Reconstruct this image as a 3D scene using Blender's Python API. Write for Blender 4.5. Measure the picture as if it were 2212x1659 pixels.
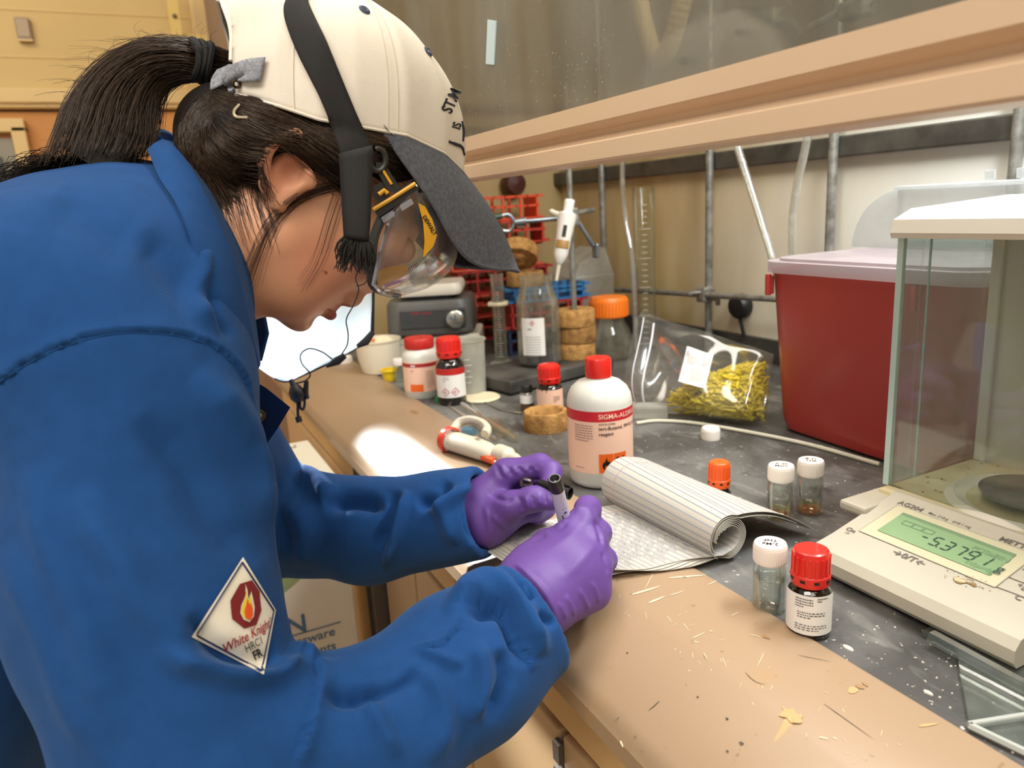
import bpy, bmesh, math, random
import numpy as np
from mathutils import Vector, Matrix
random.seed(7); rng = np.random.default_rng(7)
for _o in list(bpy.data.objects): bpy.data.objects.remove(_o)
SC = bpy.context.scene; COL = SC.collection
# ---------------------------------------------------------------- camera
W_, H_, FPX = 2212.0, 1659.0, 1600.0
R = np.array([[0.89290669, 0.15459284, -0.4228696],      # world <- camera axes
              [-0.44655629, 0.18414974, -0.87560057],
              [-0.05749025, 0.97066468, 0.23346294]])
CAM = np.array([0.0, 0.0, 1.25])
cd = bpy.data.cameras.new('camera'); cam = bpy.data.objects.new('camera', cd); COL.objects.link(cam)
cd.sensor_width = 36; cd.lens = FPX / W_ * 36; cd.clip_start = .02
_m = Matrix([list(R[0]) + [CAM[0]], list(R[1]) + [CAM[1]], list(R[2]) + [CAM[2]], [0, 0, 0, 1]])
cam.matrix_world = _m
cd.dof.use_dof = True; cd.dof.focus_distance = .66; cd.dof.aperture_fstop = 7.5
SC.camera = cam
SC.cycles.transparent_max_bounces = 24; SC.cycles.max_bounces = 8; SC.cycles.diffuse_bounces = 3; SC.cycles.glossy_bounces = 3; SC.cycles.adaptive_threshold = .05
# ---------------------------------------------------------------- world, sun, lamps, exposure
SC.view_settings.view_transform = 'Standard'; SC.view_settings.look = 'None'
SC.view_settings.gamma = 1; SC.view_settings.use_curve_mapping = False
SC.view_settings.exposure = 0.0
wd = bpy.data.worlds.new('world'); SC.world = wd; wd.use_nodes = True
wd.node_tree.nodes['Background'].inputs[0].default_value = (1.0, .93, .82, 1)
wd.node_tree.nodes['Background'].inputs[1].default_value = .52
SUN_DIR = Vector((-.12, .85, .47)).normalized()           # towards the sun
sd = bpy.data.lights.new('sun', 'SUN'); sd.energy = 26; sd.angle = math.radians(2.2); sd.color = (.93, .97, 1)
sun = bpy.data.objects.new('sun', sd); COL.objects.link(sun); sun.rotation_euler = SUN_DIR.to_track_quat('Z', 'Y').to_euler()
sun.location = (-1, 4, 3.5)
def area(name, loc, to, sx, sy, power, col):
    l = bpy.data.lights.new(name, 'AREA'); l.shape = 'RECTANGLE'; l.size = sx; l.size_y = sy; l.energy = power; l.color = col
    o = bpy.data.objects.new(name, l); COL.objects.link(o); o.location = loc
    o.rotation_euler = (Vector(loc) - Vector(to)).to_track_quat('Z', 'Y').to_euler(); return o
area('ceiling_lamp', (-.9, -.2, 2.6), (-.2, .5, 1), 1.2, .6, 30, (1, .93, .82))
area('ceiling_lamp', (-.1, -1.0, 2.6), (.2, .6, 1), 1.2, .6, 12, (1, .93, .82))
area('hood_lamp', (.92, .75, 1.95), (.98, .75, .9), .2, 1.5, 20, (1, .94, .84))
area('hood_lamp', (.86, .30, 1.80), (1.15, .45, 1.25), .12, .6, 16, (.88, .95, 1))
area('far_wall_fill', (-.9, 2.2, 2.75), (-.2, 3.5, 1.6), 1.2, .6, 15, (1, .88, .66))  # unseen fill lamp added to brighten the far wall
# ---------------------------------------------------------------- pixel -> place helpers (built where things stand)
def ray(px, py): return R @ np.array([(px - W_/2) / FPX, -(py - H_/2) / FPX, -1.0])
def at(px, py, d): return CAM + ray(px, py) * d
def onz(px, py, z=.9): w = ray(px, py); return CAM + w * ((z - CAM[2]) / w[2])
def onx(px, py, x): w = ray(px, py); return CAM + w * ((x - CAM[0]) / w[0])
def ony(px, py, y): w = ray(px, py); return CAM + w * ((y - CAM[1]) / w[1])
def proj(P):
    q = (np.asarray(P) - CAM) @ R
    return W_/2 + FPX * q[..., 0] / -q[..., 2], H_/2 - FPX * q[..., 1] / -q[..., 2]
# ---------------------------------------------------------------- materials
def srgb(h):
    if isinstance(h, str):
        h = h.lstrip('#'); c = [int(h[i:i+2], 16) / 255 for i in (0, 2, 4)]
    else: c = [x / 255 for x in h]
    return tuple(x / 12.92 if x <= .04045 else ((x + .055) / 1.055) ** 2.4 for x in c) + (1,)
MATS = {}
def mat(name, col, rough=.5, metal=0, spec=.5, var=0, vscale=30, col2=None, bump=0, bscale=200, trans=0, sss=0, emit=0, sheen=0, coat=0, alpha=None, stretch=None, attr=None):
    if name in MATS: return MATS[name]
    m = bpy.data.materials.new(name); m.use_nodes = True; nt = m.node_tree; N = nt.nodes; L = nt.links
    b = N['Principled BSDF']; c = srgb(col); b.inputs['Base Color'].default_value = c
    b.inputs['Roughness'].default_value = rough; b.inputs['Metallic'].default_value = metal
    b.inputs['Specular IOR Level'].default_value = spec
    if coat: b.inputs['Coat Weight'].default_value = coat
    if sheen: b.inputs['Sheen Weight'].default_value = sheen; b.inputs['Sheen Roughness'].default_value = .5
    if sss: b.inputs['Subsurface Weight'].default_value = sss; b.inputs['Subsurface Radius'].default_value = (.012, .005, .003)
    if trans: b.inputs['Transmission Weight'].default_value = trans
    if emit: b.inputs['Emission Color'].default_value = c; b.inputs['Emission Strength'].default_value = emit
    tc = N.new('ShaderNodeTexCoord'); co = tc.outputs['Object']
    if stretch:
        mp = N.new('ShaderNodeMapping'); mp.inputs['Scale'].default_value = stretch; L.new(co, mp.inputs[0]); co = mp.outputs[0]
    src = None
    if attr:
        a = N.new('ShaderNodeAttribute'); a.attribute_name = attr; src = a.outputs['Color']
    if var or col2:
        n = N.new('ShaderNodeTexNoise'); n.inputs['Scale'].default_value = vscale; n.inputs['Detail'].default_value = 6; L.new(co, n.inputs['Vector'])
        r = N.new('ShaderNodeValToRGB'); r.color_ramp.elements[0].position = .35; r.color_ramp.elements[1].position = .68
        L.new(n.outputs[0], r.inputs[0])
        if col2: c2 = srgb(col2)
        else: c2 = tuple(x * (1 - var) for x in c[:3]) + (1,)
        if src:
            mx = N.new('ShaderNodeMix'); mx.data_type = 'RGBA'; mx.blend_type = 'MULTIPLY'; mx.inputs[0].default_value = 1
            r.color_ramp.elements[0].color = (1 - var,) * 3 + (1,); r.color_ramp.elements[1].color = (1, 1, 1, 1)
            L.new(src, mx.inputs[6]); L.new(r.outputs[0], mx.inputs[7]); src = mx.outputs[2]
        else:
            r.color_ramp.elements[0].color = c; r.color_ramp.elements[1].color = c2; src = r.outputs[0]
    if src: L.new(src, b.inputs['Base Color'])
    if bump:
        n2 = N.new('ShaderNodeTexNoise'); n2.inputs['Scale'].default_value = bscale; n2.inputs['Detail'].default_value = 4; L.new(co, n2.inputs['Vector'])
        bp = N.new('ShaderNodeBump'); bp.inputs['Strength'].default_value = bump; bp.inputs['Distance'].default_value = .002
        L.new(n2.outputs[0], bp.inputs['Height']); L.new(bp.outputs[0], b.inputs['Normal'])
    MATS[name] = m; return m
def clear(name, tint=(240, 245, 245), gloss=.12, rough=.02, haze=0, hazecol=(220, 220, 215), hscale=40, hlo=.5, hhi=.75, edge=True):
    """thin clear plastic or glass: see-through, fresnel reflection, optional film of dirt or frosting"""
    if name in MATS: return MATS[name]
    m = bpy.data.materials.new(name); m.use_nodes = True; nt = m.node_tree; N = nt.nodes; L = nt.links
    N.remove(N['Principled BSDF']); out = N['Material Output']
    t = N.new('ShaderNodeBsdfTransparent'); t.inputs[0].default_value = srgb(tint)
    g = N.new('ShaderNodeBsdfGlossy'); g.inputs['Roughness'].default_value = rough; g.inputs[0].default_value = (1, 1, 1, 1)
    lw = N.new('ShaderNodeFresnel'); lw.inputs[0].default_value = 1.45
    ma = N.new('ShaderNodeMath'); ma.operation = 'MULTIPLY_ADD'; ma.use_clamp = True
    ma.inputs[1].default_value = .45 if edge else .3; ma.inputs[2].default_value = gloss - .04
    L.new(lw.outputs[0], ma.inputs[0])
    mx = N.new('ShaderNodeMixShader'); L.new(ma.outputs[0], mx.inputs[0]); L.new(t.outputs[0], mx.inputs[1]); L.new(g.outputs[0], mx.inputs[2])
    last = mx.outputs[0]
    if haze:
        d = N.new('ShaderNodeBsdfDiffuse'); d.inputs[0].default_value = srgb(hazecol)
        tr = N.new('ShaderNodeBsdfTranslucent'); tr.inputs[0].default_value = srgb(hazecol)
        dm = N.new('ShaderNodeMixShader'); dm.inputs[0].default_value = .5; L.new(d.outputs[0], dm.inputs[1]); L.new(tr.outputs[0], dm.inputs[2])
        tc = N.new('ShaderNodeTexCoord'); n = N.new('ShaderNodeTexNoise'); n.inputs['Scale'].default_value = hscale; n.inputs['Detail'].default_value = 8
        L.new(tc.outputs['Object'], n.inputs[0])
        mr = N.new('ShaderNodeMapRange'); mr.inputs[1].default_value = hlo; mr.inputs[2].default_value = hhi; mr.inputs[3].default_value = haze * .35; mr.inputs[4].default_value = haze
        L.new(n.outputs[0], mr.inputs[0])
        m2 = N.new('ShaderNodeMixShader'); L.new(mr.outputs[0], m2.inputs[0]); L.new(last, m2.inputs[1]); L.new(dm.outputs[0], m2.inputs[2]); last = m2.outputs[0]
    L.new(last, out.inputs[0]); MATS[name] = m; return m
# ---------------------------------------------------------------- objects
def tag(o, label=None, cat=None, group=None, kind=None):
    if label: o['label'] = label
    if cat: o['category'] = cat
    if group: o['group'] = group
    if kind: o['kind'] = kind
    return o
def empty(name, loc=(0, 0, 0), rotz=0, label=None, cat=None, group=None):
    o = bpy.data.objects.new(name, None); COL.objects.link(o); o.location = Vector(loc); o.rotation_euler = (0, 0, rotz); o.empty_display_size = .02
    return tag(o, label, cat, group)
def obj(name, vf, m, parent=None, smooth=False, sharp=None):
    v, f = vf
    me = bpy.data.meshes.new(name); me.from_pydata([tuple(map(float, p)) for p in v], [], [tuple(map(int, q)) for q in f]); me.update()
    if isinstance(m, str): m = MATS[m]
    me.materials.append(m)
    if smooth:
        me.polygons.foreach_set('use_smooth', [True] * len(me.polygons))
        if sharp is None: sharp = 40
        if sharp < 180:
            me.set_sharp_from_angle(angle=math.radians(sharp))
    o = bpy.data.objects.new(name, me); COL.objects.link(o)
    if parent: o.parent = parent
    return o
def join(*vfs):
    V = []; Fc = []
    for v, f in vfs:
        n = len(V); V += [tuple(p) for p in v]; Fc += [tuple(i + n for i in q) for q in f]
    return V, Fc
def xf(vf, M=None, t=(0, 0, 0)):
    v, f = vf; v = np.asarray(v, float)
    if M is not None: v = v @ np.asarray(M, float)[:3, :3].T
    return v + np.asarray(t, float), f
def rot(ax, deg): return np.array(Matrix.Rotation(math.radians(deg), 3, ax))
def box(cx, cy, cz, sx, sy, sz, bev=0):
    if not bev:
        v = [(cx + a*sx/2, cy + b*sy/2, cz + c*sz/2) for a in (-1, 1) for b in (-1, 1) for c in (-1, 1)]
        return v, [(0, 1, 3, 2), (4, 6, 7, 5), (0, 4, 5, 1), (2, 3, 7, 6), (0, 2, 6, 4), (1, 5, 7, 3)]
    bm = bmesh.new(); bmesh.ops.create_cube(bm, size=1)
    bmesh.ops.scale(bm, vec=(sx, sy, sz), verts=bm.verts)
    bmesh.ops.bevel(bm, geom=list(bm.edges), offset=min(bev, .49*min(sx, sy, sz)), segments=2, affect='EDGES', profile=.5)
    bmesh.ops.translate(bm, vec=(cx, cy, cz), verts=bm.verts); return frombm(bm)
def frombm(bm):
    bm.verts.index_update(); v = [tuple(x.co) for x in bm.verts]; f = [tuple(q.index for q in p.verts) for p in bm.faces]; bm.free(); return v, f
def lathe(prof, n=32, cap=True, a0=0, a1=2*math.pi):
    full = abs(a1 - a0 - 2*math.pi) < 1e-6; k = n if full else n + 1; v = []; f = []
    for (r, z) in prof:
        for i in range(k):
            a = a0 + (a1 - a0) * i / n; v.append((r*math.cos(a), r*math.sin(a), z))
    for j in range(len(prof) - 1):
        for i in range(n):
            i2 = (i + 1) % k; f.append((j*k + i, j*k + i2, (j+1)*k + i2, (j+1)*k + i))
    if cap and full:
        if prof[0][0] > 1e-5: f.append(tuple(reversed(range(k))))
        if prof[-1][0] > 1e-5: f.append(tuple(range((len(prof)-1)*k, len(prof)*k)))
    return v, f
def spline(pts, n):
    P = np.asarray(pts, float); m = len(P)
    if m < 3: t = np.linspace(0, 1, n)[:, None]; return P[0]*(1-t) + P[-1]*t
    Q = np.vstack([2*P[0]-P[1], P, 2*P[-1]-P[-2]]); out = []
    for s in np.linspace(0, m - 1 - 1e-9, n):
        i = int(s); t = s - i; p0, p1, p2, p3 = Q[i:i+4]
        out.append(.5*((2*p1) + (-p0+p2)*t + (2*p0-5*p1+4*p2-p3)*t*t + (-p0+3*p1-3*p2+p3)*t**3))
    return np.array(out)
def tube(pts, r, n=8, cap=True, flat=1.0, upv=None):
    P = np.asarray(pts, float); m = len(P); r = np.broadcast_to(np.asarray(r, float), (m,))
    T = np.gradient(P, axis=0); T /= np.linalg.norm(T, axis=1)[:, None] + 1e-12
    up = np.array([0, 0, 1.]) if upv is None else np.asarray(upv, float)
    if upv is None and abs(T[0] @ up) > .9: up = np.array([1., 0, 0])
    a = np.linspace(0, 2*math.pi, n, endpoint=False); v = []
    for i in range(m):
        s = np.cross(T[i], up); s /= np.linalg.norm(s) + 1e-12; u2 = np.cross(s, T[i])
        if upv is None: up = u2
        v += list(P[i] + r[i]*(np.cos(a)[:, None]*s + flat*np.sin(a)[:, None]*u2))
    f = [(j*n+i, j*n+(i+1) % n, (j+1)*n+(i+1) % n, (j+1)*n+i) for j in range(m-1) for i in range(n)]
    if cap: f += [tuple(reversed(range(n))), tuple(range((m-1)*n, m*n))]
    return v, f
def prism(poly, z0, z1):
    n = len(poly); v = [(x, y, z0) for x, y in poly] + [(x, y, z1) for x, y in poly]
    return v, [tuple(reversed(range(n))), tuple(range(n, 2*n))] + [(i, (i+1) % n, n+(i+1) % n, n+i) for i in range(n)]
def sheet(G, th=0):
    """grid (r,c,3) -> surface, or thin closed slab"""
    G = np.asarray(G, float); r, c = G.shape[:2]
    f = [(i*c+j, i*c+j+1, (i+1)*c+j+1, (i+1)*c+j) for i in range(r-1) for j in range(c-1)]
    v = G.reshape(-1, 3)
    if not th: return v, f
    du = np.gradient(G, axis=1); dv = np.gradient(G, axis=0); n = np.cross(du, dv); n /= np.linalg.norm(n, axis=2)[..., None] + 1e-12
    v2 = (G - n*th).reshape(-1, 3); o = r*c
    f2 = [tuple(o+i for i in reversed(q)) for q in f]
    bd = [j for j in range(c)] + [i*c+c-1 for i in range(1, r)] + [(r-1)*c+j for j in range(c-2, -1, -1)] + [i*c for i in range(r-2, 0, -1)]
    f3 = [(bd[k], bd[k]+o, bd[(k+1) % len(bd)]+o, bd[(k+1) % len(bd)]) for k in range(len(bd))]
    return np.vstack([v, v2]), f + f2 + f3
def textvf(s, size=1, bold=0, align='CENTER', shear=0, spacing=1):
    c = bpy.data.curves.new('t', 'FONT'); c.body = s; c.size = size; c.align_x = align; c.align_y = 'CENTER'; c.offset = bold*size; c.shear = shear; c.resolution_u = 3; c.space_character = spacing
    o = bpy.data.objects.new('t', c); COL.objects.link(o); dg = bpy.context.evaluated_depsgraph_get(); dg.update()
    me = bpy.data.meshes.new_from_object(o.evaluated_get(dg)); v = [tuple(p.co) for p in me.vertices]; f = [tuple(p.vertices) for p in me.polygons]
    bpy.data.objects.remove(o); bpy.data.curves.remove(c); bpy.data.meshes.remove(me); return v, f
def wrap(vf, rad, ang0, z0):
    """flat artwork (x right, y up) laid round a bottle of radius rad; ang0 = angle of x=0"""
    v, f = vf; out = []
    for p in v:
        a = ang0 + p[0] / rad; out.append((rad*math.cos(a), rad*math.sin(a), z0 + p[1]))
    return out, f
def rect(x, y, w, h): return [(x-w/2, y-h/2, 0), (x+w/2, y-h/2, 0), (x+w/2, y+h/2, 0), (x-w/2, y+h/2, 0)], [(0, 1, 2, 3)]
def gridrect(x, y, w, h, n=14):
    v = []; f = []
    for i in range(n+1): v += [(x-w/2+w*i/n, y-h/2, 0), (x-w/2+w*i/n, y+h/2, 0)]
    for i in range(n): f.append((2*i, 2*i+2, 2*i+3, 2*i+1))
    return v, f
def lines(x, y, w, rows, dy, th, seed=0):
    """rows of small print: broken thin bars"""
    rr = random.Random(seed); out = []
    for i in range(rows):
        xx = x - w/2; end = x - w/2 + w * (1 if i < rows-1 else rr.uniform(.4, .8))
        while xx < end:
            l = min(rr.uniform(.04, .14)*w, end-xx); out.append(rect(xx+l/2, y-i*dy, l*.85, th)); xx += l + .02*w
    return join(*out)
def frame(origin, xdir, ydir):
    x = np.asarray(xdir, float); x /= np.linalg.norm(x); y = np.asarray(ydir, float); y -= x*(x@y); y /= np.linalg.norm(y); z = np.cross(x, y)
    return np.stack([x, y, z], 1), np.asarray(origin, float)
def copy_tree(o, parent=None):
    c = o.copy(); COL.objects.link(c)
    if parent: c.parent = parent
    for ch in o.children: copy_tree(ch, c)
    return c
# ---------------------------------------------------------------- implicit surfaces
def smin(a, b, k):
    if k <= 0: return np.minimum(a, b)
    h = np.clip(.5 + .5*(b-a)/k, 0, 1); return b + (a-b)*h - k*h*(1-h)
def smax(a, b, k): return -smin(-a, -b, k)
def sd_caps(P, a, b, ra, rb):
    a = np.asarray(a, np.float32); b = np.asarray(b, np.float32); ab = b - a
    t = np.clip(((P - a) @ ab) / (ab @ ab), 0, 1); q = P - a - t[..., None]*ab
    return np.sqrt((q*q).sum(-1)) - (ra + (rb - ra)*t)
def sd_ell(P, c, r, M=None):
    q = P - np.asarray(c, np.float32)
    if M is not None: q = q @ np.asarray(M, np.float32)
    r = np.asarray(r, np.float32); k0 = np.sqrt(((q/r)**2).sum(-1)); k1 = np.sqrt(((q/(r*r))**2).sum(-1)) + 1e-9
    return k0*(k0-1)/k1
def surfnet(fn, lo, hi, h):
    lo = np.asarray(lo, float); n = np.ceil((np.asarray(hi, float)-lo)/h).astype(int) + 1
    ax = [(lo[i] + h*np.arange(n[i])).astype(np.float32) for i in range(3)]
    # evaluate only in blocks that the surface can reach
    bs = 10; nb = -(-n // bs); cc = [lo[i] + h*(np.arange(nb[i])*bs + (bs-1)/2) for i in range(3)]
    gc = np.stack(np.meshgrid(*cc, indexing='ij'), -1).astype(np.float32); Dc = fn(gc); act = np.abs(Dc) < h*bs*1.25
    D = np.repeat(np.repeat(np.repeat(Dc, bs, 0), bs, 1), bs, 2).astype(np.float32)
    off = np.stack(np.meshgrid(*[h*(np.arange(bs) - (bs-1)/2)]*3, indexing='ij'), -1).astype(np.float32); ids = np.argwhere(act)
    for i in range(0, len(ids), 300):
        q = ids[i:i+300]; P = gc[q[:, 0], q[:, 1], q[:, 2]][:, None, None, None, :] + off; d = fn(P)
        for k, (x, y, z) in enumerate(q): D[x*bs:(x+1)*bs, y*bs:(y+1)*bs, z*bs:(z+1)*bs] = d[k]
    D = np.ascontiguousarray(D[:n[0], :n[1], :n[2]])
    D[0] = D[-1] = np.maximum(D[0], 1e-3).max(); D[:, 0] = np.maximum(D[:, 0], 1e-3); D[:, -1] = np.maximum(D[:, -1], 1e-3); D[:, :, 0] = np.maximum(D[:, :, 0], 1e-3); D[:, :, -1] = np.maximum(D[:, :, -1], 1e-3)
    S = D < 0
    c = np.zeros(tuple(n-1), np.int8)
    offs = [(i, j, k) for i in (0, 1) for j in (0, 1) for k in (0, 1)]
    for i, j, k in offs: c += S[i:n[0]-1+i, j:n[1]-1+j, k:n[2]-1+k]
    mix = (c > 0) & (c < 8); idx = np.argwhere(mix); vid = -np.ones(mix.shape, np.int64); vid[mix] = np.arange(len(idx))
    acc = np.zeros((len(idx), 3)); cnt = np.zeros(len(idx))
    for e in range(3):
        for p in (0, 1):
            for q in (0, 1):
                a = np.zeros(3, int); o = [x for x in range(3) if x != e]; a[o[0]] = p; a[o[1]] = q; b = a.copy(); b[e] = 1
                A = idx + a; B = idx + b; da = D[A[:, 0], A[:, 1], A[:, 2]]; db = D[B[:, 0], B[:, 1], B[:, 2]]
                k = (da < 0) != (db < 0); t = np.where(k, da/(da-db+1e-20), 0)
                acc[k] += (A + t[:, None]*(B-A))[k]; cnt[k] += 1
    V = lo + h*acc/cnt[:, None]; Fq = []
    for e in range(3):
        o = [(e+1) % 3, (e+2) % 3]
        sl0 = [slice(None)]*3; sl1 = [slice(None)]*3; sl0[e] = slice(0, n[e]-1); sl1[e] = slice(1, n[e])
        ch = np.argwhere(S[tuple(sl0)] != S[tuple(sl1)])
        ok = (ch[:, o[0]] > 0) & (ch[:, o[1]] > 0) & (ch[:, o[0]] < n[o[0]]-1) & (ch[:, o[1]] < n[o[1]]-1); ch = ch[ok]
        ins = S[ch[:, 0], ch[:, 1], ch[:, 2]]; q = []
        for d0, d1 in ((0, 0), (-1, 0), (-1, -1), (0, -1)):
            cc = ch.copy(); cc[:, o[0]] += d0; cc[:, o[1]] += d1; q.append(vid[cc[:, 0], cc[:, 1], cc[:, 2]])
        q = np.stack(q, 1); q[~ins] = q[~ins][:, ::-1]; Fq.append(q)
    return V, np.vstack(Fq)
def laplace(V, Fq, it=1, lam=.5):
    n = len(V); a = Fq.ravel(); b = np.roll(Fq, -1, 1).ravel()
    for _ in range(it):
        s = np.zeros((n, 3)); c = np.zeros(n)
        for x, y in ((a, b), (b, a)):
            for k in range(3): s[:, k] += np.bincount(x, V[y, k], n)
            c += np.bincount(x, minlength=n)
        V = V + lam*(s/np.maximum(c, 1)[:, None] - V)
    return V
def vnormals(V, Fq):
    d = np.cross(V[Fq[:, 2]] - V[Fq[:, 0]], V[Fq[:, 3]] - V[Fq[:, 1]]); n = np.zeros_like(V)
    for k in range(4):
        for j in range(3): n[:, j] += np.bincount(Fq[:, k], d[:, j], len(V))
    return n / (np.linalg.norm(n, axis=1)[:, None] + 1e-12)
def npobj(name, V, Fq, m, parent=None, smooth=True, col=None):
    me = bpy.data.meshes.new(name); nf = len(Fq); k = Fq.shape[1]
    me.vertices.add(len(V)); me.vertices.foreach_set('co', np.asarray(V, np.float32).ravel())
    me.loops.add(nf*k); me.loops.foreach_set('vertex_index', np.asarray(Fq, np.int32).ravel())
    me.polygons.add(nf); me.polygons.foreach_set('loop_start', np.arange(0, nf*k, k, dtype=np.int32)); 
    me.polygons.foreach_set('use_smooth', np.full(nf, smooth))
    me.update(calc_edges=True)
    if col is not None:
        a = me.color_attributes.new('Col', 'FLOAT_COLOR', 'POINT'); a.data.foreach_set('color', np.asarray(col, np.float32).ravel())
    if isinstance(m, str): m = MATS[m]
    me.materials.append(m); o = bpy.data.objects.new(name, me); COL.objects.link(o)
    if parent: o.parent = parent
    return o
# ================================================================ setting: room
mat('cream_wall', '#d9bd84', .8, var=.08, vscale=3, bump=.1, bscale=60)
mat('orange_wall', '#d89a5c', .8, var=.08, vscale=4)
mat('cream_trim', '#e2c48c', .6)
mat('mauve_metal', '#8d7568', .45, var=.06, vscale=8)
mat('white_panel', '#ddd2bd', .5, var=.05, vscale=5)
mat('window_alu', '#b9b9b0', .4, metal=.6)
mat('floor_vinyl', '#c9a672', .6, col2='#bb9762', vscale=6)
mat('beige_metal', '#cdae88', .42, var=.07, vscale=5, bump=.03, bscale=90)
def wall(name, vf, m): return tag(obj(name, vf, m), kind='structure')
YW = 3.6
wx0, wx1, wz0, wz1 = -.62, -.03, 2.25, 2.635            # clerestory window, above the frame of view
vf = join(box((-3.2+wx0)/2, YW+.1, 2.4, wx0+3.2, .2, 1.34), box((wx1+2.2)/2, YW+.1, 2.4, 2.2-wx1, .2, 1.34),
          box((wx0+wx1)/2, YW+.1, (1.73+wz0)/2, wx1-wx0, .2, wz0-1.73), box((wx0+wx1)/2, YW+.1, (wz1+3.07)/2, wx1-wx0, .2, 3.07-wz1),
          box(-.5, YW+.1, 4.0, 5.4, .2, 1.86))
wall('wall_far', vf, 'cream_wall')
wall('wall_far_lower', box(-.5, YW+.115, .86, 5.4, .2, 1.72), 'orange_wall')
wall('trim_1', join(box(-.5, YW-.01, 1.775, 5.4, .05, .055, .006), box(-.5, YW-.004, 1.742, 5.4, .03, .02, .004)), 'cream_trim')
wall('trim_2', join(*[box(-.5, YW-.001, z, 5.4, .006, .004) for z in (2.09, 1.92)]), 'cream_trim')
w1 = wall('window_1', join(box((wx0+wx1)/2, YW+.1, wz0+.012, wx1-wx0, .1, .024), box((wx0+wx1)/2, YW+.1, wz1-.012, wx1-wx0, .1, .024),
     box(wx0+.012, YW+.1, (wz0+wz1)/2, .024, .1, wz1-wz0), box(wx1-.012, YW+.1, (wz0+wz1)/2, .024, .1, wz1-wz0)), 'window_alu')
clear('window_glass', (255, 255, 255), .05)
obj('pane', box((wx0+wx1)/2, YW+.1, (wz0+wz1)/2, wx1-wx0-.05, .006, wz1-wz0-.05), 'window_glass', w1)
wall('floor', box(-.4, 1.2, -.05, 5.6, 6, .1), 'floor_vinyl')
# doorway with a glazed door at the left edge of the view
d1 = wall('door_1', join(box(-.345, YW-.01, .83, .05, .06, 1.66, .004), box(-1.3, YW-.01, .83, .05, .06, 1.66, .004), box(-.82, YW-.01, 1.665, 1.0, .06, .05, .004)), 'cream_trim')
mat('door_grey', '#8f8a7c', .4)
obj('door_leaf', box(-.82, YW+.01, .81, .89, .03, 1.62), 'door_grey', d1)
clear('dull_glass', (150, 150, 140), .2); obj('glass_pane', box(-.5, YW-.012, 1.3, .16, .01, .5), 'dull_glass', d1)
# thermostat on the far wall
th = empty('thermostat', (-.262, YW-.012, 2.016), 0, 'small grey box fixed high on the cream far wall', 'thermostat')
mat('grey_box', '#9c8770', .5); mat('grey_face', '#b09a80', .5)
obj('case', box(0, 0, 0, .05, .024, .085, .004), 'grey_box', th); obj('cover', box(0, -.013, .004, .04, .004, .065, .002), 'grey_face', th)
obj('lower_lip', box(0, -.014, -.04, .05, .006, .006), 'cream_trim', th)
# column and tall white cabinet beyond the fume hood
wall('wall_column', join(box(.62, 3.1, 1.35, .44, 1.0, 2.7, .01)), 'mauve_metal')
wall('column_lit_edge', box(.395, 3.56, 1.35, .1, .06, 2.7, .01), 'cream_trim')  # cream strip stands in for the sunlit corner of the column
tall = empty('tall_cabinet', (.65, 2.36, 0), 0, 'tall white cabinet beyond the fume hood behind the cap', 'cabinet')
obj('carcass', box(0, 0, 1.3, .5, .44, 2.6, .004), 'white_panel', tall)
dd = obj('door', join(box(-.258, -.005, 1.62, .016, .41, 1.9, .004)), 'white_panel', tall)
mat('dark_slot', '#6b5d4c', .6); obj('label_holder', box(-.268, .1, 1.955, .006, .1, .012), 'dark_slot', dd)
sg = empty('wall_bracket', (.27, 3.43, 1.98), 0, 'long pale yellow bracket with two bolts on the mauve column', 'bracket')
mat('pale_yellow', '#e6c877', .5)
obj('plate', join(xf(prism([(0, -.2), (.018, -.17), (.02, .17), (0, .2), (-.02, .17), (-.018, -.17)], 0, .02), rot('X', 90), (0, 0, 0))), 'pale_yellow', sg)
for z in (-.06, .07): obj('bolt', xf(lathe([(.008, 0), (.008, .008), (.005, .011)], 12), rot('X', 90), (0, -.02, z)), 'dark_slot', sg)
obj('stem', box(.06, .03, 0, .1, .03, .03), 'pale_yellow', sg)
# ================================================================ fume hood
XI, XB, YL, YR, ZT = .43, 1.15, 1.97, -.6, .90
# sill: flat inner strip, sloping airfoil, front lip
def extr_y(poly, y0, y1):
    n = len(poly); v = [(x, y0, z) for x, z in poly] + [(x, y1, z) for x, z in poly]
    return v, [tuple(range(n)), tuple(reversed(range(n, 2*n)))] + [(i, n+i, n+(i+1) % n, (i+1) % n) for i in range(n)]
def mat_sill():
    m = mat('sill_paint', '#a1866a', .38, var=.05, vscale=4, bump=.02, bscale=60); nt = m.node_tree; N = nt.nodes; L = nt.links; b = N['Principled BSDF']
    src = b.inputs['Base Color'].links[0].from_socket; tc = N.new('ShaderNodeTexCoord')
    def layer(src, scale, lo, hi, col, stretch, fac=1, kind='noise'):
        mp = N.new('ShaderNodeMapping'); mp.inputs['Scale'].default_value = stretch; L.new(tc.outputs['Object'], mp.inputs[0])
        n = N.new('ShaderNodeTexNoise'); n.inputs['Scale'].default_value = scale; n.inputs['Detail'].default_value = 5; L.new(mp.outputs[0], n.inputs[0])
        r = N.new('ShaderNodeMapRange'); r.inputs[1].default_value = lo; r.inputs[2].default_value = hi; r.inputs[3].default_value = 0; r.inputs[4].default_value = fac; L.new(n.outputs[0], r.inputs[0])
        x = N.new('ShaderNodeMix'); x.data_type = 'RGBA'; L.new(r.outputs[0], x.inputs[0]); L.new(src, x.inputs[6]); x.inputs[7].default_value = srgb(col); return x.outputs[2]
    src = layer(src, 9, .62, .72, '#a88458', (1, 1, 1), .55)          # stains
    src = layer(src, 90, .69, .71, '#7d6444', (1, 1, 1), .6)         # specks
    L.new(src, b.inputs['Base Color']); return m
mat_sill()
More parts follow.
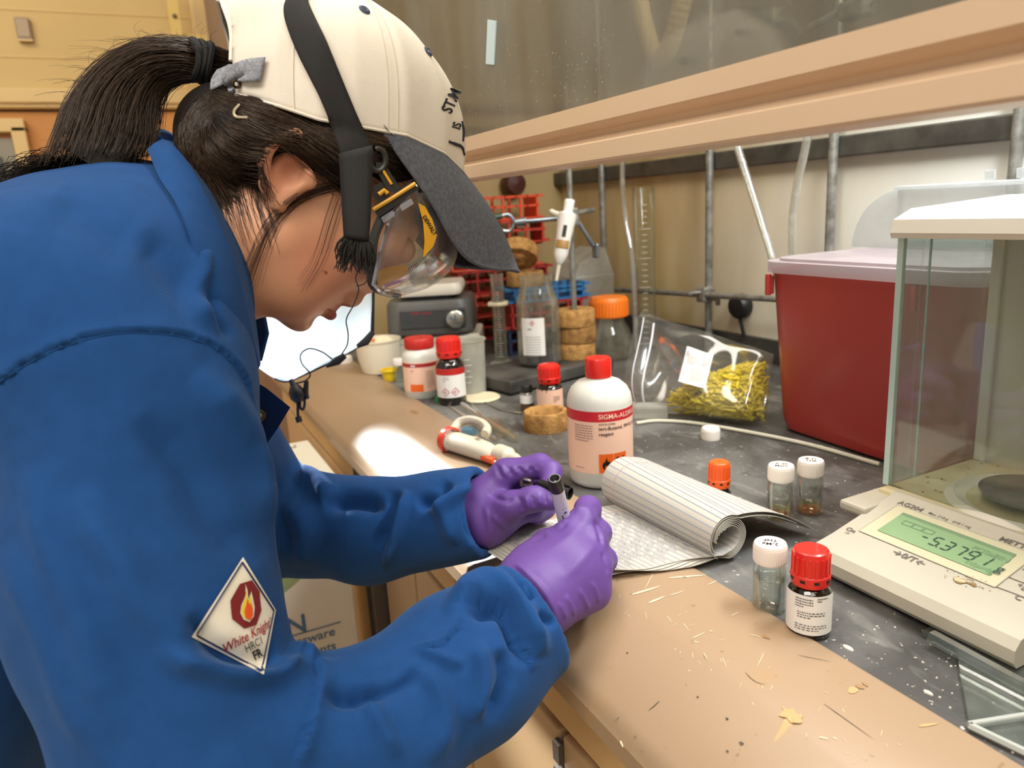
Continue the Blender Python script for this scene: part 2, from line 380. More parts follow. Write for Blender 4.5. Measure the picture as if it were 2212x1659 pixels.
mat('chip', '#d9c3a0', .6); mat('stain_brown', '#97744a', .6); mat('stain_ochre', '#b99563', .5); mat('stain_dark', '#4b4436', .6); mat('white_paint', '#eadfca', .5)
prof = [(XI, .86), (XI, .9025), (XI-.004, .904), (.346, .904), (.339, .9025), (.300, .887), (.274, .8735), (.268, .869), (.265, .864), (.262, .860), (.261, .846), (.264, .843), (.272, .843), (.274, .836), (.300, .836), (.300, .82), (.36, .82), (.40, .86)]
sill = tag(obj('hood_sill', extr_y(prof, YR, YL+.1), 'sill_paint', None, True, 25), 'worn beige metal sill along the front of the fume hood', 'sill')
SL = lambda x: .904 if x > .342 else (.9025 - (.339-x)*.40 if x > .27 else .87)
def mark(px, py, dx, dy, w, m, name, curve=0):
    """a flat chip or stroke lying on the sill: start pixel, end offset in pixels"""
    pts = []
    for t in np.linspace(0, 1, 5):
        qx, qy = px + dx*t, py + dy*t + curve*4*t*(1-t)
        p = onz(qx, qy, .904)
        for _ in range(3): p = onz(qx, qy, SL(p[0]) + .0004)
        pts.append(p)
    P = np.array(pts); T = np.gradient(P, axis=0); S = np.cross(T, [0, 0, 1.]); S /= np.linalg.norm(S, axis=1)[:, None]
    ww = w*np.array([.5, 1, .9, .8, .25])[:, None]
    G = np.stack([P-S*ww/2, P+S*ww/2], 1); return sheet(G)
chips = [(1445, 1248, 80, -6, .0028), (1366, 1284, 60, -18, .003), (1402, 1302, 34, -14, .0026), (1448, 1286, 30, -10, .0014), (1497, 1378, 26, -12, .0012), (1530, 1263, 18, -9, .0012), (1500, 1385, 10, 4, .0012), (1472, 1245, 20, 3, .001), (1360, 1240, 30, 4, .0008), (1410, 1240, -16, 30, .0006), (1535, 1362, 3, 3, .002), (1340, 1600, 6, 14, .0012), (1488, 1447, 4, 2, .0025), (1770, 1592, 20, 4, .0015), (1800, 1592, 8, 6, .001), (1620, 1370, 24, 6, .0008), (1580, 1330, 16, -8, .0008), (1440, 1330, 12, 14, .0006), (1475, 1345, 14, 18, .0006), (1520, 1410, 8, 14, .0006), (1560, 1420, 10, 22, .0006), (1650, 1410, -14, 30, .0005), (960, 925, 30, 5, .004), (1010, 905, 18, 3, .004)]
for _ in range(46):
    x = rng.uniform(1330, 1990); y = 1215 + (x-1330)*.66 + rng.uniform(-20, 110); a = rng.uniform(-.6, 2.4); l = rng.uniform(4, 16); chips.append((x, y, l*math.cos(a), l*math.sin(a), rng.uniform(.0002, .0005)))
obj('paint_chips', join(*[mark(*c[:4], c[4], None, '') for c in chips]), 'chip', sill)['kind'] = 'stuff'
obj('dark_scratches', join(mark(1455, 1480, -55, 55, .0011, 0, '', 4), mark(1610, 1452, 45, 25, .0006, 0, '', 8), mark(1350, 1535, -28, 24, .0005, 0, '', 3), mark(1780, 1520, 105, 75, .0006, 0, ''), mark(1725, 1415, 70, 14, .0005, 0, '')), 'stain_dark', sill)
def blot(px, py, r, seed=0, ecc=.6):
    g = random.Random(seed); c = onz(px, py, .904)
    for _ in range(3): c = onz(px, py, SL(c[0]) + .0006)
    v = [tuple(c)]; n = 14
    for i in range(n):
        a = i*2*math.pi/n; rr = r*g.uniform(.6, 1.2); x = c[0] + rr*math.cos(a)*ecc; v.append((x, c[1] + rr*math.sin(a), SL(x) + .0006))
    return v, [(0, 1+i, 1+(i+1) % n) for i in range(n)]
obj('brown_stains', join(blot(1655, 1375, .004, 1), blot(1858, 1482, .004, 4), blot(1870, 1478, .0025, 5), blot(895, 889, .016, 6, .35)), 'stain_brown', sill)
obj('ochre_drips', join(mark(1712, 1540, -40, 70, .006, 0, '', 5), mark(1848, 1485, -12, 12, .006, 0, ''), mark(1985, 1568, 40, -5, .0025, 0, '', 0), blot(1710, 1545, .010, 8)), 'stain_ochre', sill)
obj('dark_specks', join(blot(1507, 1507, .0011, 1), blot(1570, 1554, .0014, 3), blot(1355, 1412, .001, 2), blot(1601, 1608, .0022, 7), blot(1571, 1625, .0013, 9), blot(1386, 1622, .001, 9)), 'stain_dark', sill)
# worktop
def mat_top():
    m = mat('worktop_stone', '#403e3b', .42, spec=.35, col2='#4e4b48', vscale=14, bump=.15, bscale=350); nt = m.node_tree; N = nt.nodes; L = nt.links; b = N['Principled BSDF']
    src = b.inputs['Base Color'].links[0].from_socket; tc = N.new('ShaderNodeTexCoord')
    def layer(src, scale, lo, hi, col, st, fac, dist=0):
        mp = N.new('ShaderNodeMapping'); mp.inputs['Scale'].default_value = st; L.new(tc.outputs['Object'], mp.inputs[0])
        n = N.new('ShaderNodeTexNoise'); n.inputs['Scale'].default_value = scale; n.inputs['Detail'].default_value = 8; n.inputs['Distortion'].default_value = dist; L.new(mp.outputs[0], n.inputs[0])
        r = N.new('ShaderNodeMapRange'); r.inputs[1].default_value = lo; r.inputs[2].default_value = hi; r.inputs[3].default_value = 0; r.inputs[4].default_value = fac; L.new(n.outputs[0], r.inputs[0])
        x = N.new('ShaderNodeMix'); x.data_type = 'RGBA'; L.new(r.outputs[0], x.inputs[0]); L.new(src, x.inputs[6]); x.inputs[7].default_value = srgb(col); return x.outputs[2]
    src = layer(src, 5, .45, .75, '#8b8985', (1, 1, 1), .75, .6)
    src = layer(src, 22, .55, .75, '#98958d', (1.6, .7, 1), .5, 1.2)
    src = layer(src, 160, .66, .70, '#cfcac0', (1, 1, 1), .8)
    src = layer(src, 30, .60, .72, '#2f2e2d', (1, 1, 1), .7)
    L.new(src, b.inputs['Base Color']); return m
mat_top()
tag(obj('worktop', box((XI+XB)/2+.001, (YL+YR)/2, ZT-.02, XB-XI+.002, YL-YR, .04), 'worktop_stone'), 'dark grey scuffed stone worktop inside the fume hood', 'worktop')
# hood walls
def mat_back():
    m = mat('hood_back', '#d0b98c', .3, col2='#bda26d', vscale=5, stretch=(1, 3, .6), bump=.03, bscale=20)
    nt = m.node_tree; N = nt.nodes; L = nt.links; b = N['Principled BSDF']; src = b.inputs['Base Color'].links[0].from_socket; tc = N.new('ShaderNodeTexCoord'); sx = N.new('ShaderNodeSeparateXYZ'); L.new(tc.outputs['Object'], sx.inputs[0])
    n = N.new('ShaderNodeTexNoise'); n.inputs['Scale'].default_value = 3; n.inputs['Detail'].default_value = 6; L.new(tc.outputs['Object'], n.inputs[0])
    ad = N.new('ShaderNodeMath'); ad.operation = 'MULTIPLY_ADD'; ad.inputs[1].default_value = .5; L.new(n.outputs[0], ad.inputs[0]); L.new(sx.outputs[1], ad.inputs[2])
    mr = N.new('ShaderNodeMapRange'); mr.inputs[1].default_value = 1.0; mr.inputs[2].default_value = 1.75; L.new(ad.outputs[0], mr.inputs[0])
    mx = N.new('ShaderNodeMix'); mx.data_type = 'RGBA'; L.new(mr.outputs[0], mx.inputs[0]); mx.inputs[6].default_value = srgb('#dcdcd4'); L.new(src, mx.inputs[7]); L.new(mx.outputs[2], b.inputs['Base Color']); return m      # brown fume film on the far part; pale near end paints in lamp glare
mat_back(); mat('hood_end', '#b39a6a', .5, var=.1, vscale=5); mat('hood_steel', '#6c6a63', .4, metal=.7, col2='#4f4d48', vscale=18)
mat('rod_steel', '#a5a39b', .35, metal=.6, col2='#77746d', vscale=60); mat('galv', '#8b9296', .35, metal=.8, col2='#6d7478', vscale=35)
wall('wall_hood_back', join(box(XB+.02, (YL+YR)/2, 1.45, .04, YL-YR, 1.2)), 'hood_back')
wall('wall_hood_end', box((.40+XB)/2, YL+.02, 1.45, XB-.40+.04, .04, 1.2), 'hood_end')
wall('wall_hood_right', box((.40+XB)/2, YR-.02, 1.45, XB-.40+.04, .04, 1.2), 'hood_end')
mat('baffle', '#6a5c42', .5, col2='#574a34', vscale=6)
wall('wall_hood_baffle', box(XB-.006, (YL+YR)/2 + .28, 1.72, .012, YL-YR-.56, .72), 'baffle')
wall('trim_4', box(XB-.006, (YL+YR)/2, .925, .012, YL-YR, .05), 'hood_steel')          # dark foot of the back wall
tag(obj('wall_bar', join(box(XB-.012, (YL+YR)/2, 1.318, .024, YL-YR, .036, .003)), 'hood_steel'), 'long dark steel bar fixed across the hood back wall', 'bar')
# sash: rail and dirty glass
sash = empty('hood_sash', (.386, .7, 1.283), 0, 'sliding hood sash with beige handle rail and dirty glass', 'sash')
pr = [(.372, 1.333), (.3715, 1.317), (.376, 1.3135), (.383, 1.311), (.385, 1.307), (.381, 1.3025), (.370, 1.3005), (.3665, 1.299), (.366, 1.285), (.3675, 1.283), (.404, 1.283), (.404, 1.333)]
o = obj('handle_rail', xf(extr_y(pr, YR, YL-.02), None, (-.386, -.7, -1.283)), mat('rail_paint', '#cfb395', .36, var=.04, vscale=6), sash, True, 25)
def mat_sash():
    m = clear('sash_glass', (185, 180, 166), .07, .06, haze=.36, hazecol=(175, 175, 170), hscale=9, hlo=.35, hhi=.72)
    nt = m.node_tree
    for n in nt.nodes:
        if n.type == 'TEX_NOISE':
            mp = nt.nodes.new('ShaderNodeMapping'); mp.inputs['Scale'].default_value = (1, 1.6, .45)
            nt.links.new(n.inputs[0].links[0].from_socket, mp.inputs[0]); nt.links.new(mp.outputs[0], n.inputs[0]); n.inputs['Distortion'].default_value = .8
    return m
mat_sash()
obj('glass_pane', xf(box(.389, (YR+YL)/2, 1.63, .006, YL-YR-.02, .62), None, (-.386, -.7, -1.283)), 'sash_glass', sash)
mat('splash', '#a5a6a0', .6)
sp = []
for _ in range(110):
    px = rng.uniform(960, 1330); py = rng.uniform(120, 300) - (px-960)*.18; 
    p = onx(px, py, .3855)
    if p[2] < 1.338: continue
    r = rng.uniform(.0002, .0007); n = 7; v = [(.3855, p[1]+r*math.cos(a*2*math.pi/n), p[2]+r*1.5*math.sin(a*2*math.pi/n)) for a in range(n)]; sp.append((v, [tuple(range(n))]))
so = obj('splash_spots', xf(join(*sp), None, (-.386, -.7, -1.283)), 'splash', sash); so['kind'] = 'stuff'
# lattice rods
def rod(name, a, b, r, m, label, cat, group=None, n=12): return tag(obj(name, tube([a, b], r, n), m, None, True), label, cat, group)
for px, y0, lab in ((1300, 1.70, 'upright steel rod of the hood lattice behind the ring stand'), (1533, 1.283, 'upright steel rod in the middle of the hood lattice'), (1803, .963, 'upright steel rod behind the clear bin lid'), (2205, .652, 'upright steel rod at the right edge above the balance')):
    rod('lattice_rod', (1.118, y0, .9), (1.118, y0, 1.95), .0085, 'rod_steel', lab, 'rod', 'lattice rods')
hr = tag(obj('cross_rod', tube([(1.100, 1.62, 1.022), (1.100, 1.02, 1.045)], .0065, 12), 'rod_steel', None, True), 'level steel rod clamped across the hood lattice', 'rod')
bh = empty('boss_head', (1.108, 1.283, 1.035), 0, 'steel boss head joining the level rod to the middle upright', 'clamp')
obj('block', box(0, 0, 0, .032, .03, .034, .005), 'rod_steel', bh); obj('thumb_screw', join(tube([(-.015, 0, .006), (-.04, .004, .006)], .004, 8), box(-.046, .004, .006, .01, .022, .008, .002)), 'rod_steel', bh); obj('thumb_screw', join(tube([(0, -.015, -.006), (.0, -.036, -.01)], .004, 8), box(0, -.04, -.011, .008, .01, .02, .002)), 'rod_steel', bh)
bh2 = copy_tree(bh); bh2.location = (1.108, 1.70, 1.02); tag(bh2, 'steel boss head on the upright behind the tall glass cylinder')
# wall tap knob
mat('black_plastic', '#171615', .45); mat('brown_knob', '#4a2418', .4)
kn = empty('gas_tap', (XB-.002, 1.205, 1.013), 0, 'round black tap on the hood back wall', 'tap')
obj('disc', xf(lathe([(.0, 0), (.025, 0), (.027, .006), (.027, .02), (.022, .026), (0, .027)], 28), rot('Y', -90), (0, 0, 0)), 'black_plastic', kn, True); obj('stem', tube([(-.014, 0, -.02), (-.010, -.012, -.065)], .004, 8), 'black_plastic', kn)
vk = empty('valve_handle', (.98, YL-.002, 1.31), 0, 'dark brown round valve handle on the hood end wall', 'valve')
obj('knob', xf(lathe([(0, 0), (.02, .0), (.034, .012), (.036, .03), (.028, .048), (0, .052)], 28), rot('X', 90), (0, 0, 0)), 'brown_knob', vk, True); obj('spindle', xf(lathe([(.012, 0), (.012, .02)], 12), rot('X', 90), (0, 0, .03)), 'hood_steel', vk)
# clear hoses hanging in front of the back wall
clear('clear_hose', (225, 225, 215), .25, .1, haze=.5, hazecol=(230, 228, 220), hscale=30)
def hose(name, pts, r, m, label, n=30): return tag(obj(name, tube(spline(pts, n), r, 10), m, None, True), label, 'hose')
hose('clear_hose', [onx(1580, 270, 1.02), onx(1600, 340, 1.02), onx(1632, 440, 1.02), onx(1672, 570, 1.02), onx(1690, 640, 1.03), (1.03, onx(1700, 700, 1.03)[1], .99), (1.03, onx(1705, 700, 1.03)[1], .9065)], .007, 'clear_hose', 'clear plastic hose slanting down to the bin lid, left one')
hose('clear_hose', [onx(1752, 250, 1.03), onx(1742, 310, 1.03), onx(1722, 400, 1.03), onx(1712, 480, 1.03), onx(1712, 580, 1.03), onx(1715, 640, 1.04), (1.05, onx(1735, 700, 1.05)[1], .99), (1.05, onx(1745, 700, 1.05)[1], .9065)], .007, 'clear_hose', 'clear plastic hose hanging down behind the bin lid, right one')
hose('thin_tubing', [onx(1345, 300, 1.0), onx(1345, 400, 1.0), onx(1352, 480, 1.0), onx(1366, 560, 1.0), onx(1372, 700, 1.0), (1.0, onx(1374, 760, 1.0)[1], .9065)], .006, 'clear_hose', 'cloudy tubing hanging beside the tall glass cylinder')
# behind the sash: looped corrugated hose and clamps
mat('tan_hose', '#ecd6a4', .45)
lp = spline([onx(1372, -80, .80), onx(1385, 20, .80), onx(1408, 105, .80), onx(1425, 125, .80), onx(1448, 95, .80), onx(1470, 20, .80), onx(1485, -60, .80)], 90)
tag(obj('looped_hose', tube(lp, .0145 + .0012*np.sin(np.arange(90)*2.2), 12), 'tan_hose', None, True, 180), 'tan corrugated hose hanging in a loop behind the sash glass', 'hose')
for j, (px, py, lab) in enumerate(((1850, 20, 'dark steel clamp behind the sash glass, nearest the rail'), (1660, 40, 'bright steel clamp behind the sash glass beside the hose loop'))):
    c = empty('lattice_clamp', onx(px, py, 1.06), 0, lab, 'clamp', 'clamps behind the sash')
    obj('body', box(0, 0, 0, .03, .05, .028, .005), 'rod_steel', c); obj('arm', tube([(0, .02, .005), (-.01, .10, -.012)], .007, 8), 'rod_steel', c); obj('jaw', join(tube(spline([(-.01, .10, -.012), (-.01, .125, .012), (-.01, .15, .012)], 8), .005, 6), tube(spline([(-.01, .10, -.012), (-.01, .125, -.035), (-.01, .15, -.03)], 8), .005, 6)), 'galv', c); obj('screw', tube([(0, -.02, 0), (-.0, -.05, .012)], .004, 8), 'rod_steel', c)
# window reflection modelled as a pale blue strip on the sash glass
mat('painted_reflection', '#bcd3d8', .3)
g = [onx(1053, 42, .384), onx(1071, 45, .384), onx(1066, 140, .384), onx(1049, 138, .384)]
tag(obj('window_reflection', ([tuple(p) for p in g] + [(p[0]+.0015, p[1], p[2]) for p in g], [(0, 1, 2, 3), (7, 6, 5, 4), (0, 4, 5, 1), (1, 5, 6, 2), (2, 6, 7, 3), (3, 7, 4, 0)]), 'painted_reflection'), 'pale blue window reflection modelled as a strip on the dirty sash glass', 'painted_reflection')
# ---------------------------------------------------------------- base cabinets under the hood
mat('cabinet_face', '#cdab80', .45, var=.05, vscale=4); mat('cabinet_edge', '#d8b27c', .5); mat('chrome', '#b8b6ae', .25, metal=.9)
mat('dark_rail', '#5b554e', .4, metal=.3)
cabs = [(-.55, .29, 'beige base cabinet nearest the camera under the sill'), (.295, .80, 'beige base cabinet with hinged doors under the writing arm'), (.805, 1.16, 'beige base cabinet with wire handles beside the white carton'), (1.20, 2.05, 'sunlit yellow-beige base cabinet behind the white carton')]
XF = .305
for i, (y0, y1, lab) in enumerate(cabs):
    c = empty('base_cabinet', (XF, (y0+y1)/2, 0), 0, lab, 'cabinet', 'base cabinets under the hood'); w = y1-y0
    obj('carcass', box(.36, 0, .41, .70, w, .80), 'cabinet_face', c)
    for s in (-1, 1):
        d = obj('door', box(-.001, s*w/4, .40, .02, w/2-.008, .70, .003), 'cabinet_face', c)
        hy = -s*(w/4-.03) if i != 3 else -s*(w/4 - .05)
        obj('handle', tube(spline([(-.012, s*w/4+hy, .62), (-.04, s*w/4+hy, .62), (-.045, s*w/4+hy, .58), (-.045, s*w/4+hy, .53), (-.04, s*w/4+hy, .49), (-.012, s*w/4+hy, .49)], 20), .004, 8), 'chrome', d, True)
    obj('top_rail', box(-.002, 0, .79, .024, w-.002, .05, .004), 'cabinet_edge', c)
    if i == 1: obj('hinge_strip', join(*[box(-.014, .0, z, .006, .012, .022) for z in np.arange(.1, .75, .03)]), 'dark_rail', c)
tag(obj('steel_post', join(box(.285, 1.18, .42, .03, .026, .84, .003), box(.275, 1.197, .42, .012, .006, .84)), 'dark_rail'), 'dark steel post between the cabinets beside the white carton', 'post')
# white notice sheet on the nearest cabinet
tag(obj('notice_sheet', box(XF-.0135, .20, .55, .002, .22, .40), 'white_paint'), 'blank white sheet on the cabinet front below the sill', 'sheet')
# ---------------------------------------------------------------- broken-glass carton
mat('carton_white', '#ded4bd', .7); mat('carton_green', '#93a06a', .7); mat('carton_blue', '#6c9c9e', .6); mat('print_blue', '#4a6f8a', .7); mat('hole_dark', '#241a12', .9); mat('print_grey', '#8d7d5c', .8)
bx0, bx1, by0, by1, bz = -.075, .24, 1.17, 1.43, .828
ct = empty('broken_glass_carton', ((bx0+bx1)/2, (by0+by1)/2, 0), 0, 'tall white carton for broken glassware with green oval and blue print', 'carton')
T = (-(bx0+bx1)/2, -(by0+by1)/2, 0)
obj('carton_body', xf(box((bx0+bx1)/2, (by0+by1)/2, bz/2, bx1-bx0, by1-by0, bz, .003), None, T), 'carton_white', ct)
cxh, cyh = (bx0+bx1)/2 - .03, (by0+by1)/2 - .01
obj('lid_hole', xf(lathe([(0, 0), (.075, 0)], 32, False), None, (cxh+T[0], cyh+T[1], bz+.0008)), 'hole_dark', ct)
obj('bag_ring', xf(lathe([(.062, .0012), (.076, .0030), (.080, .0012)], 36, False, math.radians(60), math.radians(330)), None, (cxh+T[0], cyh+T[1], bz)), 'carton_blue', ct, True)
obj('bag_liner', xf(lathe([(.030, .002), (.055, .006), (.063, .002)], 36, False, math.radians(60), math.radians(330)), None, (cxh+T[0], cyh+T[1], bz)), 'white_paint', ct, True)
el = [(.165*math.cos(a), .090*math.sin(a)) for a in np.linspace(0, 2*math.pi, 40, endpoint=False)]
MY = np.array([[1, 0, 0], [0, 0, 1], [0, 1, 0]], float)   # x right, y up -> face looking to -Y
obj('green_oval', xf(([(x, y, 0) for x, y in el], [tuple(range(40))]), MY, (-.06, by0+T[1]-.0012, .725)), 'carton_green', ct)
obj('caution_print', join(xf(textvf('CAUTION', .046, .012), MY, (-.030, by0+T[1]-.0016, .590)), xf(textvf('broken glassware', .023, .008), MY, (.037, by0+T[1]-.0016, .560)), xf(textvf('dispose of contents', .023, .008), MY, (.026, by0+T[1]-.0016, .533)), xf(textvf('one time for', .023, .008), MY, (.020, by0+T[1]-.0016, .506)), xf(rect(.03, .574, .20, .002), MY, (0, by0+T[1]-.0016, 0))), 'print_blue', ct)
obj('lid_print', join(xf(lines(.0, .105, .26, 3, .011, .004, 3), None, (0, 0, bz+.001)), xf(lines(.055, -.085, .17, 2, .012, .005, 5), None, (0, 0, bz+.001))), 'print_grey', ct)
# ================================================================ things in the hood
mat('red_cap', '#d42418', .35, spec=.5, coat=.2); mat('red_cap_dull', '#b8231c', .45)
mat('orange_cap', '#e65a16', .4); mat('orange_label', '#ea6416', .5); mat('band_red', '#c2202a', .45); mat('band_dark', '#a5262c', .5)
mat('label_white', '#e9e4dc', .55); mat('label_pink', '#f3c6ac', .5, col2='#eec4a6', vscale=12); mat('ink', '#24211f', .6); mat('ink_grey', '#6b6560', .7); mat('ink_black', '#0e0d0c', .5)
mat('white_cap', '#eee4d8', .4); mat('dirty_white', '#dcd3c0', .5, var=.08, vscale=20); mat('cream', '#e0d3b0', .5)
mat('amber_glass', '#150803', .08, spec=.6, coat=.4); mat('cork', '#c09050', .85, col2='#8a5f2c', vscale=70, bump=.8, bscale=220); mat('cork_dark', '#a5793e', .85, col2='#6d4820', vscale=70, bump=.8, bscale=220)
clear('glass', (250, 252, 250), .05, .01); clear('glass_film', (246, 246, 240), .06, .03, haze=.22, hazecol=(205, 200, 185), hscale=25)
clear('frosted', (240, 240, 235), .07, .25, haze=.55, hazecol=(228, 226, 216), hscale=12, hlo=.2, hhi=.6)
clear('liquid_clear', (248, 250, 250), .05, .01); clear('liquid_yellow', (255, 250, 222), .05, .01)
mat('poly_white', '#d4d1c6', .35, sss=.3); mat('liquid_shadow', '#cfc9b0', .4, sss=.2)
def face(x, y): return math.atan2(-y, -x)
def ribs(r, z0, z1, n, d, w=.5):
    out = []
    for i in range(n):
        a = 2*math.pi*i/n; out.append(xf(box(r, 0, (z0+z1)/2, d, r*2*math.pi/n*w, z1-z0), rot('Z', math.degrees(a))))
    return join(*out)
def red_cap(parent, r, z0, h, m='red_cap', slots=True):
    c = obj('cap', lathe([(0, z0), (r*.96, z0), (r*1.02, z0+.15*h), (r*1.02, z0+.30*h), (r*.94, z0+.34*h), (r*.94, z0+.86*h), (r*.88, z0+.97*h), (r*.78, z0+h), (0, z0+h)], 36), m, parent, True, 30)
    obj('grip_ribs', ribs(r*.945, z0+.36*h, z0+.86*h, 18, r*.10), m, c)
    if slots: obj('ring_slots', join(*[xf(box(r*1.02, 0, z0+.2*h, r*.03, r*.26, h*.08), rot('Z', a)) for a in range(0, 360, 40)]), 'ink_black', c)
    return c
def label_patch(parent, rad, a, z0, z1, da0, da1, m, name='label', off=.0003, n=24):
    """curved label from angle a+da0 to a+da1"""
    v = []; f = []
    for i in range(n+1):
        t = a + da0 + (da1-da0)*i/n; v += [((rad+off)*math.cos(t), (rad+off)*math.sin(t), z0), ((rad+off)*math.cos(t), (rad+off)*math.sin(t), z1)]
    for i in range(n): f.append((2*i, 2*i+2, 2*i+3, 2*i+1))
    return obj(name, (v, f), m, parent, True)
# --- big white reagent bottle
p = (.49, .765); a = face(*p); rb = .041
B = empty('reagent_bottle', (*p, ZT), 0, 'large white plastic reagent bottle with red cap and orange hazard signs', 'bottle')
obj('body', lathe([(0, .0008), (.034, 0), (.039, .003), (rb, .008), (rb, .106), (.0395, .115), (.035, .124), (.027, .131), (.019, .134), (.0155, .136), (.0155, .141), (0, .141)], 48), 'poly_white', B, True, 50)
obj('cap', lathe([(0, .137), (.0162, .137), (.0165, .139), (.0165, .158), (.0150, .161), (0, .1615)], 36), 'red_cap', B, True, 35)
lb = label_patch(B, rb, a, .022, .102, -1.75, 1.75, 'label_pink')
label_patch(B, rb, a, .089, .102, -1.75, 1.75, 'band_red', 'red_band', .0005)
def A(s, sz, x, z, m, nm, bold=.01, al='CENTER'): return obj(nm, wrap(xf(textvf(s, sz, bold, al), None, (x, 0, 0)), rb+.0009, a, z), m, B)
A('SIGMA-ALDRICH', .0085, -.002, .0953, 'label_pink', 'brand_print', .012, 'LEFT')
A('tert-Butanol, 99+%, A.C.S.', .0062, -.002, .0805, 'ink', 'name_print', .012, 'LEFT')
A('reagent', .0062, -.002, .0735, 'ink', 'name_print', .012, 'LEFT')
A('360538-500ML', .0036, -.002, .0860, 'ink_grey', 'number_print', .01, 'LEFT')
obj('small_print', wrap(join(lines(-.022, 0, .026, 7, .0032, .0010, 2), lines(-.022, -.055, .026, 1, .003, .0008, 3)), rb+.0009, a, .084), 'ink_grey', B)['kind'] = 'stuff'
for x, nm in ((.0065, 'flame_sign'), (.0255, 'harmful_sign')):
    o = obj(nm, wrap(gridrect(x, 0, .018, .024, 6), rb+.0007, a, .036), 'orange_label', B)
    if nm == 'flame_sign':
        fl = [(-.004, -.006), (-.005, -.002), (-.0035, .001), (-.003, .003), (-.0018, .001), (-.0008, .0045), (.0008, .008), (.0012, .004), (.0026, .002), (.0042, .0035), (.0048, -.001), (.0042, -.006), (.002, -.0085), (-.002, -.0085)]
        ctr = (0, -.003); v = [(x+ctr[0], ctr[1], 0)] + [(x+q[0], q[1], 0) for q in fl]; n = len(fl)
        obj('flame_mark', wrap((v, [(0, 1+i, 1+(i+1) % n) for i in range(n)]), rb+.0012, a, .036), 'ink_black', o)
        fl2 = [(x-.0016, -.0068, 0), (x, -.0078, 0), (x+.0016, -.0068, 0), (x+.0012, -.004, 0), (x, -.002, 0), (x-.0014, -.0045, 0)]
        obj('flame_core', wrap((fl2, [tuple(range(6))]), rb+.0015, a, .036), 'orange_label', o)
    else:
        xx = []
        for s in (-1, 1): c_, s_ = math.cos(s*.95), math.sin(s*.95); xx.append(([(x + u*c_ - w*s_, u*s_ + w*c_, 0) for u, w in ((-.0085, -.0016), (.0085, -.0016), (.0085, .0016), (-.0085, .0016))], [(0, 1, 2, 3)]))
        obj('cross_mark', wrap(join(*xx), rb+.0012, a, .036), 'ink_black', o)
# --- amber bottles
def amber(name, p, r, h, caph, label, lz0, lz1, lm, group=None, red=True, marks=True):
    a = face(*p); b = empty(name, (*p, ZT), 0, label, 'bottle', group); hb = h - caph
    obj('glass_body', lathe([(0, .001), (r*.86, 0), (r*.97, .002), (r, .005), (r, hb*.80), (r*.93, hb*.88), (r*.72, hb*.96), (r*.62, hb), (r*.62, h-.004), (0, h-.004)], 40), 'amber_glass', b, True, 40)
    c = red_cap(b, r*.87, h-caph, caph)
    label_patch(b, r, a, lz0, lz1, -1.5, 1.35, lm)
    if red: label_patch(b, r, a, lz1-.012*h/.127, lz1, -1.5, 1.35, 'red_cap_dull', 'red_band', .0006)
    return b, a
b, a = amber('amber_bottle', (.44, .384), .0172, .073, .029, 'small amber bottle with big red cap in front, beside the balance', .006, .040, 'label_white', red=False)
obj('label_print', wrap(join(lines(-.004, .0135, .014, 4, .0022, .0008, 1), lines(.002, .002, .022, 3, .0021, .0007, 4), lines(.002, -.009, .026, 3, .0020, .0006, 6), lines(.0105, .0145, .009, 2, .002, .0009, 9)), .0180, a, .0235), 'ink', b)
b, a = amber('amber_bottle', (.48, 1.252), .0265, .125, .037, 'amber bottle with red cap and red-banded label beside the white jar', .016, .070, 'label_white')
obj('label_print', wrap(join(lines(-.010, .014, .012, 3, .0035, .0010, 1)), .0275, a, .04), 'ink_grey', b)
def diamond(x, y, s): 
    o = []
    for k in range(4):
        a0 = k*math.pi/2; a1 = a0+math.pi/2; p0 = (x+s*math.cos(a0), y+s*math.sin(a0)); p1 = (x+s*math.cos(a1), y+s*math.sin(a1)); q = .82
        o.append(([(p0[0], p0[1], 0), (p1[0], p1[1], 0), (x+q*(p1[0]-x), y+q*(p1[1]-y), 0), (x+q*(p0[0]-x), y+q*(p0[1]-y), 0)], [(0, 1, 2, 3)]))
    return join(*o)
obj('hazard_diamonds', wrap(join(diamond(-.012, 0, .008), diamond(.007, 0, .008), lines(-.012, 0, .005, 1, 1, .003, 2), lines(.007, 0, .005, 1, 1, .003, 2)), .0276, a, .027), 'band_red', b)
b, a = amber('amber_bottle', (.594, 1.083), .0225, .085, .032, 'amber bottle with red cap and torn pink label behind the cork ring', .004, .044, 'label_pink', red=False)
v, f = gridrect(-.012, .004, .018, .012, 4); obj('torn_gap', wrap(([(q[0] + (.002 if i % 4 else -.002), q[1] + (.002 if i % 3 else -.001), 0) for i, q in enumerate(v)], f), .0229, a, .042), 'amber_glass', b)
obj('label_print', wrap(join(lines(.012, .004, .012, 4, .0028, .0011, 2), rect(.0, -.012, .004, .008)), .0231, a, .028), 'ink', b)
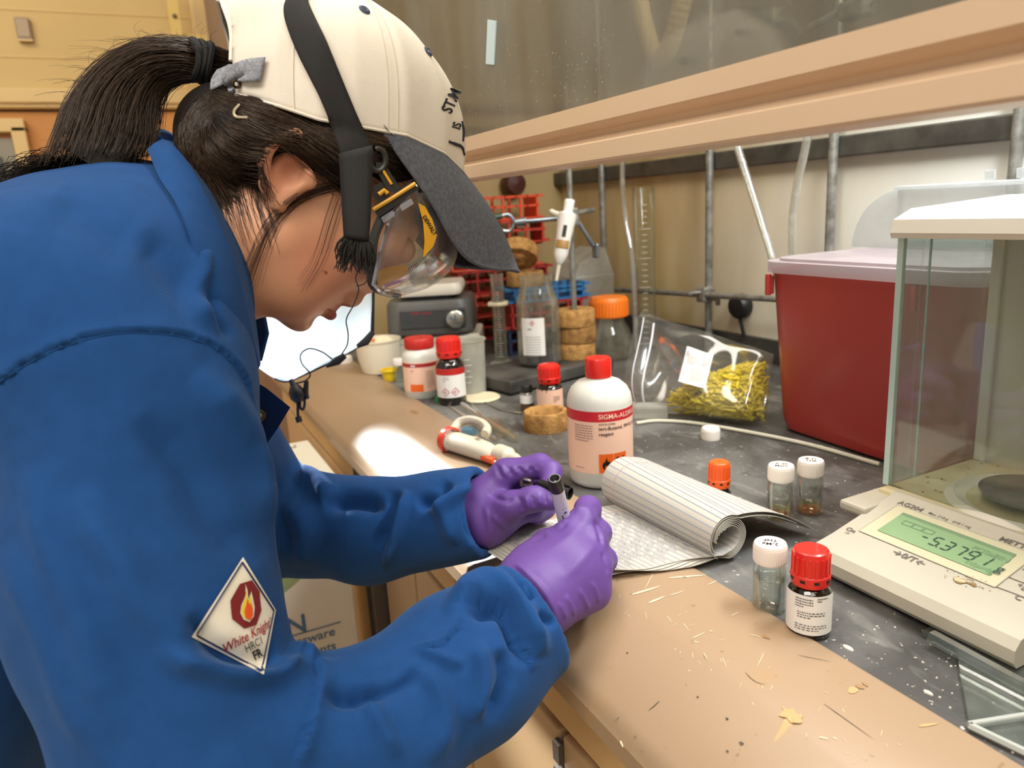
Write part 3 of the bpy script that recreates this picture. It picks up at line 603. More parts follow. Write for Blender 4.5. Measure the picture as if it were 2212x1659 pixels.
# --- white jar
p = (.454, 1.339); a = face(*p)
J = empty('white_jar', (*p, ZT), 0, 'white plastic jar with flat red lid and orange label patch', 'jar')
obj('body', lathe([(0, .001), (.031, 0), (.035, .004), (.035, .080), (.0335, .087), (.028, .093), (.026, .095), (.026, .099), (0, .099)], 40), 'poly_white', J, True, 45)
obj('lid', lathe([(0, .096), (.0275, .096), (.0285, .098), (.0285, .113), (.027, .116), (0, .117)], 36), 'red_cap_dull', J, True, 35)
label_patch(J, .035, a, .016, .073, -1.5, 1.5, 'label_pink'); label_patch(J, .035, a, .064, .071, -1.5, 1.5, 'band_dark', 'red_band', .0006)
obj('orange_patch', wrap(gridrect(-.012, 0, .026, .014, 6), .0357, a, .024), 'orange_label', J); obj('label_print', wrap(join(lines(-.015, .026, .012, 1, .003, .0035, 2)), .0359, a, .041), 'label_white', J); obj('small_print', wrap(join(lines(.016, .014, .016, 9, .0038, .001, 7), lines(-.018, .016, .006, 1, .003, .002, 2)), .0357, a, .041), 'ink_grey', J)
# --- vials
def vial(p, r, h, caph, label, fill=None, fm='liquid_clear', capm='white_cap', cap_text=None, rotz=0):
    v = empty('glass_vial', (*p, ZT), 0, label, 'vial', 'glass vials on the worktop'); t = .0011
    hb = h-caph
    obj('glass_wall', lathe([(0, .0005), (r-.002, 0), (r, .0025), (r, hb*.88), (r*.93, hb*.95), (r*.85, hb), (r*.85, hb+.004), (r*.85-t, hb+.004), (r*.85-t, hb), (r-t, hb*.88), (r-t, .003), (0, .0025)], 36), 'glass', v, True, 35)
    if fill: obj('liquid', lathe([(0, .003), (r-t-.0004, .0034), (r-t-.0004, fill), (r-t-.0015, fill-.0006), (0, fill-.0008)], 32), fm, v, True, 40)
    c = obj('cap', lathe([(0, hb), (r*.94, hb), (r*.98, hb+.001), (r*.98, h-.002), (r*.92, h), (0, h)], 36), capm, v, True, 35)
    obj('cap_ribs', ribs(r*.98, hb+.002, h-.003, 40, r*.03, .4), capm, c)
    if cap_text:
        a = face(*p) + math.pi/2 + rotz
        o = join(*[xf(xf(textvf(s, .0064, .012), None, (0, dy, 0)), rot('Z', math.degrees(a)), (0, 0, h+.0003)) for s, dy in cap_text])
        obj('marker_writing', o, 'ink_black', c)
    return v
vial((.438, .425), .014, .062, .017, 'full glass vial with white marked cap beside the front amber bottle', .030, cap_text=[('2-Me', .003), ('THF', -.004)], rotz=math.pi)
vial((.623, .549), .014, .061, .017, 'white-capped vial with shallow yellow liquid behind another vial', .009, 'liquid_yellow', cap_text=[('B-21', .003), ('THF', -.004)])
vial((.586, .556), .014, .061, .017, 'white-capped clear vial standing at the notebook page corner', .010, 'liquid_yellow', cap_text=[('A-20', .003), ('MeO', -.004)])
vial(tuple(onz(864, 824)[:2]), .0115, .050, .014, 'small white-capped vial beside the yellow cap', .012)
# --- orange-capped bottle, small black-capped vial
p = onz(1553, 1082)[:2]; OB = empty('orange_capped_bottle', (*p, ZT), 0, 'little brown bottle with orange ribbed cap behind the curled notebook', 'bottle')
obj('glass_body', lathe([(0, 0), (.013, 0), (.0135, .003), (.0135, .012), (.010, .018), (.0095, .022), (0, .022)], 28), 'amber_glass', OB, True); red_cap(OB, .0125, .019, .030, 'orange_cap')
p = (.569, 1.121); SV = empty('sample_vial', (*p, ZT), 0, 'small brown sample vial with black cap beside the torn-label bottle', 'vial')
obj('glass_body', lathe([(0, 0), (.012, 0), (.0128, .002), (.0128, .030), (.009, .034), (0, .034)], 24), 'glass_film', SV, True); obj('contents', lathe([(0, .001), (.0115, .001), (.0115, .014), (0, .014)], 24), mat('brown_liquid', '#6e431c', .3), SV, True)
obj('cap', lathe([(0, .033), (.0105, .033), (.0105, .044), (.009, .046), (0, .046)], 24), 'black_plastic', SV, True); label_patch(SV, .0128, face(*p), .014, .029, -1.2, 1.2, 'label_white', off=.0002)
# --- loose caps
def loose_cap(name, p, r, h, m, label, cat='cap', z=ZT):
    o = empty(name, (*p, z), 0, label, cat); obj('shell', lathe([(r*.85, .0), (r, .0), (r, h*.85), (r*.9, h), (0, h), (0, h*.9), (r*.85, h*.85)], 32, False), m, o, True, 35); obj('ribs', ribs(r, h*.1, h*.8, 36, r*.04, .4), m, o); return o
loose_cap('loose_cap', onz(1535, 947)[:2], .0135, .017, 'white_cap', 'small white screw cap lying alone in front of the tip bag')
p = onz(843, 822)[:2]; o = empty('yellow_cap', (*p, ZT), 0, 'little yellow plastic cap lying open side up beside the white mug', 'cap'); mat('yellow_plastic', '#e3c21c', .4)
obj('cup', lathe([(0, .002), (.012, 0), (.014, .004), (.016, .020), (.019, .021), (.019, .026), (.016, .026), (.013, .006), (0, .005)], 28, False), 'yellow_plastic', o, True, 35); obj('rim', lathe([(.016, .022), (.0205, .022), (.0205, .025), (.016, .025), (.016, .022)], 28, False), 'yellow_plastic', o, True, 35)
p = onz(748, 782, .904)[:2]; loose_cap('loose_cap', (p[0]-.005, p[1]), .02, .016, 'white_cap', 'white round lid lying at the far end of the sill', z=.9035)
g = tag(obj('green_stopper', lathe([(0, 0), (.005, 0), (.0058, .004), (.004, .011), (0, .012)], 16), mat('green_plastic', '#1f8a3a', .4), None, True), 'tiny green stopper beside the banded amber bottle', 'stopper'); g.location = (*onz(947, 868)[:2], ZT)
# --- mug with odds and ends
p = onz(822, 806)[:2]; M_ = empty('white_mug', (*p, ZT), 0, 'white porcelain mortar bowl holding small scraps at the far end', 'bowl'); mat('porcelain', '#dfd3bb', .3, coat=.3)
obj('bowl', lathe([(0, .002), (.030, 0), (.038, .006), (.046, .035), (.050, .074), (.053, .076), (.053, .079), (.049, .079), (.043, .04), (.034, .012), (0, .010)], 40, False), 'porcelain', M_, True, 35)
obj('scrap_lid', xf(lathe([(0, 0), (.02, 0), (.02, .008), (0, .009)], 20), rot('X', 35), (.012, -.004, .066)), 'cream', M_, True); obj('scrap_strip', box(-.02, .0, .07, .03, .008, .02, .002), 'orange_label', M_); obj('scrap_wad', xf(lathe([(0, 0), (.016, .004), (.018, .014), (.008, .02), (0, .02)], 10), rot('Y', 20), (-.016, -.01, .055)), mat('scrap_green', '#a8a878', .7), M_)
# --- cork rings
def cork_ring(pos, ro, ri, h, label, tilt=None, m='cork', cat='ring'):
    o = obj('cork_ring', lathe([(ri*.8, 0), (ro*.98, 0), (ro, h*.08), (ro*.97, h*.93), (ro*.94, h), (ri*1.08, h), (ri, h*.93), (ri*.8, .0)], 48, False), m, None, True, 35); o.location = Vector(pos)
    if tilt: o.rotation_euler = tilt
    return tag(o, label, 'cork ring', 'cork rings')
cork_ring((*onz(1180, 925)[:2], ZT), .0365, .026, .030, 'open cork ring lying in front beside the white reagent bottle')
# --- ring stand, rings on its rod
F0 = onz(1095, 862); ang = 12.
st = empty('ring_stand', (F0[0], F0[1], ZT), math.radians(ang), 'ring stand with dusty black slab base and steel rod', 'stand')
mat('slab_black', '#292724', .55, col2='#5a5650', vscale=12, bump=.2)
obj('base_slab', box(.155, .085, .0165, .28, .155, .025, .003), 'slab_black', st)
for x, y in ((.03, .02), (.28, .02), (.03, .15), (.28, .15)): obj('foot', box(x, y, .002, .02, .02, .004), 'black_plastic', st)
rp = np.array([.80, 1.335]); c_, s_ = math.cos(math.radians(-ang)), math.sin(math.radians(-ang)); d = rp - F0[:2]; rl = (c_*d[0]-s_*d[1], s_*d[0]+c_*d[1])
obj('rod', tube([(rl[0], rl[1], .02), (rl[0], rl[1], .58)], .0062, 14), 'rod_steel', st, True)
for k, lab in enumerate(('bottom one of three cork rings threaded on the ring stand rod', 'darker middle one of three cork rings on the ring stand rod', 'top one of three cork rings threaded on the ring stand rod')):
    cork_ring((rp[0]+(0, .002, -.001)[k], rp[1], ZT+.0295+k*.0345), (.0425, .044, .0445)[k], .012, .034, lab, m=('cork', 'cork_dark', 'cork')[k])
# clamp arm with green jaws, cross bar
cl = empty('clamp_arm', (rp[0], rp[1], 1.0), 0, 'steel three-prong clamp with green jaws on the ring stand', 'clamp')
zc = ony(1258, 468, rp[1])[2] - 1.0; L0 = ony(1235, 468, rp[1]) - np.array([rp[0], rp[1], 1.0])
mat('jaw_green', '#24402c', .5)
obj('boss', box(0, 0, zc, .028, .028, .04, .005), 'rod_steel', cl)
obj('arm', tube([(0, 0, zc), (-.095, .028, zc-.002)], .005, 10), 'galv', cl, True); obj('collar', tube([(-.090, .027, zc-.002), (-.112, .034, zc-.003)], [.009, .007], 12), 'galv', cl, True)
for s in (1, -1):
    j = obj('prong', tube(spline([(-.11, .034, zc-.003), (-.122, .038, zc-.003+s*.016), (-.14, .043, zc-.003+s*.014)], 8), .004, 8), 'galv', cl, True); obj('grip', tube([(-.135, .042, zc-.003+s*.014), (-.175, .054, zc-.003+s*.010)], [.006, .007], 8), 'jaw_green', j, True)
obj('cross_bar', tube([(-.01, 0, zc+.006), (.075, .03, zc+.012)], .0055, 10), 'rod_steel', cl, True); obj('wing_screw', join(tube([(.012, -.01, zc-.01), (.04, -.02, zc-.06)], .0045, 8), box(.044, -.022, zc-.07, .008, .02, .03, .003)), 'galv', cl)
# hanging pipette
mat('pip_white', '#e8e4da', .35); mat('pip_cream', '#d9cfb8', .4); mat('pip_brown', '#9a7338', .5)
def pipette(pos, M3, label):
    """axis along +z from tip to button"""
    q = empty('micropipette', pos, 0, label, 'pipette', 'micropipettes'); q.rotation_mode = 'QUATERNION'; q.rotation_quaternion = Matrix([list(x) for x in M3]).to_quaternion()
    bd = obj('body', lathe([(0, .035), (.006, .035), (.010, .045), (.0135, .06), (.0145, .11), (.017, .15), (.0175, .165), (.012, .170), (0, .171)], 28), 'pip_white', q, True, 40)
    obj('shaft', lathe([(0, -.01), (.003, -.01), (.004, .03), (.0055, .040), (0, .040)], 16), 'pip_cream', q, True)
    obj('plunger', lathe([(.007, .168), (.009, .170), (.0095, .192), (.0095, .200), (.0085, .203), (0, .204)], 20), 'pip_white', q, True, 35)
    obj('finger_rest', tube(spline([(0, -.014, .160), (0, -.026, .164), (0, -.031, .170)], 8), [.008, .008, .007, .007, .006, .006, .005, .004], 8), 'pip_cream', q, True)
    obj('volume_window', box(.0148, 0, .120, .003, .007, .03, .001), 'ink', bd); obj('colour_band', lathe([(.0138, .074), (.0147, .075), (.0150, .095), (.0145, .096)], 28, False, -.9, .9), 'pip_brown', bd, True)
    return q
tipw = at(1203, 598, 1.475); topw = at(1231, 430, 1.455); ax = topw-tipw; Lx = np.linalg.norm(ax); ax /= Lx; fw = -ax*0 + (CAM-tipw); fw -= ax*(fw@ax); fw /= np.linalg.norm(fw); sdv = np.cross(ax, fw)
q = pipette(tipw, np.stack([fw, sdv, ax], 1), 'white micropipette hung upright from the ring stand clamp'); q.scale = (Lx/.204*1.45, Lx/.204*1.45, Lx/.204)
# --- clear wide-mouth bottle on the slab
p = onz(1167, 786, .929)[:2]; a = face(*p)
CB = empty('clear_bottle', (*p, .929), 0, 'empty clear wide-mouth bottle with white label on the slab base', 'bottle')
obj('glass_wall', lathe([(0, .002), (.040, 0), (.0445, .006), (.0445, .118), (.042, .135), (.034, .158), (.032, .166), (.034, .168), (.034, .182), (.031, .184), (.029, .182), (.029, .166), (.0325, .155), (.040, .134), (.0425, .118), (.0425, .008), (0, .005)], 44), 'glass_film', CB, True, 35)
obj('dark_dregs', lathe([(0, .006), (.041, .006), (.041, .026), (0, .024)], 36), mat('purple_dregs', '#2e2440', .4), CB, True)
label_patch(CB, .0445, a-.28, .026, .102, -.55, .55, 'label_white'); obj('label_print', wrap(join(lines(0, -.014, .032, 9, .0052, .0012, 3), lines(-.002, .002, .016, 1, .004, .003, 4)), .0452, a-.28, .078), 'ink_grey', CB); obj('label_emblem', wrap(join(diamond(0, 0, .006), rect(0, 0, .002, .006)), .0452, a-.28, .092), 'band_red', CB)
# --- glass cylinders
def cylinder(name, p, r, h, label, z=ZT, collar=None, base=True, m='glass_film'):
    o = empty(name, (*p, z), 0, label, 'cylinder'); t = .0018
    obj('glass_wall', lathe([(0, .006), (r, .006), (r, h-.006), (r*1.08, h-.002), (r*1.08, h), (r-t, h), (r-t, .009), (0, .009)], 32), m, o, True, 35)
    if base: obj('foot', xf(lathe([(r*2.0, 0), (r*2.0, .004), (r*1.1, .008), (0, .008)], 6), None), 'frosted', o)
    obj('graduations', join(*[wrap(gridrect(0, 0, r*(1.0 if k % 5 == 0 else .5), .0007, 3), r+.0003, face(*p), .02+k*(h-.06)/24) for k in range(25)]), 'label_white', o)
    if collar: obj('guard_ring', xf(lathe([(r*1.02, 0), (r*1.7, .0), (r*1.8, .004), (r*1.7, .008), (r*1.02, .008)], 6, False), None, (0, 0, collar)), 'cream', o)
    return o
cylinder('measuring_cylinder', onz(1084, 786)[:2], .0145, .205, 'glass measuring cylinder with cream guard ring behind the slab', collar=.135)
p = onx(1395, 700, 1.04); cylinder('tall_cylinder', (1.04, p[1]), .026, p[2]*0 + .375, 'tall empty glass cylinder standing near the back wall', base=False, m='glass')
# --- beaker, dish
p = onz(1014, 850)[:2]; bk = empty('plastic_beaker', (*p, ZT), 0, 'cloudy plastic beaker with white graduations behind the amber bottle', 'beaker')
obj('wall', lathe([(0, .001), (.030, 0), (.033, .003), (.036, .103), (.039, .106), (.0385, .108), (.035, .105), (.032, .005), (0, .003)], 36), 'frosted', bk, True, 35); obj('graduations', join(*[wrap(gridrect(0, 0, .016 if k % 2 else .010, .0012, 4), .0352, face(*p), .03+k*.011) for k in range(6)]), 'label_white', bk)
p2 = onz(1040, 862)[:2]; d_ = tag(obj('filter_disc', lathe([(0, 0), (.034, 0), (.036, .003), (.033, .006), (0, .005)], 32), 'cream', None, True), 'cream filter disc lying in front of the plastic beaker', 'disc'); d_.location = (*p2, ZT)
# --- stirrer on a white box
p = onz(948, 772); wb = empty('white_box', (p[0], p[1], ZT), math.radians(-27), 'low white plastic box under the grey stirrer', 'box')
obj('case', box(0, 0, .034, .22, .16, .067, .006), 'dirty_white', wb); obj('lid_seam', box(0, 0, .050, .2205, .1605, .0015), 'ink_grey', wb)
mat('stirrer_grey', '#575550', .45, var=.1, vscale=15); mat('stirrer_dark', '#3c3b39', .4); mat('plate_white', '#e4dccb', .35)
sr = empty('magnetic_stirrer', (p[0]-.005, p[1], ZT+.068), math.radians(-27), 'grey magnetic stirrer with white top plate and silver knob', 'stirrer')
def rbox(w, d, h, r, z0, taper=1):
    pts = []
    for cx, cy, a0 in ((w/2-r, d/2-r, 0), (-w/2+r, d/2-r, 90), (-w/2+r, -d/2+r, 180), (w/2-r, -d/2+r, 270)):
        for k in range(7): t = math.radians(a0+15*k); pts.append((cx+r*math.cos(t), cy+r*math.sin(t)))
    n = len(pts); v = []; e = .006
    for z, s in ((z0, .96), (z0+e, 1), (z0+h-e*1.5, taper), (z0+h, taper*.95)): v += [(x*s, y*s, z) for x, y in pts]
    f = [tuple(reversed(range(n))), tuple(range(3*n, 4*n))] + [(j*n+i, j*n+(i+1) % n, (j+1)*n+(i+1) % n, (j+1)*n+i) for j in range(3) for i in range(n)]
    return v, f
hs = obj('housing', rbox(.205, .19, .078, .035, .004, .97), 'stirrer_grey', sr, True, 35)
for x in (-.07, .07):
    for y in (-.065, .065): obj('foot', xf(lathe([(.009, 0), (.01, .005)], 12), None, (x, y, 0)), 'black_plastic', sr)
obj('front_panel', box(.01, -.095, .042, .15, .006, .044, .002), 'stirrer_dark', hs); obj('top_plate', rbox(.155, .155, .026, .02, .092), 'plate_white', sr, True, 35); obj('plate_neck', box(0, 0, .086, .10, .10, .014), 'stirrer_dark', sr)
kb = obj('knob', xf(lathe([(0, 0), (.021, 0), (.022, .003), (.020, .014), (.017, .016), (0, .0165)], 28), rot('X', 90), (.062, -.097, .04)), 'chrome', sr, True, 35)
obj('pointer', box(.062, -.1145, .046, .002, .002, .01), 'ink', kb); obj('brand_print', xf(textvf('VWR  stirrer', .009, .01), MY, (-.015, -.0985, .056)), 'band_dark', hs); obj('lamp', box(-.05, -.0985, .038, .006, .002, .006), 'jaw_green', hs)
# --- test tube racks
mat('rack_red', '#c0331f', .5); mat('rack_orange', '#dd4a1c', .5); mat('rack_coral', '#d2543c', .5); mat('rack_dark', '#a3261c', .55); mat('rack_blue', '#2f6da3', .5); mat('rack_navy', '#22304a', .5)
def rack(pos, rz, m, label, w=.25, d=.09, h=.062):
    r = empty('tube_rack', pos, rz, label, 'rack', 'test tube racks')
    for z, nm in ((h-.006, 'top_shelf'), (h*.5, 'middle_shelf'), (.0, 'bottom_shelf')):
        n = 8; e = w/n; bars = [box(0, s*(d/2-.004), z+.003, w, .008, .006) for s in (-1, 0, 1)] + [box(-w/2+i*e, 0, z+.003, .007, d, .006) for i in range(n+1)]
        if nm == 'bottom_shelf': bars = [box(0, 0, .002, w, d, .004)]
        obj(nm, join(*bars), m, r)
    for s in (-1, 1): obj('end_plate', join(box(s*(w/2-.003), 0, h/2, .006, d, h), box(s*(w/2+.010), 0, h-.003, .02, d*.8, .006), box(s*(w/2+.010), 0, .003, .02, d*.8, .006)), m, r)
    for i in range(1, 5):
        for s in (-1, 1): obj('post', box(-w/2+i*w/5, s*(d/2-.004), h/2, .006, .006, h-.002), m, r)
    return r
mid = onx(1075, 690, .72)
nm = ['bottom dark red', 'second lowest coral', 'third dark red', 'fourth coral red', 'fifth red', 'topmost orange']
zz = ZT + .0005
for k in range(6):
    rack((.855 + (.012, 0, .02, -.004, .012, .0)[k], 1.845 + (.01, 0, .006, .012, 0, .004)[k], zz), math.radians((-6, -2, -8, -4, -6, -5)[k]), ('rack_dark', 'rack_coral', 'rack_dark', 'rack_coral', 'rack_red', 'rack_orange')[k], nm[k] + ' test tube rack in the tall stack behind the cap brim'); zz += .0628
zz = ZT + .0005
for k, (m, lab) in enumerate((('rack_navy', 'dark navy test tube rack at the bottom behind the clear bottle'), ('rack_dark', 'dark red test tube rack under the blue one'), ('rack_blue', 'blue test tube rack under the loose cork rings'))):
    rack((.858 + .004*k, 1.60 - .004*k, zz), math.radians(-14+4*k), m, lab, w=.18, d=.10, h=(.062, .062, .034)[k]); zz += (.0628, .0628, .0346)[k]
cork_ring((.825, 1.60, zz+.0006), .046, .03, .034, 'flat cork ring lying on the blue rack'); 
cork_ring((.815, 1.612, zz+.064), .047, .03, .034, 'tilted cork ring leaning on the flat one above the blue rack', (math.radians(-28), math.radians(26), 0))
# --- large orange-capped media bottle and tub behind the bag
p = onz(1322, 752)[:2]; p = (.93, 1.40); mb = empty('media_bottle', (*p, ZT), 0, 'clear media bottle with big orange ribbed cap behind the tip bag', 'bottle')
zt = ony(1320, 640, 1.40)[2]-ZT
obj('glass_wall', lathe([(0, .001), (.05, 0), (.053, .006), (.053, zt-.10), (.045, zt-.075), (.034, zt-.055), (.033, zt-.035), (.031, zt-.035), (.031, zt-.06), (.050, zt-.10), (.050, .006), (0, .004)], 36), 'glass_film', mb, True, 35)
c = obj('cap', lathe([(0, zt-.045), (.041, zt-.045), (.043, zt-.040), (.043, zt-.006), (.039, zt), (0, zt)], 40), mat('media_orange', '#ee7a1e', .45), mb, True, 35); obj('grip_ribs', ribs(.043, zt-.042, zt-.008, 36, .003), 'media_orange', c)
tb = empty('clear_tub', (1.022, 1.665, ZT), math.radians(-4), 'cloudy clear plastic tub with slanted top near the back corner', 'tub')
poly = [(-.053, 0), (.053, 0), (.058, .165), (.035, .235), (-.04, .20), (-.058, .165)]
v, f = extr_y(poly, -.07, .07); obj('wall', (v, f), 'frosted', tb); [obj('rim', box(0, s_*.071, .165, .116, .004, .006), 'frosted', tb) for s_ in (-1, 1)]
# --- red waste bin
mat('bin_red', '#b8423c', .30, spec=.5, var=.05, vscale=6); clear('lid_frost', (228, 222, 224), .10, .2, haze=.62, hazecol=(216, 204, 206), hscale=6, hlo=.1, hhi=.5); clear('flap_frost', (240, 242, 242), .08, .15, haze=.45, hazecol=(226, 230, 230), hscale=6, hlo=.1, hhi=.5)
wbn = empty('waste_bin', (.93, .641, ZT), math.radians(-2), 'large dark red plastic waste bin with translucent lid', 'bin')
def rrect(w, d, r, n=6):
    pts = []
    for cx, cy, a0 in ((w/2-r, d/2-r, 0), (-w/2+r, d/2-r, 90), (-w/2+r, -d/2+r, 180), (w/2-r, -d/2+r, 270)):
        for k in range(n+1): t = math.radians(a0+90*k/n); pts.append((cx+r*math.cos(t), cy+r*math.sin(t)))
    return pts
rings = [(.205, .28, .03, .0), (.222, .297, .035, .004), (.232, .307, .038, .02), (.262, .332, .042, .232), (.266, .336, .042, .236), (.266, .336, .042, .240)]
v = []; n = 28
for w, d, r, z in rings: v += [(x, y, z) for x, y in rrect(w, d, r)]
f = [tuple(reversed(range(n)))] + [(j*n+i, j*n+(i+1) % n, (j+1)*n+(i+1) % n, (j+1)*n+i) for j in range(len(rings)-1) for i in range(n)]
hv = len(v); v += [(x, y, .232) for x, y in rrect(.256, .326, .04)]; f += [(5*n+i, 5*n+(i+1) % n, hv+(i+1) % n, hv+i) for i in range(n)]
bo = obj('bin_body', (v, f), 'bin_red', wbn, True, 35)
for y in (.148, -.085): obj('latch', join(box(-.1345, y, .219, .007, .007, .030, .001), box(-.1315, y, .219, .004, .014, .026, .001)), 'bin_red', bo)
mat('bin_scratch', '#c07a78', .5); obj('embossed_line', xf(box(0, 0, 0, .0012, .062, .0022), rot('X', -3), (-.1262, .085, .175)), 'bin_scratch', bo)
v, f = prism(rrect(.276, .348, .046), .2365, .252); ld = obj('lid', (v, f), 'lid_frost', wbn, True, 35)
v, f = prism(rrect(.25, .32, .04), .252, .256); obj('lid_step', (v, f), 'lid_frost', ld, True, 35)
fp = obj('lid_flap', join(xf(box(0, 0, .045, .004, .25, .085, .0015), rot('Y', -6), (.075, -.02, .256)), xf(box(-.004, 0, .088, .012, .25, .005, .001), rot('Y', -6), (.075, -.02, .256))), 'flap_frost', wbn)
obj('flap_rib', join(*[xf(box(-.003, 0, z, .002, .24, .002), rot('Y', -6), (.075, -.02, .256)) for z in (.012, .032)]), 'flap_frost', fp); obj('hinge_tab', join(*[xf(box(0, y, .098, .004, .012, .012), rot('Y', -6), (.075, -.02, .256)) for y in (-.05, -.01)]), 'flap_frost', fp)
arc = [(0, 0)] + [(.085*math.cos(t), .085*math.sin(t)) for t in np.linspace(0, math.pi/2, 12)]
obj('flap_cheek', xf(([(x, 0, z) for x, z in arc] + [(x, .003, z) for x, z in arc], [tuple(range(13)), tuple(reversed(range(13, 26)))] + [(i, (i+1) % 13, 13+(i+1) % 13, 13+i) for i in range(13)]), rot('Z', 90), (.078, .105, .256)), 'flap_frost', fp)
# --- bag of yellow pipette tips
def tip_mat():
    m = bpy.data.materials.new('tip_yellow'); m.use_nodes = True; N = m.node_tree.nodes; L = m.node_tree.links; N.remove(N['Principled BSDF'])
    d = N.new('ShaderNodeBsdfDiffuse'); d.inputs[0].default_value = srgb('#fff064'); t = N.new('ShaderNodeBsdfTranslucent'); t.inputs[0].default_value = srgb('#fff480'); g = N.new('ShaderNodeBsdfTransparent'); g.inputs[0].default_value = srgb('#fff7a0')
    mx = N.new('ShaderNodeMixShader'); mx.inputs[0].default_value = .5; L.new(d.outputs[0], mx.inputs[1]); L.new(t.outputs[0], mx.inputs[2]); m2 = N.new('ShaderNodeMixShader'); m2.inputs[0].default_value = .12; L.new(mx.outputs[0], m2.inputs[1]); L.new(g.outputs[0], m2.inputs[2]); L.new(m2.outputs[0], N['Material Output'].inputs[0]); MATS['tip_yellow'] = m
clear('bag_film', (254, 254, 252), .07, .10, haze=.10, hazecol=(225, 222, 212), hscale=14, hlo=.3, hhi=.7); tip_mat()
bag = empty('tip_bag', (.72, .90, ZT), 0, 'clear zip bag of yellow pipette tips beside the red bin', 'bag')
bc = np.array([.72, .90, ZT]); e1 = onz(1640, 935)-onz(1345, 905); e1[2] = 0; Lb = np.linalg.norm(e1); e1 /= Lb; e2 = np.array([-e1[1], e1[0], 0.]); e2 = e2 if e2[0] > 0 else -e2; o0 = onz(1345, 908)
nu, nv = 40, 26; rb_ = random.Random(4)
nz = rng.normal(0, 1, (9, 8)); 
def bump2(u, v_): 
    s = 0
    for k in range(9): s += .0035*math.sin(nz[k][0]*9*u + nz[k][1]*7*v_ + nz[k][2]*3)
    return s
top = [(-.02, .155), (.02, .168), (.10, .157), (.25, .146), (.45, .136), (.7, .120), (.9, .108), (1.0, .100)]
def toph(u): return float(np.interp(u, [t[0] for t in top], [t[1] for t in top]))
Gf = np.zeros((nv+1, nu+1, 3)); Gb = Gf.copy()
for i in range(nv+1):
    for j in range(nu+1):
        u = -.05 + 1.04*j/nu; t = i/nv; H = toph(u); bulge = .058*math.sin(math.pi*min(1, t*1.05)**.75)*(.25+.75*min(1, max(0, u+.05)*2.0))*(1 if u < .9 else max(.5, (1.0-u)/.10))
        base = o0 + e1*(u*Lb) + e2*(.055 + .035*t)
        z = .002 + H*t; 
        Gf[i, j] = base - e2*(bulge + bump2(u, t)*(t*(1-t)*4)) + np.array([0, 0, z]); Gb[i, j] = base + e2*(bulge*.7 + bump2(u+2, t)*(t*(1-t)*4) + .001) + np.array([0, 0, z])
v1, f1 = sheet(Gf); v2, f2 = sheet(Gb); obj('bag_film', xf(join((v1, f1), (v2, [tuple(reversed(q)) for q in f2])), None, -bc), 'bag_film', bag, True, 180)
obj('zip_strip', xf(join(tube(spline([Gf[i, 6] - e2*.001 for i in range(0, nv+1, 4)], 20), .0016, 6), tube(spline([Gf[i, 3] - e2*.001 for i in range(0, nv+1, 4)], 20), .0009, 6)), None, -bc), mat('zip_white', '#e7e7ea', .4), bag, True)
i0, i1, j0, j1 = 12, 22, 17, 26
lab = np.array([[Gf[i, j] - e2*.0012 for j in range(j0, j1)] for i in range(i0, i1)]); lo_ = obj('paper_label', xf(sheet(lab), None, -bc), 'label_white', bag, True, 180)
lx = lab[5, -1]-lab[5, 0]; lz = lab[-1, 4]-lab[0, 4]; MM, oo = frame(lab[5, 4] - e2*.006, lx, lz); w_, h_ = np.linalg.norm(lx), np.linalg.norm(lz)
def conform(vf):
    v, f = vf; out = []
    for x, y, z in v:
        fu = min(max((x/w_+.5)*(j1-j0-1), 0), j1-j0-1.001); fv = min(max((y/h_+.5)*(i1-i0-1), 0), i1-i0-1.001); i, j = int(fv), int(fu); a_, b_ = fv-i, fu-j
        out.append(lab[i, j]*(1-a_)*(1-b_) + lab[i+1, j]*a_*(1-b_) + lab[i, j+1]*(1-a_)*b_ + lab[i+1, j+1]*a_*b_ - e2*.0012 - bc)
    return out, f
obj('label_print', conform(join(lines(-.15*w_, .30*h_, .45*w_, 5, .055*h_, .014*h_, 2), lines(.12*w_, -.02*h_, .5*w_, 8, .05*h_, .012*h_, 3), lines(-.40*w_, .36*h_, .10*w_, 3, .06*h_, .03*h_, 5), lines(.33*w_, .28*h_, .22*w_, 4, .055*h_, .02*h_, 8))), 'ink_grey', lo_)
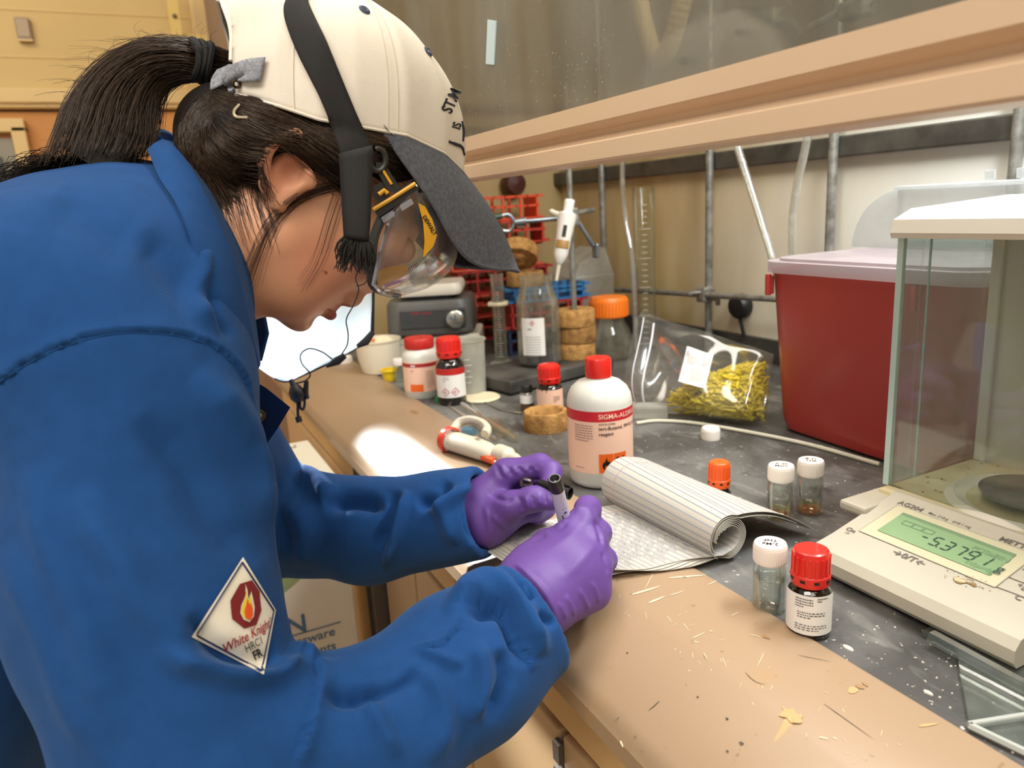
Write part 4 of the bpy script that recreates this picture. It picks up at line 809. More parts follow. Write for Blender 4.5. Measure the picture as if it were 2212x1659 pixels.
# tips: each a tapered cone, too many to count one by one in the heap
tv, tf = lathe([(.0003, 0), (.0019, .038), (.0025, .052), (.0020, .052), (.0008, .0)], 6, False); tips = []; shown = 0
cone = None
def bulge_at(u, t): return .058*math.sin(math.pi*min(1, max(0, t)*1.05)**.75)*(.25+.75*min(1, max(0, u+.05)*2.0))*(1 if u < .9 else max(.5, (1.0-u)/.10))
def inside_bag(p):
    q = p - o0; u = (q @ e1)/Lb; z = q[2]
    if not .22 < u < .975: return False
    t = (z-.002)/toph(u); d = q @ e2 - (.055 + .035*t); bl = bulge_at(u, t)
    return z > .0035 and t < min(.86, .15 + .95*(u-.16)) and -bl*.86 + .003 < d < bl*.6 - .003
k = 0; tries = 0
while k < 1500 and tries < 60000:
    tries += 1; u = .25 + .72*rb_.betavariate(2.4, 1.3); t = rb_.random(); bl = bulge_at(u, t)
    c = o0 + e1*(u*Lb) + e2*(.055 + .035*t + rb_.uniform(-.86, .6)*bl) + np.array([0, 0, .002 + toph(u)*t])
    az = rb_.uniform(0, 2*math.pi); el_ = rb_.uniform(-.7, .7); dr = np.array([math.cos(az)*math.cos(el_), math.sin(az)*math.cos(el_), math.sin(el_)])
    if not (inside_bag(c - dr*.026) and inside_bag(c + dr*.026)): continue
    m3, _ = frame((0, 0, 0), np.cross(dr, [.3, .2, .9]), np.cross(dr, np.cross(dr, [.3, .2, .9]))); m3 = np.stack([m3[:, 0], np.cross(dr, m3[:, 0]), dr], 1)
    tips.append(xf((tv, tf), m3, c - dr*.026 - bc)); k += 1
obj('pipette_tips', join(*tips), 'tip_yellow', bag, True, 60)['kind'] = 'stuff'
# orange box and small clear tip box behind the big bottle
p = onz(1312, 900); ob = empty('orange_box', (p[0]-.004, p[1]+.012, ZT), math.radians(-62), 'flat orange box half hidden behind the white reagent bottle', 'box')
obj('case', box(0, 0, .02, .04, .125, .04, .003), 'orange_label', ob); obj('lid_edge', box(0, 0, .033, .041, .126, .002), 'band_dark', ob)
p = onz(1405, 905); cb = empty('clear_tip_box', (p[0]+.004, p[1]+.004, ZT), math.radians(-40), 'small clear plastic case lying in front of the tip bag', 'case'); obj('shell', box(0, 0, .012, .055, .03, .023, .004), 'frosted', cb); obj('end_cap', box(-.03, 0, .012, .008, .032, .025, .002), 'frosted', cb)
# pale cord lying round the worktop
pts = [onz(1375, 918), onz(1420, 913), onz(1500, 918), onz(1640, 942), onz(1760, 968), onz(1900, 1008)]
tag(obj('pale_cord', tube(spline([(q[0], q[1], ZT+.003) for q in pts], 40), .003, 8), mat('cord_pale', '#cfc8b2', .5), None, True), 'pale plastic tubing lying in a curve before the bin and bag', 'tubing')
# --- glassware and tools lying near the pipette
def lying(name, a, b, r, m, label, cat, group=None, taper=None):
    A_ = np.array(onz(*a, ZT)); B_ = np.array(onz(*b, ZT)); A_[2] = B_[2] = ZT + r + .0004
    rr = np.linspace(r, taper if taper else r, 8); P_ = np.linspace(A_, B_, 8); P_[:, 2] = ZT + rr + .0004
    return tag(obj(name, tube(P_, rr, 12), m, None, True), label, cat, group)
lying('glass_tube', (1000, 882), (1118, 958), .006, 'glass_film', 'glass tube lying behind the white pipette, thickest one', 'tube', 'glass tubes')
lying('glass_pipette', (962, 872), (1072, 955), .0028, 'glass_film', 'thin glass dropper lying nearest the white pipette', 'tube', 'glass tubes', .0022)
lying('glass_pipette', (1004, 866), (1090, 940), .0025, 'glass', 'thin glass dropper lying behind the thick tube', 'tube', 'glass tubes')
pw = [onz(1015, 862), onz(1050, 872), onz(1085, 888), onz(1128, 895)]
tag(obj('spatula', tube(spline([(q[0], q[1], ZT+.003) for q in pw], 14), [.004, .004, .0035, .002] + [.0015]*7 + [.003, .0045, .004], 8, flat=.4), 'chrome', None, True), 'thin steel spatula lying before the black slab', 'spatula')
pp = [onz(1040, 905), onz(1085, 905), onz(1105, 935), onz(1080, 952)]
tag(obj('weighing_paper', join(sheet(np.array([[np.array([q[0], q[1], ZT+.0012+.002*abs(s)]) for q in (pp[0]*(1-t)+pp[1]*t + (pp[3]*(1-t)+pp[2]*t - pp[0]*(1-t)-pp[1]*t)*s for t in np.linspace(0, 1, 5))] for s in np.linspace(0, 1, 5)]), .0004)), 'glass_film'), 'scrap of clear film lying under the glass tube', 'film')
# the lying pipette on the sill
mat('pip_red', '#d8371c', .4); mat('pip_orange', '#e2581f', .4)
A_ = onz(968, 958, .913); B_ = onz(1080, 992, .913); C_ = onz(1150, 1022, .907)
ax = B_-A_; ax[2] = 0; ln = np.linalg.norm(ax); ax /= ln; sd_ = np.cross([0, 0, 1.], ax)
lp_ = empty('handheld_pipette', A_*[1, 1, 0] + [0, 0, .9045], 0, 'white hand pipette with red collar and orange ejector lying on the sill', 'pipette', 'micropipettes')
Mx = np.stack([ax, sd_, [0, 0, 1.]], 1)
def lx_(vf): return xf(vf, Mx)
hb = []
for x, hw, h in ((0, .010, .016), (.004, .0165, .026), (.02, .0175, .029), (.06, .0175, .029), (.085, .0165, .027), (.10, .014, .024), (.108, .010, .018)):
    hb.append([(x*ln/.115, hw*math.cos(t), h/2 + h/2*math.sin(t)) for t in np.linspace(0, 2*math.pi, 20, endpoint=False)])
V_ = [q for r_ in hb for q in r_]; nn = 20; Fc = [(j*nn+i, j*nn+(i+1) % nn, (j+1)*nn+(i+1) % nn, (j+1)*nn+i) for j in range(len(hb)-1) for i in range(nn)] + [tuple(reversed(range(nn))), tuple(range((len(hb)-1)*nn, len(hb)*nn))]
hd = obj('handle', lx_((V_, Fc)), 'pip_cream', lp_, True, 50)
obj('red_collar', lx_(xf(lathe([(.0155, -.006), (.0195, -.005), (.020, .004), (.0175, .006)], 24, False), rot('Y', 90), (.004, 0, .0148))), 'pip_red', lp_, True)
obj('finger_hook', lx_(tube(spline([(.0, .012, .026), (-.002, .026, .034), (.012, .036, .038), (.034, .040, .036), (.052, .034, .032), (.060, .022, .028)], 24), [.0062]*24, 10, flat=1.3)), 'pip_cream', lp_, True)
obj('plunger_button', lx_(tube([(.018, .018, .026), (.036, .022, .028)], [.008, .006], 14)), mat('steel_blue', '#5a7f93', .3, metal=.3), lp_, True)
obj('nose_cone', lx_(xf(lathe([(.013, 0), (.0135, .004), (.0125, .022), (.008, .026), (.007, .036), (.0035, .046), (.0025, .075), (0, .076)], 24), rot('Y', 90), (ln*.93, .004, .0145))), 'pip_cream', lp_, True, 35)
obj('orange_ejector', lx_(tube([(ln*.80, -.010, .010), (ln*1.02, -.012, .009)], [.006, .005], 12)), 'pip_orange', lp_, True); obj('ejector_arm', lx_(tube(spline([(ln*1.02, -.012, .009), (ln*1.12, -.012, .006), (ln*1.30, -.004, .008), (ln*1.45, .004, .012)], 14), .0025, 8)), 'pip_cream', lp_, True)
obj('flask_mark', lx_(xf(join(rect(0, -.003, .014, .0012), rect(0, .002, .0012, .012), rect(-.003, .0, .0012, .008), rect(.003, .007, .006, .001)), None, (ln*.62, .002, .0296))), 'ink', hd)
# ================================================================ analytical balance
mat('bal_body', '#b9b19f', .5, var=.08, vscale=12, bump=.05); mat('bal_top', '#d9d2c3', .45, var=.04, vscale=10); mat('bal_key', '#b0a896', .5, var=.1, vscale=25); mat('bal_dirty', '#cfc2a0', .55, col2='#bba77a', vscale=22); mat('bezel', '#c6be9e', .45)
def mat_lcd():
    m = mat('lcd', '#8ba67c', .25, spec=.4, emit=.06, col2='#809c72', vscale=10); return m
mat_lcd(); mat('lcd_seg', '#2e4a3c', .5); mat('lcd_ghost', '#718c68', .4); mat('pan_steel', '#8e8b84', .3, metal=.8, col2='#5d5953', vscale=30); mat('rust', '#8b6c40', .7); mat('maroon', '#4d2226', .4)
clear('draft_glass', (244, 248, 246), .055, .01, haze=.08, hazecol=(225, 225, 220), hscale=20, hlo=.5, hhi=.8); mat('glass_edge', '#b9cfc8', .2, spec=.6)
BX, BY = .512, .47           # front edge x, left side y ; local: x = into hood, y = towards +Y (left in view)
bal = empty('analytical_balance', (BX, BY-.1, ZT), 0, 'cream analytical balance with glass draft shield and green display', 'balance')
L_ = lambda vf: xf(vf, None, (-BX, -(BY-.1), -ZT))
y0, y1 = .262, .472
def hexa(p8): return [tuple(p) for p in p8], [(0, 1, 2, 3), (7, 6, 5, 4), (0, 4, 5, 1), (1, 5, 6, 2), (2, 6, 7, 3), (3, 7, 4, 0)]
# lower tray and keypad wedge (front lip z .918-.930, rises to .957)
poly = [(BX+.004, .907), (BX, .912), (BX, .922), (BX+.006, .929), (BX+.030, .9335), (BX+.108, .953), (BX+.114, .957), (BX+.118, .957), (BX+.118, .907)]
kb = obj('keypad_housing', L_(extr_y(poly, y0+.004, y1-.022)), 'bal_body', bal, True, 30)
obj('under_tray', L_(join(box(BX+.175, (y0+y1)/2, .9085, .32, y1-y0-.03, .009, .003))), 'bal_top', bal)
obj('platform', L_(box(BX+.225, (y0+y1)/2, .932, .22, y1-y0, .044, .006)), 'bal_dirty', bal)
obj('side_ledge', L_(box(BX+.10, y1-.010, .9445, .06, .03, .010, .003)), 'bal_body', bal)
for x in (.03, .31):
    for y in (y0+.03, y1-.045): obj('foot', L_(xf(lathe([(.010, 0), (.012, .002), (.012, .006)], 14), None, (BX+x, y, ZT))), 'black_plastic', bal)
# keypad surface artwork: plane from (BX+.030,.9335) to (BX+.108,.953)
k0 = np.array([BX+.030, 0, .9335]); k1 = np.array([BX+.108, 0, .953]); kd = (k1-k0)/np.linalg.norm(k1-k0); KL = np.linalg.norm(k1-k0); yc = (y0+.004+y1-.022)/2
KM = np.stack([[0, -1., 0], kd, np.cross([0, -1., 0], kd)], 1); KO = (k0+k1)/2; KO[1] = yc
def K(vf, off=.0004, dx=0, dy=0): return L_(xf(([(q[0]+dx, q[1]+dy, q[2]+off) for q in vf[0]], vf[1]), KM, KO))
bz_ = obj('display_bezel', K(join(rect(-.014, .004, .124, .054)), .0006), 'bezel', bal)
obj('display_rim', K(join(rect(-.014, .0312, .124, .0008), rect(-.014, -.0232, .124, .0008), rect(-.0762, .004, .0008, .054), rect(.0482, .004, .0008, .054)), .0009), 'bal_key', bz_)
lcd = obj('display_screen', K(rect(-.013, .0045, .102, .036), .0012), 'lcd', bal)
obj('display_shade', K(join(rect(-.013, .0205, .102, .004)), .0013), 'lcd_ghost', lcd)
# seven segment digits -5.3791 g
SEG = {'0': 'abcdef', '1': 'bc', '2': 'abged', '3': 'abgcd', '5': 'afgcd', '7': 'abc', '9': 'abcdfg', '-': 'g'}
def digit(ch, x, w=.0065, h=.0125, t=.0013, sl=.12):
    P_ = {'a': (0, h/2, w*.8, t), 'd': (0, -h/2, w*.8, t), 'g': (0, 0, w*.75, t), 'f': (-w/2, h/4, t, h*.42), 'b': (w/2, h/4, t, h*.42), 'e': (-w/2, -h/4, t, h*.42), 'c': (w/2, -h/4, t, h*.42)}
    o = []
    for s in SEG[ch]:
        v, f = rect(*P_[s]); o.append(([(x+q[0]+sl*q[1], q[1], 0) for q in v], f))
    return join(*o)
dg = [digit(c, -.027 + i*.0105) for i, c in enumerate('-53791')]; dg.append(rect(-.0125, -.0062, .0015, .0015))
obj('display_digits', K(join(*dg), .0018, 0, .001), 'lcd_seg', lcd); obj('display_unit', K(textvf('g', .013, .01), .0018, .040, -.002), 'lcd_seg', lcd)
obj('display_icons', K(join(*[join(rect(x, .0128, .009, .0006), rect(x, .0068, .009, .0006), rect(x-.0045, .0098, .0006, .006), rect(x+.0045, .0098, .0006, .006)) for x in (-.050, -.040, -.030)]), .0016), 'lcd_ghost', lcd)
obj('display_ghost_print', K(join(xf(textvf('POSaBIN', .008, .005), None, (.024, .011, 0)), xf(textvf('ctlpxdg', .008, .005), None, (.027, -.008, 0))), .0015), 'lcd_ghost', lcd)
pr_ = lambda s, sz, dx, dy, nm='print', b_=.01: obj(nm, K(textvf(s, sz, b_), .0007, dx, dy), 'ink_grey', kb)
pr_('AG204', .0085, -.066, .0355, 'model_print', .015); pr_('METTLER TOLEDO', .0085, .052, .0355, 'maker_print', .02); pr_('Max 210 g   d=0.1 mg', .0045, -.028, .0355, 'range_print')
pr_('\u21920/T\u2190', .0095, -.020, -.0305, 'tare_print', .02); pr_('On', .0075, -.082, -.0265, 'on_print', .02); pr_('off', .004, -.082, -.032, 'off_print'); pr_('C', .008, .0665, -.0235, 'clear_print', .02)
pr_('1/10 d', .0065, .068, .0185, 'key_print', .02); pr_('Cal', .0045, .068, .013, 'key_print')
obj('key_icon', K(join(rect(.066, .0055, .008, .0008), rect(.066, -.0005, .008, .0008), rect(.0622, .0025, .0008, .006), rect(.069, .0025, .008, .0008), ([(.0725, .0045, 0), (.0755, .0025, 0), (.0725, .0005, 0)], [(0, 2, 1)])), .0007), 'ink_grey', kb)
obj('key_icon', K(join(rect(.066, -.0095, .008, .0008), rect(.066, -.0135, .008, .0008), rect(.0625, -.0115, .0008, .004), ([(.0605, -.0075, 0), (.0605, -.0115, 0), (.0575, -.0095, 0)], [(0, 2, 1)])), .0007), 'ink_grey', kb)
mat('groove', '#5e5443', .7)
gr = []
for pts in ([(.050, .025), (.080, .025), (.094, .019)], [(.050, .009), (.079, .009), (.094, .003)], [(.048, -.006), (.077, -.006), (.094, -.012)], [(.045, -.022), (.074, -.021), (.094, -.027)]):
    P3 = spline([(x, y, 0) for x, y in pts], 12); T = np.gradient(P3, axis=0); S = np.stack([-T[:, 1], T[:, 0], 0*T[:, 0]], 1); S /= np.linalg.norm(S, axis=1)[:, None]; gr.append(sheet(np.stack([P3-S*.0004, P3+S*.0004], 1)))
obj('key_grooves', K(join(*gr), .0006), 'groove', kb)
def kblot(x, y, r, seed):
    g = random.Random(seed); n = 14; v = [(x, y, 0)] + [(x + r*g.uniform(.5, 1.2)*1.3*math.cos(i*2*math.pi/n), y + r*g.uniform(.5, 1.2)*.8*math.sin(i*2*math.pi/n), 0) for i in range(n)]
    return v, [(0, 1+i, 1+(i+1) % n) for i in range(n)]
obj('rust_stain', K(join(kblot(.026, -.032, .0052, 1), kblot(.035, -.030, .003, 2), *[kblot(.03+rng.normal(0, .009), -.029+rng.normal(0, .004), rng.uniform(.0003, .0009), k) for k in range(46)]), .0008), 'rust', kb)
obj('stain_core', K(kblot(.025, -.032, .0042, 5), .0010), 'bal_dirty', kb); obj('maroon_dot', K(lathe([(0, 0), (.0034, 0)], 18, False), .0009, .083, -.029), 'maroon', kb)
# weighing chamber
cx0, cx1, zc0, zc1 = BX+.128, BX+.272, .954, 1.200
obj('rear_housing', L_(join(box(cx1+.012, (y0+y1)/2, (zc0+zc1+.03)/2, .024, y1-y0, zc1-zc0+.03, .006))), 'bal_body', bal)
obj('top_cover', L_(join(extr_y([(cx0-.006, 1.200), (cx0-.008, 1.205), (cx0-.004, 1.217), (cx0+.02, 1.226), (cx1+.024, 1.232), (cx1+.024, 1.200)], y0-.004, y1+.004))), 'bal_top', bal, True, 25)
obj('front_glass', L_(box(cx0+.003, (y0+y1)/2, (zc0+zc1)/2, .004, y1-y0-.002, zc1-zc0)), 'draft_glass', bal)
for y, nm in ((y1-.004, 'side_glass'), (y0+.004, 'side_glass')):
    s = obj(nm, L_(join(box((cx0+cx1)/2+.003, y, (zc0+zc1)/2, cx1-cx0-.006, .004, zc1-zc0))), 'draft_glass', bal)
obj('glass_edge_strip', L_(join(box(cx0+.0025, y1-.002, (zc0+zc1)/2, .005, .006, zc1-zc0), box(cx0+.045, y1-.0015, (zc0+zc1)/2, .0012, .002, zc1-zc0))), 'glass_edge', bal)
obj('corner_post', L_(join(box(cx1-.004, y1-.012, (zc0+zc1)/2, .012, .012, zc1-zc0, .002), box(cx1-.004, y0+.012, (zc0+zc1)/2, .012, .012, zc1-zc0, .002), box(cx1-.002, (y0+y1)/2, (zc0+zc1)/2, .006, y1-y0-.03, zc1-zc0))), 'bal_top', bal)
px_, py_ = BX+.195, (y0+y1)/2 - .002
ch = obj('chamber_floor', L_(xf(lathe([(.055, 0), (.062, .002), (.066, .0045), (.070, .002), (.073, 0)], 40, False), None, (px_, py_, .954))), 'bal_top', bal, True)
obj('weighing_pan', L_(xf(lathe([(0, .010), (.044, .010), (.0455, .0095), (.0455, .007), (.040, .006), (.006, .004), (.006, -.001)], 44, False), None, (px_, py_, .956))), 'pan_steel', bal, True, 35)
rr_ = [kblot(0, 0, .002, 3)]
sp = []
for k in range(120):
    g = random.Random(k); x = BX+.135+.13*g.random(); y = y0+.01+(y1-y0-.02)*g.random(); r = g.uniform(.0004, .0016)
    if (x-px_)**2+(y-py_)**2 < .075**2: continue
    sp.append(([(x+r*math.cos(a), y+r*math.sin(a), .9546) for a in np.linspace(0, 2*math.pi, 7, endpoint=False)], [tuple(range(7))]))
obj('powder_specks', L_(join(*sp)), 'rust', bal)['kind'] = 'stuff'
# acrylic sheet under the balance
clear('acrylic', (215, 220, 215), .12, .08, haze=.45, hazecol=(175, 178, 172), hscale=30); mat('acrylic_edge', '#a9aaa2', .3, spec=.6)
pa = onz(2010, 1385); pb = onz(2085, 1590)
pl = empty('acrylic_sheet', (.52, .22, ZT), 0, 'clear acrylic sheet lying partly under the balance at the lower right', 'sheet')
g4 = [np.array([.507, .335]), np.array([.53, .345]), np.array([.545, .10]), np.array([.432, .245])]
T3 = np.array([.52, .22, ZT])
v, f = prism([(.437, .249), (.470, .06), (.70, .06), (.70, .25), (.53, .335), (.507, .332), (.508, .305)], ZT+.0008, ZT+.0045)
obj('plate', xf((v, f), None, -T3), 'acrylic', pl)
obj('bevelled_edge', xf(join(tube([(.437, .249, ZT+.003), (.470, .06, ZT+.003)], .0028, 6), tube([(.437, .2495, ZT+.003), (.508, .226, ZT+.003)], .0028, 6)), None, -T3), 'acrylic_edge', pl)
tag(obj('acrylic_strip', xf(box(0, 0, .007, .22, .022, .010, .002), rot('Z', -66), (.490, .235, ZT)) if 0 else join(tube([onz(2012, 1375, ZT+.008), onz(2240, 1500, ZT+.006)], .006, 6, flat=.9)), 'acrylic'), 'clear acrylic strip lying against the front of the balance', 'strip')
# white crumbs on the worktop
mat('crumb', '#cfc7b5', .8); cr = []
for k in range(170):
    g = random.Random(500+k); px = g.uniform(1640, 2200); py = g.uniform(1230, 1655)
    p = onz(px, py); 
    if p[0] < .436 or p[0] > .8: continue
    r = g.uniform(.0003, .0011); cr.append(xf(lathe([(0, 0), (r, 0), (r*.7, r*.7), (0, r*.8)], 6), None, (p[0], p[1], ZT)))
tag(obj('powder_crumbs', join(*cr), 'crumb'), 'white powder crumbs scattered on the dark worktop before the balance', 'powder', kind='stuff')
for px, py, r, i in ((1832, 1400, .0035, 0), (2005, 1497, .0026, 1)):
    o = tag(obj('powder_lump', lathe([(0, 0), (r, 0), (r*.9, .0008), (r*.4, .0014), (0, .0015)], 12), 'crumb', None, True), ('white powder lump on the worktop behind the front amber bottle', 'white powder lump on the worktop near the acrylic sheet')[i], 'powder'); o.location = onz(px, py); o.scale = (.7, 1.4, 1)
# ================================================================ notebook with curled pages, pen, vial and pen cap
mat('paper', '#b8b2a6', .7, var=.03, vscale=30); mat('paper_edge', '#cfc6b2', .75); mat('rule_blue', '#8895b0', .8); mat('margin_red', '#dcaeb4', .8); mat('ink_pen', '#5c5b7c', .7)
nb = empty('notebook', (.40, .60, ZT), 0, 'open lined notebook with handwriting and curled-back pages under the gloves', 'notebook'); NT = -np.array([.40, .60, ZT])
YN, YFAR = .503, .662
def ext(path, y0, y1, n=18, skew=None):
    """path: (x, z) list ; extruded along y, growing a bit to the far end"""
    G = np.zeros((len(path), n, 3)); ys = np.linspace(y0, y1, n)
    for i, (x, z) in enumerate(path):
        for j, y in enumerate(ys): G[i, j] = (x + (skew(x, z, (y-y0)/(y1-y0)) if skew else 0), y, z)
    return G
# flat left pages: from the sill to the roll
def zflat(x): return .9048 + (.0035 if x > .36 else 0)*math.sin(min(1, (x-.36)/.08)*math.pi) 
# roll: centre (xc, zc), radius r(t) grows to the far end
def ring(y, th, dr=0):
    t = (y-YN)/(YFAR-YN); r = .022 + .005*t + dr; xc = .464 - .004*t; zc = .9065 + .022 + .005*t
    return np.array([xc + r*math.cos(th), y, zc + r*math.sin(th)])
ys = np.linspace(YN, YFAR, 26)
def stack_layer(k):
    """one page of the lower stack: flat, then round the right side and spiralling in"""
    G = []; zo = k*.0011
    for x in np.linspace(.288 + .004*k, .455, 22):
        G.append([np.array([x - .02*(y-YN)/(YFAR-YN) + (.012*math.sin(y*60+k) if 0 else 0), y + .050*(.46-x)/.17*(1-.5*(y-YN)/(YFAR-YN)) + .004*math.sin(x*70+k), .9049 + zo + (.0045*math.sin((x-.288)/.167*math.pi*1.5)**2 if x > .34 else 0)]) for y in ys])
    for th in np.linspace(-math.pi*.48, math.pi*(1.05 - .09*k), 26): G.append([ring(y, th, -.0005 - zo*1.6 - max(0, th)*.0020) for y in ys])
    return np.array(G)
layers = [stack_layer(k) for k in range(5)]
for k, G in enumerate(layers):
    if k in (0, 1, 2, 3, 4): obj('page', xf(sheet(G, -.0006), None, NT), 'paper', nb, True, 60)
# outer sheet: from under the left side, over the top, tail running down to the right
def outer(off=0):
    G = []
    for th in np.linspace(math.pi*1.30, math.pi*.36, 26): G.append([ring(y, th, .0012 + off) for y in np.linspace(YN, YFAR+.012, 26)])
    last = G[-1]
    for s in np.linspace(.06, 1, 18):
        row = []
        for j, y in enumerate(np.linspace(YN, YFAR+.012, 26)):
            p = last[j]; L = .105 - .035*(j/25.); tz = p[2]*(1-s**1.15) + (.9035 + .004)*s**1.15 + .010*math.sin(s*math.pi)*.8
            row.append(np.array([p[0] + L*s, y + .0*s, tz + off]))
        G.append(row)
    return np.array(G)
Go = outer(); obj('curled_page', xf(sheet(Go, -.0005), None, NT), 'paper', nb, True, 60)
Gi = outer(-.0022)[2:40]; obj('curled_page', xf(sheet(Gi, -.0005), None, NT), 'paper', nb, True, 60)
def ribbon(P_, w, nrm, off=.0005):
    P_ = np.asarray(P_); T = np.gradient(P_, axis=0); N_ = np.asarray(nrm); S = np.cross(T, N_); S /= np.linalg.norm(S, axis=1)[:, None] + 1e-12
    Q = P_ + N_*off; return sheet(np.stack([Q - S*w/2, Q + S*w/2], 1))
def gnorm(G):
    n = np.cross(np.gradient(G, axis=1), np.gradient(G, axis=0)); n /= np.linalg.norm(n, axis=2)[..., None] + 1e-12
    return n
No = gnorm(Go); s_ = -1 if No[14, 12, 2] < 0 else 1; No = No*s_
# ruled lines run along the roll at even paper distance
arc_ = np.concatenate([[0], np.cumsum(np.linalg.norm(np.diff(Go[:, 13], axis=0), axis=1))])
def at_arc(G, a_): 
    i = int(np.clip(np.searchsorted(arc_, a_)-1, 0, len(arc_)-2)); t = (a_-arc_[i])/(arc_[i+1]-arc_[i]); return G[i]*(1-t)+G[i+1]*t
rl = [ribbon(at_arc(Go, a_), .0006, at_arc(No, a_)) for a_ in np.arange(.006, arc_[-1]-.004, .0071)]
obj('ruled_lines', xf(join(*rl), None, NT), 'rule_blue', nb)
obj('margin_line', xf(join(ribbon(Go[:, 22], .0008, No[:, 22], .0007)), None, NT), 'margin_red', nb)
rl = [ribbon(at_arc(Go, a_), .0006, -at_arc(No, a_), .0012) for a_ in np.arange(.006, arc_[-1]-.004, .0071)]
obj('ruled_lines', xf(join(*rl), None, NT), 'rule_blue', nb)
Gt = layers[4]; Nt = gnorm(Gt); sg = -1 if Nt[5, 12, 2] < 0 else 1; Nt = Nt*sg
arc_ = np.concatenate([[0], np.cumsum(np.linalg.norm(np.diff(Gt[:, 13], axis=0), axis=1))])
obj('ruled_lines', xf(join(*[ribbon(at_arc(Gt, a_), .0006, at_arc(Nt, a_), .0011) for a_ in np.arange(.007, arc_[-1]-.002, .0071)]), None, NT), 'rule_blue', nb)
obj('margin_line', xf(join(*[ribbon(Gt[:22, j], .0008, Nt[:22, j], .0012) for j in (22,)]), None, NT), 'margin_red', nb)
hw_ = []
g = random.Random(11)
for row, a_ in enumerate(np.arange(.0105, .165, .0071)):
    ln_ = at_arc(Gt, a_); nn_ = at_arc(Nt, a_); j = 1 + g.random()*3
    while j < 20:
        wl = g.uniform(1.2, 3.2); js = np.linspace(j, min(j+wl, 21), int(10*wl)); P_ = []
        for jj in js:
            i = int(min(jj, 24)); t = jj-i; p = ln_[i]*(1-t)+ln_[i+1]*t; P_.append(p + np.array([g.uniform(-.0018, .0018), 0, 0]) + nn_[i]*.0013)
        P_ = np.array(P_); hw_.append(ribbon(P_, .00045, np.tile([0, 0, 1.], (len(P_), 1)), 0)); j += wl + g.uniform(.4, 1.0)
obj('handwriting', xf(join(*hw_), None, NT), 'ink_pen', nb)
# pen
mat('pen_grey', '#cfccd4', .35); mat('pen_black', '#1d1b1a', .3, spec=.6); mat('pen_print', '#3a3d52', .6)
tipP = np.array([.326, .560, .912]); topP = at(1198, 1033, .628)
ax = topP-tipP; PL = np.linalg.norm(ax); ax /= PL; fw = CAM-topP; fw -= ax*(fw@ax); fw /= np.linalg.norm(fw); PM = np.stack([fw, np.cross(ax, fw), ax], 1)
pen = empty('marker_pen', tipP, 0, 'grey and black marker pen held upright in the right glove', 'pen')
obj('barrel', xf(lathe([(0, .020), (.0045, .020), (.0058, .028), (.0060, .05), (.0060, PL-.015), (.0062, PL-.013), (0, PL-.013)], 24), PM), 'pen_grey', pen, True, 40)
obj('end_plug', xf(lathe([(0, PL-.014), (.0063, PL-.014), (.0060, PL-.003), (.0052, PL), (.0042, PL), (.0015, PL-.004), (0, PL-.004)], 24), PM), 'pen_black', pen, True, 35)
obj('nib_holder', xf(lathe([(0, .004), (.0014, .004), (.0024, .012), (.0045, .021), (0, .022)], 18), PM), 'pen_black', pen, True); obj('nib', xf(lathe([(0, 0), (.0005, .0), (.0008, .005), (0, .005)], 10), PM), 'ink', pen)
obj('barrel_print', xf(wrap(join(*[rect(x, y, w, h) for x, y, w, h in ((0, 0, .0016, .010), (.0022, .001, .0011, .008), (-.0022, .014, .001, .012), (.001, .022, .003, .0022), (.001, .027, .004, .001))]), .00615, 0.25, PL-.062), PM), 'pen_print', pen)
# ================================================================ the person
from mathutils.bvhtree import BVHTree
person = empty('person', (-.30, .72, 0), 0, 'person in blue lab coat, white cap and goggles bending over the notebook, writing', 'person'); PT = -np.array([-.30, .72, 0])
def mat_skin():
    return mat('skin', '#c98c6b', .5, spec=.35, sss=.12, attr='Col', var=.05, vscale=40, bump=.04, bscale=500)
mat_skin()
def mat_coat():
    m = mat('coat_blue', '#1e4880', .85, spec=.12, sheen=.14, var=.12, vscale=60, bump=.12, bscale=900)
    nt = m.node_tree; N = nt.nodes; L = nt.links; b = N['Principled BSDF']; b.inputs['Sheen Tint'].default_value = (.45, .65, 1, 1)
    tc = N.new('ShaderNodeTexCoord'); mp = N.new('ShaderNodeMapping'); mp.inputs['Rotation'].default_value = (.6, .5, .7); L.new(tc.outputs['Object'], mp.inputs[0])
    w = N.new('ShaderNodeTexWave'); w.inputs['Scale'].default_value = 420; w.inputs['Distortion'].default_value = 1.2; w.inputs['Detail'].default_value = 1; L.new(mp.outputs[0], w.inputs[0])
    old = b.inputs['Normal'].links[0].from_node; bp = N.new('ShaderNodeBump'); bp.inputs['Strength'].default_value = .12; bp.inputs['Distance'].default_value = .001
    L.new(w.outputs[0], bp.inputs['Height']); L.new(old.outputs[0], bp.inputs['Normal']); L.new(bp.outputs[0], b.inputs['Normal']); return m
mat_coat()
mat('hair_dark', '#140d09', .6, spec=.15); mat('hair_brown', '#46321f', .42, spec=.5, col2='#20140c', vscale=300); mat('hair_thin', '#2a1a10', .5)
mat('glove', '#664590', .48, spec=.4, var=.07, vscale=25, bump=.08, bscale=160)
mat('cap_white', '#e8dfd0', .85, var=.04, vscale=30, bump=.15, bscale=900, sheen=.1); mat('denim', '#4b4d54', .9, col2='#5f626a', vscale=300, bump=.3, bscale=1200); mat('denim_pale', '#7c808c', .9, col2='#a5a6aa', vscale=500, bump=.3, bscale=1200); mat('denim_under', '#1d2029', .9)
mat('strap_black', '#1b1918', .8, bump=.2, bscale=1500); mat('thread', '#15120f', .8); mat('cap_thread', '#1c222c', .8); mat('goggle_black', '#25241f', .4); mat('goggle_yellow', '#e0a41c', .4)
BLK = 1e9
